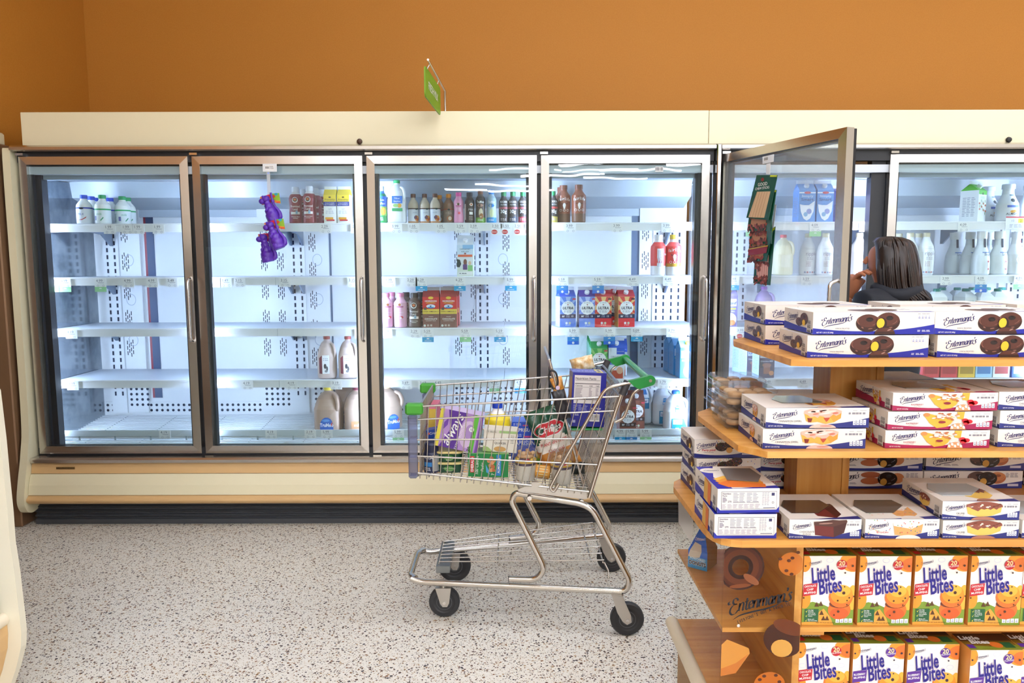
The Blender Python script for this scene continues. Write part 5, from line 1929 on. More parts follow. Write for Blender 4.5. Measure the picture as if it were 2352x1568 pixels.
def juice_bottle():
    b = MB()
    b.lathe([(.048, 0), (.051, .01), (.051, .075), (.053, .078, M('#e9d12c', .3)), (.054, .085, M('#e9d12c', .3)), (.052, .108, M('#e9d12c', .3)), (.028, .128, M('#eef0f2', .3)), (.019, .142, M('#eef0f2', .3)), (.018, .152)], M('#d8d3c6', .4), 26, sq=3)
    fr = cyl_frame(0, 0, 0, .0515)
    b.text(fr, 'the', -.01, .035, .042, M('#2b2a2c', .4), .001, rot=-.9, bold=.01)
    b.ell(fr, -.045, .05, .012, .018, M('#3c2a20', .4), .001)
    c = MB()
    c.lathe([(.0215, .15), (.0215, .172), (.019, .175)], M('#1f45c0', .35), 20)
    return b, c


b, c = juice_bottle()
p = at(1143, 1013, 3.0)
o = tag(b.build('juice_bottle', loc=(p.x, 3.0, p.z - .01), rot=(0, 0, 0)), 'bottle with yellow shoulder and blue cap leaning behind the oat box', 'bottle', GR)
c.build('cap', parent=o)


def pouches(b, fr, w, h):
    b.text(fr, 'CAPRISUN', w * .5, h * .2, h * .4, WHITEP, .0006, bold=.01, width=w * .92)
    b.rect(fr, w * .5, h * .66, w * .9, h * .76, M('#d64a8a', .4))
    b.greek(fr, w * .1, h * .7, w * .45, h * .9, 2, M('#cfd8f4', .5))


CAPRI = M('#2450c8', .35)
for i, (px, py, w, h, y, lab) in enumerate(((1174, 1092, .1, .115, 2.975, 'blue CAPRISUN drink box, the lower of two'), (1174, 1010, .095, .05, 2.98, 'blue CAPRISUN drink box lying on the other'))):
    b = bx(w, h, .1, {'+z': M('#3a68d8', .35)}, (lambda b, fr, w, h: pouches(b, lambda a, c, hh=0.0: fr(a, h * .5 + c * .6, hh), w, h)) if i == 0 else pouches, base=CAPRI)
    x = at(px, py, y).x
    z = floor_z(x) + .03 if i == 0 else floor_z(x) + .03 + .1165
    tag(b.build('drink_box', loc=(x, y, z), rot=(0, 0, 0)), lab, 'box', GR)


# ---- pillow bag of plantain chips
def pillow(w, h, d, mat, nx=20, nz=28, seed=3, art=None, wr=.004):
    rnd = random.Random(seed)
    b = MB()
    ph = [rnd.uniform(0, 6) for _ in range(6)]
    def surf(s):
        def g(a, c, hh=0.0):
            u, v = a / w * 2, c / h * 2 - 1
            e = max(0.0, (1 - abs(u) ** 3.0)) * max(0.0, (1 - abs(v) ** 4.0))
            wrk = wr * (math.sin(9 * u + 5 * v + ph[0]) + math.sin(-7 * u + 11 * v + ph[1])) * (1 - e * .5)
            return Vector((a * (1 - .06 * (1 - v * v)), s * (d / 2 * e ** .5 + hh + .0005) + wrk, c))
        return g
    for s in (-1, 1):
        g = surf(s)
        vs = [g(-w / 2 + w * i / nx, h * j / nz) for j in range(nz + 1) for i in range(nx + 1)]
        by = {}
        for j in range(nz):
            for i in range(nx):
                k = j * (nx + 1) + i
                m = mat(((i + .5) / nx), ((j + .5) / nz)) if callable(mat) else mat
                q = (k, k + 1, k + nx + 2, k + nx + 1)
                by.setdefault(m, []).append(q if s < 0 else q[::-1])
        for m, fs in by.items():
            b.add(vs, fs, m, True)
    if art:
        art(b, surf(-1))
    return b


BAGG, BAGW, BAGO = M('#0f4a34', .22, coat=.5), M('#ece6da', .3, coat=.4), M('#c98534', .35, coat=.4)


def chip_mat(u, v):
    e = .5 + .14 * math.cos((u - .5) * 5)
    if v > e + .05:
        return BAGG
    if v > .3 + .1 * abs(u - .5):
        return BAGW
    return BAGO


def chip_art(b, g):
    q = lambda a, c, h=0.0: g(a, c, h + .002)
    for k, (rx, rz, m) in enumerate(((.062, .033, WHITEP), (.058, .029, M('#cc2030', .3)))):
        P = []
        for i in range(26):
            t = 2 * math.pi * i / 26
            P.append((rx * math.cos(t) * (1 + .1 * math.cos(2 * t)), .172 + rz * math.sin(t) * (1 - .15 * math.cos(4 * t))))
        n = len(P)
        for i in range(n):
            b.add([q(0, .172, .0006 * k), q(P[i][0], P[i][1], .0006 * k), q(P[(i + 1) % n][0], P[(i + 1) % n][1], .0006 * k)], [(0, 1, 2)], m)
    b.text(lambda a, c, h=0.0: q(a, c, h), 'Chifles', 0, .16, .036, WHITEP, .0022, shear=.25, bold=.012, width=.1)
    b.text(q, 'PLANTAIN CHIPS', 0, .11, .017, M('#c03038', .4), .0012, bold=.01, width=.115)
    b.text(q, 'Original', 0, .078, .022, M('#c03038', .4), .0012, width=.068)


b = pillow(.158, .255, .07, chip_mat, art=chip_art)
p = at(1299, 1086, 2.87)
tag(b.build('chip_bag', loc=(p.x - .005, 2.922, p.z + .008), rot=(math.radians(-4), math.radians(-20), 0)), 'green and orange plantain chip bag leaning in the cart', 'bag', GR)


def parfait():
    b = MB()
    Y0 = M('#ece2cf', .4)
    b.lathe([(.036, .0), (.041, .055, M('#ece2cf', .4)), (.0415, .06, M('#4a3550', .5)), (.042, .07, M('#e6b53a', .4)), (.043, .078)], Y0, 22)
    for i in range(9):
        a = i * .7
        b.ball((.03 * math.cos(a), .03 * math.sin(a), .079), .012, .012, .009, M(('#e8b93c', '#e6c24a', '#5a3a58', '#c0323c')[i % 4], .4), 8, 6)
    c = MB()
    c.lathe([(.0375, -.001), (.0435, .08), (.046, .086), (.048, .088), (.047, .1), (.04, .122), (.028, .13), (.001, .131)], CLAM, 24)
    g = MB()
    for i in range(14):
        a, r = i * 2.4, .006 * math.sqrt(i) * 1.35
        g.ball((r * math.cos(a), r * math.sin(a), .1 + .006 * math.sin(i * 3)), .009, .009, .008, M(('#cf9e66', '#ddb27c', '#b98650')[i % 3], .6), 7, 5)
    g.lathe([(.03, .088), (.034, .092), (.03, .1)], M('#c69660', .6), 16)
    return [('parfait_cup', b), ('clear_lid', c), ('granola', g)]


kind('parfait', parfait)
for px, y, lab in ((1207, 2.853, 'yoghurt parfait cup with granola, left of two in the cart'), (1289, 2.838, 'yoghurt parfait cup with granola under the chip bag')):
    x = at(px, 1115, y).x
    put('parfait', (x, y, floor_z(x) + .003), lab, 'cup', GR)

b = MB()
b.lathe([(.024, 0), (.026, .003), (.026, .058), (.024, .06)], M('#e8a23c', .35), 22)
fr = cyl_frame(0, 0, 0, .0265)
for k in range(7):
    b.rect(fr, -.03 + k * .011, .006 + (k % 2) * .01, -.026 + k * .011, .05, M('#f4dca0', .4), .0006)
b.ell(frame((0, 0, .0605), (1, 0, 0), (0, 1, 0)), 0, 0, .024, .024, M('#8a8d8c', .3, .9), .0006)
p = at(1228, 1098, 2.86)
tag(b.build('dough_can', loc=(p.x, 2.87, floor_z(p.x) + .033), rot=(0, math.radians(97), 0)), 'orange dough can lying between the two parfait cups', 'can', GR)

b = pillow(.075, .07, .03, lambda u, v: M(('#7fae2c', '#e8c23a', '#d8742c', '#3c7a2c')[int((u * 3.7 + v * 5.1) % 4)], .3, coat=.5), 8, 8, 5)
p = at(1240, 1100, 2.92)
tag(b.build('snack_bag', loc=(p.x, 2.99, floor_z(p.x) + .012)), 'small bag of colourful vegetables behind the dough can', 'bag', GR)

# cleaning can and toothpaste at the front
b = MB()
b.lathe([(.031, 0), (.032, .008), (.032, .07), (.031, .074, M('#1c2140', .3)), (.0285, .079, M('#1c2140', .3)), (.0285, .108, M('#20264a', .3)), (.024, .116)], M('#20284a', .35), 24)
fr = cyl_frame(0, 0, 0, .0325)
b.rect(fr, .006, .006, .05, .07, M('#a9abae', .3, .4), .0004, 8)
b.rect(fr, -.03, .025, .004, .042, M('#2a7fc4', .4), .0004, 6)
b.text(fr, 'AQUA', -.012, .055, .014, WHITEP, .0006, bold=.01)
b.greek(fr, -.028, .008, .0, .022, 3, M('#dfe4ea', .5))
x = at(992, 1098, 2.86).x
tag(b.build('spray_can', loc=(x, 2.865, floor_z(x) + .002)), 'navy and grey can standing in the front corner of the cart', 'can', GR)
b = bx(.06, .05, .05, {'+x': M('#8fd0c8', .4)}, lambda b, fr, w, h: (b.text(fr, 'Crest', w * .45, h * .62, h * .28, M('#eef2fa', .4), .0006, bold=.01), b.ell(fr, w * .14, h * .72, w * .07, w * .07, M('#d0303a', .4)), b.greek(fr, w * .4, h * .1, w * .9, h * .4, 3, M('#6fb8e6', .4))), base=M('#1a49b0', .35))
p = at(984, 1012, 2.92)
tag(b.build('toothpaste_box', loc=(p.x, 2.92, p.z - .008), rot=(0, math.radians(-10), 0)), 'blue toothpaste box above the navy can', 'box', GR)
b = bx(.03, .21, .2, {'-y': M('#d9b84c', .4)}, None, base=M('#d0607c', .4))
p = at(970, 1070, 3.02)
tag(b.build('pink_box', loc=(fl.x + .022, 2.99, floor_z(fl.x) + .01), rot=(0, 0, 0)), 'tall pink and yellow box behind the front corner guard', 'box', GR)


# blue pastry box on the child seat, seen from its facts side
def facts(b, fr, w, h):
    P = M('#d9d2cf', .45)
    K = M('#3a3338', .5)
    b.rect(fr, w * .06, h * .43, w * .84, h * .95, P)
    b.text(fr, 'Nutrition Facts', w * .09, h * .87, h * .062, K, .0006, al='L', bold=.012)
    for y, t in ((.855, .006), (.79, .012), (.73, .004), (.5, .012)):
        b.rect(fr, w * .08, h * y, w * .82, h * (y + t), K, .0006)
    b.text(fr, 'Calories', w * .09, h * .745, h * .04, K, .0006, al='L', bold=.01)
    b.text(fr, '120', w * .6, h * .74, h * .045, K, .0006, al='R', bold=.01)
    b.text(fr, '160', w * .8, h * .74, h * .045, K, .0006, al='R', bold=.01)
    b.greek(fr, w * .09, h * .52, w * .34, h * .72, 8, M('#8a8088', .5), cuts=1)
    b.greek(fr, w * .5, h * .52, w * .6, h * .72, 8, M('#8a8088', .5), cuts=1, seed=5)
    b.greek(fr, w * .7, h * .52, w * .8, h * .72, 8, M('#8a8088', .5), cuts=1, seed=6)
    L = M('#b9bce6', .5)
    b.greek(fr, w * .06, h * .29, w * .5, h * .41, 7, L, fill=.3)
    b.greek(fr, w * .06, h * .2, w * .24, h * .26, 3, WHITEP, fill=.3)
    b.text(fr, 'Pepperidge', w * .72, h * .33, h * .045, WHITEP, .0006, bold=.01, shear=.2)
    b.greek(fr, w * .56, h * .26, w * .88, h * .31, 2, L)
    b.barcode(fr, w * .56, h * .1, w * .86, h * .24, seed=9)
    b.rect(fr, w * .06, h * .07, w * .14, h * .12, L)


b = bx(.132, .213, .1, {'+z': M('#4a54b4', .35), '-x': M('#8d7a7c', .35)}, facts, base=M('#20228c', .35),
       top=lambda b, fr, w, d: (b.rect(fr, w * .72, d * .05, w * .92, d * .95, M('#e2cf5c', .4)), b.text(fr, 'PASTRIES', w * .35, d * .3, d * .3, M('#aeb4ec', .4), .0006, bold=.01), b.barcode(fr, w * .76, d * .2, w * .88, d * .8, .0008, vert=True)),
       left=lambda b, fr, d, h: (b.ell(fr, d * .6, h * .7, d * .35, h * .2, M('#d6b27a', .4)), b.rect(fr, 0, 0, d, h * .4, M('#4a5c8a', .4))))
p = at(1308, 981, 2.86)
tag(b.build('pastry_box', loc=(p.x + .003, 2.86, s0.z + .009), rot=(0, math.radians(2.5), math.radians(3))), 'dark blue pastry box standing on the child seat, facts panel outward', 'box', GR)

# bread in a clear bag behind it
b = pillow(.05, .11, .05, m_crust('bread_crust', '#b5651c', '#d8953a', '#e2b46a', 28), 10, 12, 11, wr=.004)
p = at(1292, 955, 3.0)
tag(b.build('bread_bag', loc=(p.x - .004, 2.965, s0.z + .078), rot=(0, math.radians(-14), 0)), 'orange-brown bread loaf in a clear bag beside the pastry box', 'bread', GR)
b = pillow(.1, .06, .06, m_crust('bun_crust', '#c98f3c', '#dfc08c', '#efe2c8', 40), 10, 8, 15, wr=.004)
p = at(1342, 846, 3.12)
tag(b.build('bun_bag', loc=(p.x, 3.13, p.z - .01), rot=(0, math.radians(-14), 0)), 'clear bag of buns peeping over the pastry box', 'bread', GR)

# black pouch hanging by its cord from the seat back
b = MB()
p = at(1284, 925, 2.815)
top = at(1268, 858, 2.812)
b.tube(crom([top + Vector((-.012, 0, -.005)), top + Vector((-.005, -.004, .012)), top + Vector((.014, 0, .004)), top + Vector((.022, 0, -.035)), top + Vector((.012, 0, -.06))], 5), .004, M('#1d1b1e', .4), 7)
b.tube(crom([top + Vector((-.012, 0, -.005)), top + Vector((-.01, 0, -.03)), top + Vector((.006, 0, -.06))], 5), .0035, M('#1d1b1e', .4), 7)
pouch = pillow(.052, .115, .022, M('#221f24', .3), 8, 12, 21, wr=.005)
a = math.radians(-14)
q0 = at(1297, 962, 2.805)
pouch.v = [(q0.x + x * math.cos(a) + z * math.sin(a), 2.802 + y, q0.z - x * math.sin(a) + z * math.cos(a)) for x, y, z in pouch.v]
tail = pouch
b.add(tail.v, tail.f, M('#221f24', .3), True)
b.ell(frame((top.x + .021, 2.799, top.z - .052), (1, 0, 0), (0, 0, 1)), 0, 0, .008, .008, M('#cbb8d4', .3), .0003)
tag(b.build('black_pouch'), 'black pouch hanging by its cord from the child-seat back', 'bag')
b = pillow(.1, .05, .06, M('#1d2420', .3), 8, 6, 31, wr=.006)
p = at(1316, 1095, 2.95)
tag(b.build('black_bag', loc=(p.x, 2.955, floor_z(p.x) + .006)), 'crumpled black bag at the rear of the cart floor', 'bag', GR)

# ------------------------------------------------------------------ the wooden bakery stand
Y1, Y2, Y3, Y4 = 1.85, 1.83, 1.80, 1.84
Z1 = at(1852, 822, Y1).z
Z2 = at(2000, 1031, Y2).z
Z3 = at(1800, 1239, Y3).z
Z4 = at(1900, 1438, Y4).z
LBH = .186
Z5 = at(1900, 1484, Y4).z - LBH
XE = 1.95
stand = empty('bakery_stand', (1.25, 2.25, 0), 'tiered maple bakery stand stocked with pastry boxes', 'display stand')


def tier(pts, z, th):
    P = [Vector((p.x, p.y, 0)) for p in pts]
    bk = 2.42
    P[0].y = max(P[0].y, 2.24)
    P[0].x = P[0].x if P[0].x < .6 else P[0].x - .005
    out = [Vector((P[0].x + .12, bk, 0)), Vector((P[0].x + .012, P[0].y + .05, 0)), Vector((P[0].x, P[0].y, 0))] + P[1:] + [Vector((XE, P[-1].y, 0)), Vector((XE, bk, 0))]
    b = MB()
    b.prism([(p.x, p.y) for p in out], lambda a, c, h: (a, c, h), z - th, z, WOODX)
    return part(b, 'shelf', stand)


tier([atz(1735, 799.5, Z1), atz(1817, 825, Z1), atz(1889, 827, Z1)], Z1, .0165)
tier([atz(1618, 966, Z2), atz(1695, 1022, Z2), atz(1763, 1037, Z2)], Z2, .0165)
t3 = [atz(1547, 1117, Z3), atz(1612, 1205, Z3)]
c0, c1, c2 = atz(1612, 1205, Z3), atz(1636, 1240, Z3), atz(1705, 1241, Z3)
t3 += [(1 - t) ** 2 * c0 + 2 * t * (1 - t) * c1 + t * t * c2 for t in (.2, .4, .6, .8, 1)]
tier(t3, Z3, .0185)
SX0 = atz(1654, 1441, Z4).x
YS = atz(1654, 1441, Z4).y
YBS = 2.36
DIV = at(1838, 1400, Y4).x
b = MB()
b.box(SX0 + .006, XE, YS, YBS, Z4 - .012, Z4, WOODX)
part(b, 'shelf', stand)
b = MB()
b.box(SX0 + .006, XE, YS, YBS, Z5 - .018, Z5, WOODX)
part(b, 'shelf', stand)
for (pa, pb, y, yd, z0, z1) in ((1904, 2026, 2.08, .12, Z2, Z1 - .0165), (1836, 1957, 2.1, .1, Z3, Z2 - .0165)):
    b = MB()
    xa = at(pa, 960, y).x
    xb = at(pb, 960, y).x
    b.box(xa, xb, y + .006, y + yd, z0, z1, WOODZ)
    b.box(xa + .0, xa + .034, y + .002, y + .006, z0, z1, WOODZ)
    b.box(xb - .02, xb, y + .002, y + .006, z0, z1, WOODZ)
    part(b, 'post', stand)
b = MB()
b.box(DIV - .018, DIV, Y4 - .006, YBS - .002, 0.03, Z3 - .0185, WOODY)
part(b, 'divider_panel', stand)
b = MB()
b.box(DIV, XE, 2.3, 2.32, 0.03, Z3 - .0185, WOODX)
part(b, 'back_board', stand)
b = MB()
x0 = at(1893, 1455, Y4).x
b.box(DIV + .001, x0, Y4 + .001, Y4 + .02, Z4 - .024, Z4 - .012, WOODX)
part(b, 'cleat', stand)
b = MB()
b.box(SX0 + .02, DIV - .019, Y4 + .02, Y4 + .04, Z3 - .035, Z3 - .0185, WOODX)
part(b, 'cleat', stand)
b = MB()
b.box(SX0 + .015, XE, YS + .02, YBS, 0, Z5 - .018, M('#b98c50', .5))
b.tube([(SX0 - .008, YS - .03, Z5 - .01), (SX0 - .008, YBS, Z5 - .01)], .021, M('#e6dcc2', .4), 12)
b.tube([(SX0 - .008, YS - .03, Z5 - .01), (XE, YS - .03, Z5 - .03)], .021, M('#e6dcc2', .4), 12)
part(b, 'base', stand)

# ---- the script word on every box
GL = {
    'E': ([[(-.12, 1.5), (-.3, 1.35), (-.22, 1.12), (-.02, 1.2)], [(.95, 1.42), (.78, 1.72), (.42, 1.7), (.3, 1.3), (.5, 1.02), (.86, .98)], [(.86, .98), (.4, .92), (.05, .55), (-.02, .05), (.25, -.3), (.7, -.25), (1.05, .15)]], 1.2),
    'n': ([[(.05, 1.0), (.0, .5), (-.05, 0)], [(0, .5), (.2, .92), (.42, 1.0), (.55, .8), (.5, .3), (.5, 0), (.66, .06)]], .78),
    't': ([[(.22, 1.5), (.15, .7), (.12, .15), (.28, -.02), (.45, .12)], [(-.08, 1.02), (.2, 1.04), (.45, 1.16)]], .5),
    'e': ([[(.06, .5), (.4, .62), (.5, .86), (.3, 1.02), (.08, .8), (.02, .35), (.2, .0), (.55, .2)]], .64),
    'm': ([[(.05, 1.0), (.0, .5), (-.05, 0)], [(0, .5), (.18, .92), (.38, 1.0), (.48, .8), (.44, .3), (.43, 0)], [(.44, .5), (.62, .92), (.82, 1.0), (.93, .8), (.9, .3), (.9, 0), (1.05, .06)]], 1.18),
    'a': ([[(.55, .9), (.3, 1.02), (.05, .7), (.03, .25), (.2, -.02), (.42, .2), (.56, .6)], [(.6, 1.02), (.55, .5), (.52, .08), (.7, .06)]], .8),
    "'": ([[(.1, 1.72), (.14, 1.5), (.04, 1.28)]], .25),
    's': ([[(.45, .85), (.3, 1.02), (.12, .82), (.3, .5), (.38, .15), (.15, -.1), (-.2, -.12), (-.3, .05)]], .5),
}


def logo(b, fr, cx, cy, width, m, h=.0008, rot=.13, n=4, heavy=1.0):
    x, S = 0, []
    for ch in "Entenmann's":
        st, w = GL[ch]
        for s in st:
            S.append([(x + px, py) for px, py in s])
        x += w
    k = width / x
    c, d = math.cos(rot), math.sin(rot)

    def tr(a, q):
        a, q = (a + .28 * q - x / 2) * k, (q - .4) * k
        return (cx + a * c - q * d, cy + a * d + q * c)
    for s in S:
        b.pen(fr, [tr(*p) for p in s], m, .1 * k * heavy, .028 * k * heavy, .35 + rot, h, n)
    sw = [(.5, -1.0), (1.4, -.62), (3.0, -.5), (4.8, -.48), (6.2, -.28), (7.3, .3)]
    b.pen(fr, [tr(*p) for p in sw], m, .085 * k * heavy, .02 * k, .5, h, n, taper=True)


INK = M('#241f62', .45)
CRM = M('#ebe5dd', .42)
BLU = M('#1c249c', .4)
CHOC = M('#371a14', .35)
CHOCL = M('#572c22', .35)
YELL = M('#efc02c', .45)


def donut(b, fr, x, y, rx, ry, h0=.0008, base=CHOC, top=CHOCL, hole='#1f0d0a', shine='#8a5a4c'):
    b.ell(fr, x, y, rx, ry, base, h0, 28)
    b.ell(fr, x, y + ry * .24, rx * .95, ry * .7, top, h0 + .0002, 28)
    b.ell(fr, x + rx * .12, y + ry * .4, rx * .3, ry * .24, M(hole, .4), h0 + .0004, 18)
    S = M(shine, .35)
    for (t0, t1, k, wd) in ((150, 215, .9, .06), (300, 350, .78, .05), (40, 80, .5, .04)):
        P = []
        for t, q in [(t0 + (t1 - t0) * i / 8, k) for i in range(9)] + [(t1 - (t1 - t0) * i / 8, k - wd) for i in range(9)]:
            a = math.radians(t)
            P.append((x + rx * q * math.cos(a), y + ry * .24 + ry * .7 * q * math.sin(a)))
        b.poly(fr, P, S, h0 + .0004)
    b.ell(fr, x - rx * .45, y - ry * .5, rx * .12, ry * .07, S, h0 + .0004, 9, rot=-.5)
    b.ell(fr, x + rx * .2, y - ry * .62, rx * .2, ry * .06, S, h0 + .0004, 9, rot=.15)


def wave(b, fr, w, h, m, l=.28, mid=.1, r=.44, hh=.0003, x0=0.0):
    P = [(x0 * w, 0), (w, 0), (w, r * h)]
    for i in range(13):
        t = 1 - i / 12
        y = mid + (l - mid) * (1 - t) ** 2 * 1.0 if t < .5 else None
        yy = l * (1 - t) ** 3 + 3 * mid * .55 * t * (1 - t) ** 2 + 3 * mid * .8 * t * t * (1 - t) + r * t ** 3
        P.append(((x0 + (1 - x0) * t) * w, yy * h))
    b.poly(fr, P, m, hh)


def tabs(b, fr, x, y, w, h, n=4, m=WHITEP, ink='#5a62a8'):
    for i in range(n):
        a = x + i * w * 1.22
        b.rect(fr, a, y, a + w, y + h, m, .0009)
        b.rect(fr, a + w * .2, y + h * .2, a + w * .8, y + h * .35, M(ink, .5), .0012)
        b.rect(fr, a + w * .3, y + h * .5, a + w * .7, y + h * .75, M('#b0b4c8', .5), .0012)


def end_face(b, fr, d, h, m, pic, lo=.36):
    b.poly(fr, [(0, 0), (d, 0), (d, h * lo * .6), (d * .5, h * lo * .7), (0, h * lo)], m, .0003)
    logo(b, fr, d * .32, h * .62, d * .36, INK, .0008, .12, 3)
    pic(b, fr, d, h)
    b.barcode(fr, d * .82, h * .06, d * .96, h * .62, .0012, vert=True)


def window_top(w, d, shape=0, m=None):
    """glossy film window on the lid"""
    b = MB()
    fr = frame((0, 0, 0), (1, 0, 0), (0, 1, 0))
    if shape == 0:
        P = [(w * .24, d * .3), (w * .62, d * .3), (w * .66, d * .36), (w * .58, d * .8), (w * .3, d * .8), (w * .2, d * .55)]
    else:
        P = [(w * .12, d * .22), (w * .5, d * .22), (w * .78, d * .5), (w * .74, d * .72), (w * .2, d * .72), (w * .08, d * .5)]
    b.prism(P, lambda a, c, h: (a, c, h), 0, .0012, m or M('#6d675f', .07, coat=.6))
    return b


def pastry(key, W, H, Dp, col, front, endpic, topart=None, win=None, winm=None, lo=.36, sleeve=None):
    def fn():
        b = MB()
        b.box(0, W, 0, Dp, 0, H, CRM)
        fr = frame((0, 0, 0), (1, 0, 0), (0, 0, 1))
        front(b, fr, W, H)
        end_face(b, frame((0, Dp, 0), (0, -1, 0), (0, 0, 1)), Dp, H, col, endpic, lo)
        ft = lambda a, c, h=0.0: Vector((a, c, H + h * .3))
        b.poly(ft, [(0, 0), (W, 0), (W, Dp * .12), (W * .4, Dp * .02), (0, .001)], col, .0003)
        if topart:
            topart(b, ft, W, Dp)
        out = [('pastry_box', b)]
        if win is not None:
            wb = window_top(W, Dp, win, winm)
            wb.v = [(x, y, z + H + .0007) for x, y, z in wb.v]
            out.append(('film_window', wb))
        return out
    kind(key, fn)


def f_donut(b, fr, w, h):
    wave(b, fr, w, h, BLU)
    logo(b, fr, w * .195, h * .6, w * .245, INK, .0008, .15, 5)
    b.text(fr, '8 RICH FROSTED', w * .245, h * .235, h * .085, M('#4a4a6a', .5), .0008)
    b.text(fr, 'DONUTS', w * .245, h * .165, h * .05, M('#4a4a6a', .5), .0008)
    b.text(fr, 'NET WT 1 LB 0.3 OZ (460g)', w * .1, h * .055, h * .085, WHITEP, .0009, bold=.01, sx=.75)
    donut(b, fr, w * .452, h * .5, w * .1, h * .4)
    donut(b, fr, w * .615, h * .56, w * .098, h * .42, .0014)
    b.ell(fr, w * .56, h * .46, w * .045, h * .29, M('#2c130e', .4), .0020, 18, rot=-.12)
    b.ell(fr, w * .553, h * .5, w * .032, h * .22, YELL, .0023, 18, rot=-.15)
    b.poly(fr, [(w * .59 + w * .085 * math.cos(t), h * .33 * math.sin(t)) for t in [math.pi * i / 14 for i in range(15)]], CHOC, .0026)
    b.poly(fr, [(w * .59 + w * .075 * math.cos(t), h * .12 + h * .17 * math.sin(t)) for t in [math.pi * i / 14 for i in range(15)]], CHOCL, .0028)
    b.ell(fr, w * .625, h * .2, w * .018, h * .03, M('#a07a6c', .35), .0030, 10, rot=.4)
    tabs(b, fr, w * .86, h * .68, w * .022, h * .19, 4, M('#e3e3ee', .5))
    b.greek(fr, w * .86, h * .9, w * .96, h * .94, 1, M('#8c8ca8', .5))
    b.greek(fr, w * .86, h * .1, w * .97, h * .2, 2, M('#dfe0f4', .5), .0009)


def e_donut(b, fr, d, h):
    donut(b, fr, d * .55, h * .45, d * .12, h * .2)
    donut(b, fr, d * .72, h * .62, d * .13, h * .28, .0014)
    b.ell(fr, d * .72, h * .45, d * .05, h * .14, YELL, .002, 12)


def t_donut(b, fr, w, d):
    donut(b, fr, w * .5, d * .3, w * .12, d * .2, base=CHOC)
    donut(b, fr, w * .68, d * .4, w * .12, d * .22, .0014)
    b.greek(fr, w * .8, d * .4, w * .95, d * .6, 2, M('#9a9aa8', .5))


pastry('box_donut', .303, .0555, .195, BLU, f_donut, e_donut, t_donut)


def slab(b, fr, x, y, w, h, crumb, top, drip, seed, speck=None):
    """slice of cake drawn on a box"""
    rnd = random.Random(seed)
    P = [(x, y + h * .72), (x + w * .04, y + h * .2), (x + w * .35, y), (x + w * .7, y + h * .06), (x + w * .97, y + h * .3), (x + w, y + h * .75), (x + w * .6, y + h * .8)]
    b.poly(fr, P, M(crumb, .5), .0010)
    Q = []
    for i in range(13):
        t = i / 12
        Q.append((x - w * .02 + w * 1.04 * t, y + h * (.62 + rnd.uniform(-.16, .1)) - h * .1 * math.sin(math.pi * t)))
    for i in range(13):
        t = 1 - i / 12
        Q.append((x + w * (.0 + 1.0 * t), y + h * (.82 + .2 * math.sin(math.pi * t))))
    b.poly(fr, Q, M(top, .4), .0014)
    for i in range(14):
        a, c = x + w * rnd.uniform(.06, .94), y + h * rnd.uniform(.62, .88)
        b.ell(fr, a, c, w * rnd.uniform(.02, .06), h * rnd.uniform(.02, .05), M(drip if not speck else speck[i % len(speck)], .4), .0017 + i * .00005, 9, rot=rnd.uniform(-.25, .25))


def front_cake(col, name, namecol, pic, sub=None, net='NET WT 15 OZ (425g)', lx=.185, lw=.23):
    def f(b, fr, w, h):
        wave(b, fr, w, h, col, .3, .1, .5)
        logo(b, fr, w * lx, h * .64, w * lw, INK, .0008, .15, 5)
        if isinstance(name, (list, tuple)):
            for i, t in enumerate(name):
                b.text(fr, t, w * .245, h * (.32 - i * .13), h * .125, M(namecol, .5), .0008)
        else:
            b.text(fr, name, w * .235, h * .29, h * .135, M(namecol, .5), .0008)
        if sub:
            b.text(fr, sub, w * .235, h * .21, h * .065, M('#8a8298', .5), .0008)
        b.text(fr, net, w * .095, h * .07, h * .085, WHITEP, .0009, bold=.01, sx=.75)
        pic(b, fr, w, h)
        tabs(b, fr, w * .845, h * .14, w * .027, h * .26)
        b.greek(fr, w * .84, h * .84, w * .98, h * .89, 1, M('#a5a0aa', .5), cuts=2)
        b.greek(fr, w * .8, h * .66, w * .97, h * .78, 1, M('#8c8790', .5), cuts=5, fill=.8)
    return f


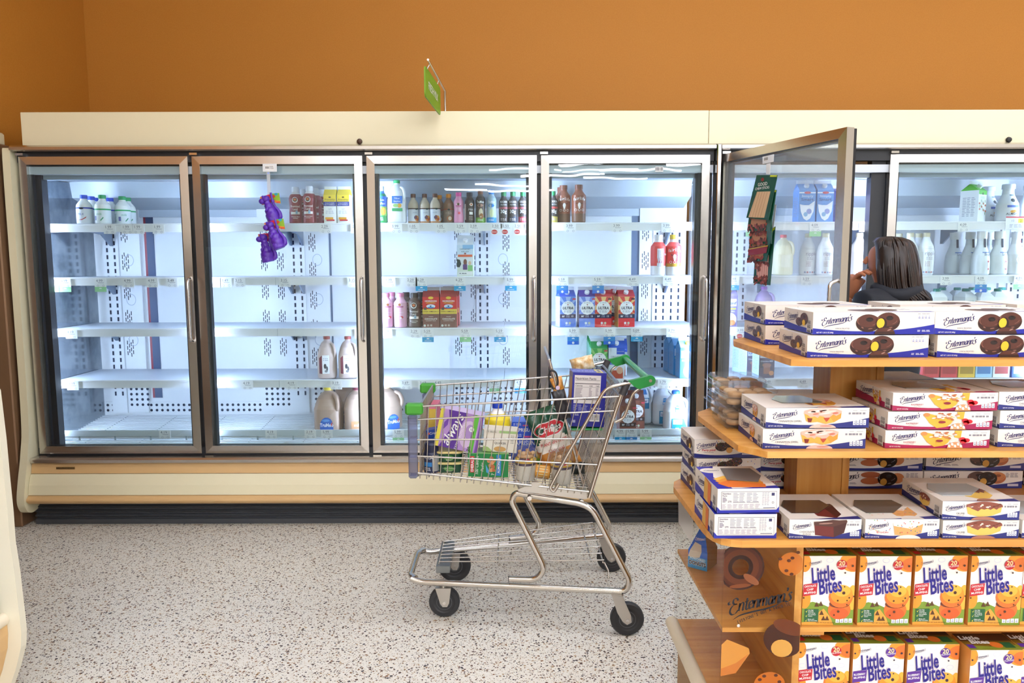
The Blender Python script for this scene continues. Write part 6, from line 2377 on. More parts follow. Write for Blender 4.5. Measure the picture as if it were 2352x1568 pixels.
def p_cinn(b, fr, w, h):
    P = [(.37, .72), (.39, .34), (.43, .26), (.5, .3), (.58, .2), (.66, .28), (.725, .48), (.73, .78), (.5, .8)]
    b.poly(fr, [(x * w, y * h) for x, y in P], M('#e2ab48', .5), .001)
    b.poly(fr, [(x * w, y * h) for x, y in ((.61, .6), (.73, .78), (.725, .48), (.66, .28))], M('#d9983a', .5), .0012)
    Q = [(.365, .72), (.37, .86), (.43, .95), (.55, .985), (.68, .95), (.735, .84), (.72, .72), (.68, .6), (.65, .68), (.61, .5), (.585, .44), (.56, .56), (.52, .6), (.5, .5), (.47, .58), (.43, .54), (.4, .66)]
    b.poly(fr, [(x * w, y * h) for x, y in Q], M('#e3b3a0', .35), .0014)
    b.poly(fr, [(x * w, y * h) for x, y in ((.4, .5), (.45, .48), (.44, .3), (.41, .28))], M('#7c241a', .4), .0016)
    b.poly(fr, [(x * w, y * h) for x, y in ((.555, .5), (.62, .52), (.6, .36), (.585, .3))], M('#b8452c', .4), .0016)
    for (x, y, rx, ry, c) in ((.52, .86, .09, .06, '#f3dfd4'), (.62, .82, .06, .045, '#f0d6ca'), (.44, .8, .04, .05, '#f3dfd4'), (.55, .87, .04, .03, '#c9705c'), (.57, .72, .06, .03, '#f6e6dd'), (.67, .74, .03, .05, '#c9705c'), (.48, .7, .03, .04, '#cf7c66')):
        b.ell(fr, w * x, h * y, w * rx, h * ry, M(c, .35), .0018, 14, rot=.1)
    b.ell(fr, w * .53, h * .83, w * .012, h * .05, M('#6a2a1c', .4), .0021, 10)
    b.poly(fr, [(w * .55 + w * .13 * math.cos(t), h * .2 * math.sin(t)) for t in [math.pi * i / 10 for i in range(11)]], M('#e6bdae', .4), .0023)
    b.ell(fr, w * .58, h * .1, w * .06, h * .04, M('#d08a78', .4), .0026, 12)


def p_rasp(b, fr, w, h):
    P = [(.34, .8), (.355, .93), (.42, .84), (.5, .72), (.58, .8), (.64, .66), (.6, .3), (.56, .14), (.47, .07), (.4, .34)]
    b.poly(fr, [(x * w, y * h) for x, y in P], M('#e0b03c', .5), .001)
    b.ell(fr, w * .368, h * .82, w * .033, h * .11, M('#d08a4a', .5), .0012, 14)
    b.poly(fr, [(x * w, y * h) for x, y in ((.66, .99), (.73, .99), (.72, .55), (.66, .6))], M('#e0b03c', .5), .0011)
    rnd = random.Random(8)
    for i in range(34):
        x = rnd.uniform(.43, .67)
        b.ell(fr, w * x, h * rnd.uniform(.6 - .25 * (x > .58), .9), w * rnd.uniform(.014, .03), h * rnd.uniform(.02, .05), M(('#efe2d8', '#b8683c', '#f4ece6', '#c9804c', '#efe2d8')[i % 5], .4), .0014 + i * .00004, 8, rot=rnd.uniform(-.2, .2))
    b.ell(fr, w * .515, h * .42, w * .035, h * .07, M('#8c2430', .4), .0030, 12)
    for x, y in ((.735, .5), (.775, .44), (.745, .38)):
        b.ell(fr, w * x, h * y, w * .032, h * .12, M('#d8202f', .4), .0026, 14)
    b.poly(fr, [(w * .665 + w * .075 * math.cos(t), h * .36 * math.sin(t)) for t in [math.pi * i / 10 for i in range(11)]], M('#d99a6a', .4), .0030)
    for i in range(5):
        b.ell(fr, w * (.61 + i * .028), h * (.13 + .1 * (i % 2)), w * .012, h * .09, M('#f6eee8', .4), .0033, 8, rot=.5)


def p_crumb(b, fr, w, h):
    slab(b, fr, w * .31, h * .16, w * .46, h * .82, '#e3bd5c', '#8a4a3a', '#e9d6c4', 6, ['#e9d9ca', '#6c3528', '#a86a58', '#f0e6dc'])
    b.poly(fr, [(w * .53 + w * .16 * math.cos(t), h * .18 * math.sin(t)) for t in [math.pi * i / 10 for i in range(11)]], M('#a8705c', .4), .0027)


def p_fudge(b, fr, w, h):
    P = [(.34, .85), (.36, .2), (.62, .08), (.76, .3), (.8, .92), (.6, .98)]
    b.poly(fr, [(x * w, y * h) for x, y in P], M('#431a18', .4), .001)
    b.poly(fr, [(w * .345, h * .72), (w * .36, h * .2), (w * .62, h * .09), (w * .61, h * .62)], M('#6a2420', .5), .0013)
    b.poly(fr, [(w * .335, h * .88), (w * .34, h * .7), (w * .6, h * .62), (w * .8, h * .85), (w * .79, h * .98)], M('#4f2a22', .3), .0016)
    b.ell(fr, w * .5, h * .8, w * .1, h * .04, M('#9c7468', .3), .0019, 10, rot=.05)


SPR = ['#d0405c', '#3f9a4c', '#e2b02c', '#3c6ac0', '#e07a34']


def p_party(b, fr, w, h):
    P = [(.38, .7), (.4, .2), (.62, .1), (.76, .3), (.78, .8)]
    b.poly(fr, [(x * w, y * h) for x, y in P], M('#e0a464', .5), .001)
    b.poly(fr, [(w * .37, h * .8), (w * .38, h * .66), (w * .62, h * .5), (w * .79, h * .78), (w * .76, h * .98), (w * .48, h * .98)], M('#efe6dc', .4), .0013)
    rnd = random.Random(4)
    for i in range(26):
        b.ell(fr, w * rnd.uniform(.42, .74), h * rnd.uniform(.25, .95), w * .009, h * .025, M(SPR[i % 5], .4), .0016, 6, rot=rnd.uniform(0, 3))
    for i in range(16):
        b.ell(fr, w * rnd.uniform(.03, .34), h * rnd.uniform(.2, .98), w * .008, h * .022, M(SPR[i % 5], .4), .0012, 6, rot=rnd.uniform(0, 3))
    b.poly(fr, [(w * .58 + w * .17 * math.cos(t), h * .2 * math.sin(t)) for t in [math.pi * i / 10 for i in range(11)]], M('#e9e0d8', .4), .002)


def ep(pic):
    def g(b, fr, d, h):
        f2 = lambda a, c, hh=0.0: fr(d * .42 + (a) * 1.0, c, hh)
        pic(b, lambda a, c, hh=0.0: fr(d * .3 + a * .75, c * .85 + h * .04, hh), d * .72, h)
    return g


def t_pic(pic):
    return lambda b, fr, w, d: pic(b, lambda a, c, hh=0.0: fr(a * .9 + w * .12, c * .6, hh), w, d)


MAG = M('#a3164e', .4)
NAVB = M('#232a78', .4)
pastry('box_cinnamon', .258, .0505, .2, NAVB, front_cake(NAVB, 'CINNAMON SWIRL', '#4a4652', p_cinn, 'BUNS', 'NET WT 1 LB 2 OZ (510g)'), ep(p_cinn), t_pic(p_cinn), 0)
pastry('box_raspberry', .262, .0452, .2, MAG, front_cake(MAG, 'RASPBERRY', '#b0405a', p_rasp, 'DANISH TWIST'), ep(p_rasp), t_pic(p_rasp), 0, lo=.5)
pastry('box_cheese', .262, .0452, .2, NAVB, front_cake(NAVB, 'CHEESE', '#5a5a70', p_rasp, 'DANISH TWIST'), ep(p_rasp), None, 0)
pastry('box_crumb', .19, .0465, .2, NAVB, front_cake(NAVB, 'CRUMB', '#4a4652', p_crumb, 'COFFEE CAKE', 'NET WT 1 LB 1 OZ (482g)', .165, .24), ep(p_crumb), t_pic(p_crumb), 1, M('#b9c4c8', .08, coat=.6))
pastry('box_fudge', .18, .05, .2, NAVB, front_cake(NAVB, ('CHOCOLATE', 'FUDGE'), '#4a4652', p_fudge, None, 'NET WT 1 LB 3 OZ (539g)', .175, .25), ep(p_fudge), t_pic(p_fudge), 1, M('#4a3a30', .08, coat=.6))
pastry('box_party', .185, .05, .2, NAVB, front_cake(NAVB, 'Party Cake', '#b8304c', p_party, None, 'NET WT 1 LB 2 OZ (510g)', .18, .26), ep(p_party), t_pic(p_party), 1, M('#6a6058', .08, coat=.6))


def f_nut(b, fr, w, h):
    b.rect(fr, 0, 0, w, h * .12, BLU)
    b.poly(fr, [(0, h * .1), (w * .05, h * .1), (0, h * .26)], BLU, .0003)
    b.poly(fr, [(w, h * .1), (w * .95, h * .1), (w, h * .26)], BLU, .0003)
    x0, x1, y0, y1 = w * .06, w * .96, h * .15, h * .88
    K = M('#3c3a66', .5)
    b.rect(fr, x0, y0, x1, y1, K, .0004)
    b.rect(fr, x0 + .0008, y0 + .0008, x1 - .0008, y1 - .0008, CRM, .0007)
    b.text(fr, 'Nutrition', w * .08, h * .77, h * .09, K, .001, al='L', bold=.02)
    b.text(fr, 'Facts', w * .08, h * .685, h * .09, K, .001, al='L', bold=.02)
    b.text(fr, '270', w * .225, h * .44, h * .1, K, .001, al='R', bold=.02)
    b.greek(fr, w * .08, h * .44, w * .16, h * .65, 4, K, .001, cuts=1)
    for i in range(2):
        a = w * (.25 + i * .22)
        b.greek(fr, a, h * .44, a + w * .2, h * .84, 7, M('#6a688c', .5), .001, fill=.3, cuts=2, seed=i)
        b.rect(fr, a, h * .43, a + w * .2, h * .445, K, .001)
    b.greek(fr, w * .07, h * .18, w * .7, h * .38, 8, M('#8a88a8', .5), .001, fill=.35, cuts=7)
    b.greek(fr, w * .72, h * .3, w * .84, h * .85, 16, M('#8a88a8', .5), .001, fill=.35, cuts=3, seed=7)
    b.rect(fr, w * .87, h * .7, w * .92, h * .82, K, .001)
    b.ring(fr, w * .895, h * .42, h * .045, h * .045, h * .014, K, .001, 12)
    b.rect(fr, w * .74, h * .19, w * .93, h * .215, K, .001)


def e_loaf(b, fr, d, h):
    b.poly(fr, [(d * .42, h * .05), (d * .7, 0), (d * .72, h * .9), (d * .45, h)], M('#e3b45a', .5), .001)
    b.poly(fr, [(d * .6, h * .02), (d * .72, 0), (d * .74, h * .9), (d * .45, h), (d * .6, h * .85)], M('#d9783c', .5), .0013)


def t_loaf(b, fr, w, d):
    b.poly(fr, [(0, d * .0), (w * .25, 0), (w * .12, d * .5), (w * .3, d), (0, d)], BLU, .0003)
    b.ell(fr, w * .2, d * .8, w * .2, d * .12, CRM, .0008, 16)
    logo(b, fr, w * .2, d * .8, w * .26, INK, .0011, 0, 3)
    for i, c in enumerate(('#eeb84c', '#e2953c', '#d9702c')):
        b.poly(fr, [(w * .08, d * (.42 - .1 * i)), (w * .3, d * (.55 - .1 * i)), (w * .85, d * (.38 - .1 * i)), (w * .8, d * (.1 - .03 * i)), (w * .2, d * (.2 - .07 * i))], M(c, .5), .0008 + .0003 * i)


pastry('box_loaf', .156, .0625, .2, BLU, f_nut, e_loaf, t_loaf, None)


def loaf_window():
    parts = [('pastry_box', None)]


def f_dark(pair):
    def f(b, fr, w, h):
        wave(b, fr, w, h, NAVB, .25, .1, .42)
        logo(b, fr, w * .21, h * .6, w * .28, M('#211c3c', .45), .0008, .15, 4)
        b.greek(fr, w * .1, h * .26, w * .34, h * .36, 2, M('#5a5464', .5))
        if pair:
            donut(b, fr, w * .54, h * .62, w * .1, h * .36, base=M('#3a2a24', .4), top=M('#5a4038', .5))
            donut(b, fr, w * .86 - w * .12, h * .6, w * .09, h * .34, base=M('#b0643c', .5), top=M('#c98250', .5), hole='#8a4a2c')
        else:
            b.ell(fr, w * .47, h * .8, w * .1, h * .18, M('#a85a34', .5), .0008)
            b.ell(fr, w * .47, h * .45, w * .1, h * .2, M('#b8683c', .5), .0010)
            b.ell(fr, w * .74, h * .6, w * .07, h * .3, M('#c07a48', .5), .0010)
        donut(b, fr, w * .64, h * .56, w * .1, h * .4, .0016, base=M('#17110f', .25), top=M('#2a1f1b', .25), hole='#0c0807', shine='#8a8a92')
        b.ell(fr, w * .6, h * .4, w * .035, h * .2, M('#c9963c', .5), .0026, 12)
        b.greek(fr, w * .83, h * .62, w * .96, h * .9, 4, M('#8d8590', .5))
        b.rect(fr, w * .85, h * .12, w * .96, h * .26, M('#c9c6d6', .5), .0009)
    return f


pastry('box_variety', .3, .054, .18, NAVB, f_dark(True), e_donut)
pastry('box_variety_plain', .3, .054, .18, NAVB, f_dark(False), e_donut)


def f_mini(b, fr, w, h):
    wave(b, fr, w, h, NAVB, .25, .12, .5)
    rnd = random.Random(2)
    for i in range(20):
        b.ell(fr, w * rnd.uniform(.02, .95), h * rnd.uniform(.35, .97), w * .008, h * .026, M(SPR[i % 5], .4), .0005, 7)
    logo(b, fr, w * .2, h * .68, w * .32, INK, .0008, .15, 4)
    b.text(fr, 'Party mini', w * .22, h * .38, h * .14, M('#c83c50', .4), .0010, bold=.03, width=w * .2)
    b.text(fr, '12 RICH FROSTED', w * .22, h * .27, h * .07, M('#5a5468', .5), .0008)
    for x, y, rx in ((.42, .6, .1), (.55, .7, .1), (.62, .84, .09)):
        donut(b, fr, w * x, h * y, w * rx, h * .24, .0012, base=M('#2a1a16', .4), top=M('#3f2822', .4))
    b.ell(fr, w * .54, h * .42, w * .05, h * .16, M('#d9a45c', .5), .0022, 12)
    for i in range(46):
        b.ell(fr, w * rnd.uniform(.33, .7), h * rnd.uniform(.55, .98), w * .006, h * .016, M(SPR[i % 5], .4), .0026, 6)
    b.rect(fr, w * .74, h * .16, w * .96, h * .26, M('#c9c8dc', .5), .0009)


pastry('box_mini', .19, .0545, .17, NAVB, f_mini, e_donut)


# ---- muffin boxes
def muffin_box(key, tagc, l1, flav, chips):
    W, H, Dp = .1335, LBH, .085
    OR, OR2, OR3 = M('#e8952c', .4), M('#d9702a', .4), M('#efb040', .4)

    def fn():
        b = MB()
        b.box(0, W, 0, Dp, 0, H, M('#efeae4', .4), {'-x': M('#e3a052', .4), '+x': M('#e3a052', .4), '+z': M('#7a5a1c', .4)})
        fr = frame((0, 0, 0), (1, 0, 0), (0, 0, 1))
        w, h = W, H
        cl = lambda pts: [(min(max(x, 0), 1) * w, min(max(y, 0), 1) * h) for x, y in pts]
        C = lambda cx, cy, rx, ry, n=22: [(cx + rx * math.cos(2 * math.pi * i / n), cy + ry * math.sin(2 * math.pi * i / n)) for i in range(n)]
        b.poly(fr, cl([(0, 0), (1, 0), (1, .26), (.7, .2), (.4, .3), (.2, .34), (0, .3)]), M('#7a9430', .45), .0003)
        b.poly(fr, cl([(0, 0), (.62, 0), (.55, .12), (.42, .24), (.34, .2), (.2, .06), (0, .04)]), M('#e2a040', .45), .0006)
        b.poly(fr, cl(C(.02, .9, .12, .13)), OR, .0006)
        b.poly(fr, cl(C(.95, .93, .25, .16)), OR, .0006)
        b.poly(fr, cl(C(1.0, .88, .2, .1)), OR2, .0007)
        b.poly(fr, cl(C(.04, .38, .12, .14)), OR, .0006)
        b.poly(fr, cl(C(.97, .4, .1, .18)), OR3, .0006)
        for cx, cy in ((.28, .68), (.84, .66), (.08, .66), (.5, .94)):
            b.ring(fr, w * cx, h * cy, w * .07, h * .035, w * .008, M('#cfd3e6', .5), .0005, 14)
        # the muffins
        b.poly(fr, cl(C(.72, .22, .22, .14)), OR2, .0009)
        b.poly(fr, cl(C(.72, .17, .18, .085)), M('#cf5c26', .4), .0010)
        b.poly(fr, cl(C(.72, .31, .2, .06)), M('#6a2f18', .4), .0011)
        b.poly(fr, cl(C(.74, .41, .235, .155)), OR2, .0012)
        b.poly(fr, cl(C(.75, .45, .215, .135)), OR, .0014)
        b.poly(fr, cl(C(.76, .5, .16, .085)), OR3, .0016)
        ch = M(chips, .4)
        for x, y, r in ((.79, .47, .034), (.6, .5, .022), (.68, .36, .02), (.86, .36, .016), (.9, .4, .018), (.8, .56, .016), (.7, .2, .026), (.62, .15, .018), (.94, .86, .024), (.8, .76, .018), (.03, .86, .02), (.02, .4, .018), (.86, .3, .016), (.99, .42, .018)):
            b.poly(fr, cl(C(x, y, r * .95, r * .7, 9)), ch, .0020)
        for x, y in ((.28, .3), (.36, .31), (.38, .18), (.42, .1), (.49, .1)):
            b.poly(fr, cl([(x - .045, y - .03), (x + .045, y - .03), (x, y + .04)]), M('#5a381c', .5), .0011)
        # words
        ro = .16
        PUR = M('#1b107c', .4)
        for off, m, hh, bo in ((0, M('#b9a9d6', .4), .0020, .035), (0, PUR, .0024, .016)):
            b.text(fr, 'Little', w * .395, h * .64, h * .31, m, hh, rot=ro, bold=bo, shear=.12, width=w * .45)
            b.text(fr, 'Bites', w * .54, h * .475, h * .31, m, hh, rot=ro, bold=bo, shear=.12, width=w * .44)
        logo(b, fr, w * .22, h * .9, w * .24, INK, .0010, .2, 3, .8)
        T = M(tagc, .4)
        b.poly(fr, cl([(.0, .42), (.27, .45), (.28, .62), (.01, .59)]), T, .0012)
        for i, t in enumerate(flav):
            b.text(fr, t, w * .14, h * (.555 - i * .048 - (.0 if len(flav) == 3 else .02)), h * .043, WHITEP, .0016, rot=.1, bold=.015, width=w * min(.225, .033 * len(t)))
        b.ell(fr, w * .73, h * .875, w * .1, w * .1, T, .0016, 22)
        b.text(fr, '20', w * .73, h * .87, h * .09, M('#f0dfa0', .4), .002, bold=.02)
        b.text(fr, 'MUFFINS', w * .735, h * .84, h * .035, WHITEP, .002, rot=.12)
        b.rect(fr, w * .05, h * .05, w * .32, h * .235, M('#1f5a34', .4), .0012)
        for i, t in enumerate((('No High', 'Fructose', 'Corn Syrup'), ('No Artificial', 'Colors'), ('Made with', l1))):
            y = h * (.21 - i * .066)
            b.poly(fr, [(w * .065, y), (w * .08, y - h * .012), (w * .11, y + h * .018), (w * .082, y - h * .024)], M('#efe04a', .4), .0016)
            for j, q in enumerate(t):
                b.text(fr, q, w * .12, y + h * .004 - j * h * .021, h * .021, WHITEP, .0016, al='L', bold=.01)
        tabs(b, fr, w * .66, h * .035, w * .068, h * .06)
        b.text(fr, 'NET WT 8.25 OZ (234g)', w * .46, h * .03, h * .025, M('#4a3418', .4), .0012)
        # lid
        ft = frame((0, 0, H), (1, 0, 0), (0, 1, 0))
        b.rect(ft, 0, Dp * .55, W, Dp, M('#4a2c1a', .4))
        b.poly(ft, [(0, 0), (W, 0), (W, Dp * .3), (W * .5, Dp * .2), (0, Dp * .3)], M('#7f8a2c', .45), .0003)
        b.text(ft, 'Little', W * .22, Dp * .62, Dp * .3, M('#efeae4', .4), .0008, bold=.04, shear=.1)
        b.text(ft, 'Bites', W * .34, Dp * .38, Dp * .3, M('#efeae4', .4), .0008, bold=.04, shear=.1)
        b.rect(ft, W * .02, Dp * .1, W * .15, Dp * .32, T, .0008)
        b.rect(ft, W * .72, Dp * .12, W * .92, Dp * .45, M('#1f5a34', .4), .0008)
        b.ell(ft, W * .6, Dp * .3, W * .12, Dp * .18, OR2, .0006)
        return [('muffin_box', b)]
    kind(key, fn)


muffin_box('muffin_chip', '#c0202c', 'Real Chocolate', ('CHOCOLATE', 'CHIP', 'MUFFINS'), '#4a2a18')
muffin_box('muffin_berry', '#5a2a92', 'Real Fruit', ('BLUEBERRY', 'MUFFINS'), '#3a2a3c')
PB, MBX = 'pastry box', 'muffin box'
ORD = ('first', 'second', 'third', 'fourth', 'fifth', 'sixth')
lbx = [1842.5, 1969.5, 2097.5, 2223.5, 2345]
for i, px in enumerate(lbx):
    p = at(px, 1438, Y4)
    put('muffin_chip', (p.x, Y4 + .006 - .003 * (i % 2), Z4 + .0008), 'white and orange chocolate-chip muffin box, %s from the divider on the upper row' % ORD[i], MBX, 'muffin boxes on the upper row')
for i, (px, dy) in enumerate(((1842, .01), (1966, .004), (2090, .0), (2224, -.0), (2344, .005))):
    p = at(px, 1484, Y4)
    y = Y4 + .008 + dy - (.03 if i >= 3 else 0)
    put('muffin_chip' if i == 0 else 'muffin_berry', (p.x + (.0 if i < 3 else -.006), y, Z5 + .0008),
        'chocolate-chip muffin box at the divider end of the lower row' if i == 0 else 'blueberry muffin box, %s from the divider on the lower row' % ORD[i], MBX, 'muffin boxes on the lower row')


def stackb(key, px, y, z, n, lab, H, dx=(), rz=(), grp=None):
    for i in range(n):
        x = X_at(px, y, z) + (dx[i] if i < len(dx) else 0)
        put(key, (x, y, z + .0008 + i * (H + .0026)), lab[i], PB, grp, rz[i] if i < len(rz) else 0)


# top tier
Yb = Y1 + .004
stackb('box_donut', 1853, Yb, Z1, 2, ['donut box at the front corner of the top shelf, lower of two', 'donut box at the front corner of the top shelf, upper of two'], .0555, (0, .012), (0, 0))
stackb('box_donut', 2151, Yb, Z1, 2, ['donut box right of the corner pair, lower of two', 'donut box right of the corner pair, upper of two'], .0555, (0, -.009))
p = atz(1757, 792, Z1)
stackb('box_donut', 1757, 2.14, Z1, 2, ['donut box set back at the left end of the top shelf, lower of two', 'donut box set back at the left end of the top shelf, upper of two'], .0555, (0, -.002))
stackb('box_donut', 2055, 2.14, Z1, 2, ['donut box in the back row of the top shelf, lower, showing its white lid edge', 'donut box in the back row of the top shelf, upper, showing its white lid'], .0555, (0, .01))
stackb('box_donut', 2322, 2.14, Z1, 2, ['donut box at the right of the back row, lower', 'donut box at the right of the back row, upper'], .0555, (0, .01))
# middle tier
stackb('box_cinnamon', 1751, Y2 + .004, Z2, 2, ['cinnamon swirl box at the corner of the middle shelf, lower', 'cinnamon swirl box at the corner of the middle shelf, upper'], .0505, (0, .006))
stackb('box_raspberry', 2032, Y2 + .006, Z2, 3, ['raspberry box at the bottom of its stack of three', 'raspberry box in the middle of its stack', 'raspberry box on top of its stack'], .0452, (0, .004, .014))
stackb('box_cheese', 2283, Y2 + .016, Z2, 3, ['cheese pastry box at the bottom of the stack cut by the picture edge', 'cheese pastry box in the middle of the stack cut by the picture edge', 'cheese pastry box on top of the stack cut by the picture edge'], .0452, (.008, .01, .004))
stackb('box_variety_plain', 1926, 2.212, Z2, 2, ['variety donut box behind the post on the middle shelf, lower', 'variety donut box behind the post on the middle shelf, upper'], .054, (0, 0))
stackb('box_mini', 1769, 2.212, Z2, 1, ['pastry box lying behind the clear clamshells on the middle shelf'], .0545, (0,))
# bottom tier
stackb('box_loaf', 1640, Y3 + .008, Z3, 2, ['cake box with its facts panel outward at the front corner, lower', 'cake box with its facts panel outward at the front corner, upper'], .0625, (0, .006), (0, .03))
stackb('box_fudge', 1812, Y3 + .004, Z3, 1, ['chocolate fudge cake box beside the facts-panel boxes'], .05)
stackb('box_party', 1986, Y3 + .004, Z3, 1, ['party cake box with sprinkles between fudge and crumb boxes'], .05)
stackb('box_crumb', 2164, Y3 + .004, Z3, 2, ['crumb cake box, lower of two', 'crumb cake box, upper of two, askew'], .0465, (0, -.004), (0, -.02))
stackb('box_crumb', 2346, Y3 + .004, Z3, 1, ['cake box cut off by the picture edge on the bottom shelf'], .0465)
stackb('box_mini', 1597, 2.15, Z3, 3, ['party mini donut box at the bottom of the stack of three', 'party mini donut box in the middle of the stack', 'party mini donut box on top of the stack'], .0545, (.0, .002, -.006), (.03, .02, .01))
stackb('box_mini', 1746, 2.212, Z3, 2, ['dark donut box behind the cake boxes, lower', 'dark donut box behind the cake boxes, upper'], .0545, (0, 0))
stackb('box_variety_plain', 1894, 2.212, Z3, 2, ['plain and dark donut box right of the post, lower', 'plain and dark donut box right of the post, upper'], .054, (-.003, -.006))
stackb('box_variety', 2104, 2.212, Z3, 2, ['variety donut box in the back of the bottom shelf, lower', 'variety donut box in the back of the bottom shelf, upper'], .054, (.022, .026))
stackb('box_variety', 2342, 2.212, Z3, 2, ['variety donut box cut by the picture edge in the back, lower', 'variety donut box cut by the picture edge in the back, upper'], .054, (.034, .036))

# film window of the loaf boxes sits on their lids
for o in [o for o in COL.objects if o.name.startswith('pastry_box') and 'facts panel' in o.get('label', '')]:
    b = MB()
    b.prism([(.045, .07), (.12, .05), (.145, .1), (.14, .17), (.06, .175)], lambda a, c, h: (a, c, h), .0641, .0652, M('#7d7a78', .07, coat=.6))
    b.build('film_window', parent=o)


# clear clamshells of donuts
def clamshell():
    b = MB()
    w, d, h = .15, .15, .055
    b.cbox(-.073, .073, -.073, .073, 0, .0305, CLAM, .006)
    b.cbox(-.08, .08, -.08, .08, .031, .0345, CLAM, .0015)
    b.cbox(-.072, .072, -.072, .072, .035, .0575, CLAM, .008)
    g = MB()
    k = 0
    for ix in range(3):
        for iy in range(3):
            cx, cy = -.043 + ix * .043, -.043 + iy * .043
            ring = [Vector((cx + .0125 * math.cos(t), cy + .0125 * math.sin(t), .016 + (k % 2) * .002)) for t in [i * math.pi / 6 for i in range(12)]]
            g.tube(ring, .0088, M(('#d2a878', '#c2945f', '#dcb78c')[k % 3], .6), 8, closed=True)
            ring = [Vector((p.x + .003, p.y + .002, p.z + .018)) for p in ring]
            g.tube(ring, .0088, M(('#c2945f', '#dcb78c', '#b98650')[k % 3], .6), 8, closed=True)
            k += 1
    return [('clamshell', b), ('donut_filling', g, 'small tan donuts inside the clear box')]


kind('clamshell', clamshell)
for px, y, k, lab in ((1708, 2.118, 0, 'clear clamshell of tan donuts, nearer, bottom'), (1708, 2.118, 1, 'clear clamshell of tan donuts, nearer, top'), (1692, 2.29, 0, 'clear clamshell of tan donuts set back, bottom'), (1694, 2.29, 1, 'clear clamshell of tan donuts set back, top')):
    put('clamshell', (X_at(px, y, Z2) - (0 if y < 2.2 else .006), y, Z2 + .001 + k * .0585), lab, 'donut box', 'clear donut boxes')

# ---- acrylic corner with printed pastries
xa0 = SX0
xa1 = at(1838, 1400, Y4 - .012).x
yf = Y4 - .014
b = MB()
b.box(xa0 - .001, xa1, yf - .004, yf, .06, Z3 - .02, ACRYL)
b.box(xa0 - .001, xa0 + .003, yf, YBS, .06, Z3 - .02, ACRYL)
shield = part(b, 'acrylic_shield', stand)
g = MB()
fr = frame((0, yf - .0045, 0), (1, 0, 0), (0, 0, 1))
AP = lambda px, py: (lambda q: (q.x, q.z))(at(px, py, yf - .0045))


def clipx(pts):
    return [(min(max(a, xa0 + .001), xa1 - .001), min(c, Z3 - .021)) for a, c in pts]


def blob(px, py, rx, ry, m, h, n=26, rot=0, t0=0, t1=2 * math.pi):
    a, c = AP(px, py)
    s = yf / F_PX
    P = []
    for i in range(n):
        t = t0 + (t1 - t0) * i / (n - 1 if t1 - t0 < 6.2 else n)
        x, y = rx * s * math.cos(t), ry * s * math.sin(t)
        P.append((a + x * math.cos(rot) - y * math.sin(rot), c + x * math.sin(rot) + y * math.cos(rot)))
    g.poly(fr, clipx(P), m, h)


TINT = {}


def tint(c, f=.78):
    k = (c, f)
    if k not in TINT:
        TINT[k] = clear_mat('print_' + c.lstrip('#'), '#ffffff', .6, .1, f, c)
    return TINT[k]


# chocolate ring, drawn as a band so the hole stays clear
a, c = AP(1701, 1302)
s = yf / F_PX
for k, (r0, r1, col) in enumerate(((20, 30, '#2c1209'), (30, 44, '#5a2a14'), (44, 52, '#4a2010'), (52, 57, '#3a180c'))):
    n = 30
    for i in range(n):
        t0, t1 = 2 * math.pi * i / n, 2 * math.pi * (i + 1) / n
        q = clipx([(a + r * s * math.cos(t), c + r * s * math.sin(t)) for r, t in ((r0, t0), (r1, t0), (r1, t1), (r0, t1))])
        if len(set((round(x, 5), round(y, 5)) for x, y in q)) > 2:
            g.poly(fr, q, tint(col, .96), .0003)
blob(1725, 1330, 22, 9, tint('#8a5030', .9), .0006, 16, -.6)
blob(1700, 1345, 26, 5, tint('#7a4020', .9), .0006, 16, .1)
blob(1817, 1295, 30, 29, tint('#c87020', .8), .0003)
for px, py in ((1820, 1281), (1812, 1287), (1806, 1310), (1818, 1318), (1833, 1268), (1792, 1283)):
    blob(px, py, 5, 4, tint('#5a2a18', .9), .0006, 9)
logo(g, fr, *AP(1746, 1385), 150 * s, M('#14131c', .7), .0006, .22, 6, 1.15)
ax, az = AP(1752, 1414)
for i, ch in enumerate("EVERYONE'S GOT A FAVORITE!"):
    t = i / 25
    px, py = 1696 + 122 * t, 1431 - 42 * t - 3 * math.sin(math.pi * t)
    q = AP(px, py)
    g.text(fr, ch, q[0], q[1], 11 * s, M('#14131c', .7), .0006, rot=.33, bold=.02, sx=.66)
blob(1800, 1468, 50, 44, tint('#3f1c10', .95), .0003, 26, -.4)
blob(1812, 1440, 40, 18, tint('#6a3418', .95), .0006, 20, -.35)
blob(1795, 1488, 26, 22, tint('#dba34e', .85), .0009, 18, -.2)
for k, (P, col) in enumerate((([(1650, 1480), (1670, 1468), (1720, 1488), (1722, 1500), (1690, 1545), (1655, 1552), (1651, 1530)], '#e09a44'), ([(1652, 1535), (1690, 1522), (1720, 1500), (1690, 1545), (1655, 1552)], '#cf7a34'))):
    g.poly(fr, clipx([AP(*q) for q in P]), tint(col, .75), .0003 + k * .0003)
blob(1767, 1572, 38, 33, tint('#c46a1c', .8), .0003)
for px, py in ((1755, 1552), (1782, 1550), (1745, 1560), (1790, 1565)):
    blob(px, py, 5, 4, tint('#5a2a18', .9), .0006, 9)
g.ell(fr, *AP(1696, 1436), 4 * s, 4 * s, CHROME, .001, 12)
# frosted cake on the side pane
fs = frame((xa0 - .0015, 0, 0), (0, -1, 0), (0, 0, 1))
ys, zs_ = 2.23, Z3 - .1
P = [(-ys + .1 - .0167 * i, zs_ + .03 + .006 * (i % 2)) for i in range(13)] + [(-ys - .09, zs_ - .045), (-ys + .09, zs_ - .045)]
g2 = MB()
g2.poly(fs, P[::-1], tint('#e9e9ea', .6), .0004)
g2.build('printed_cake', parent=shield)
g.build('printed_pastries', parent=shield)

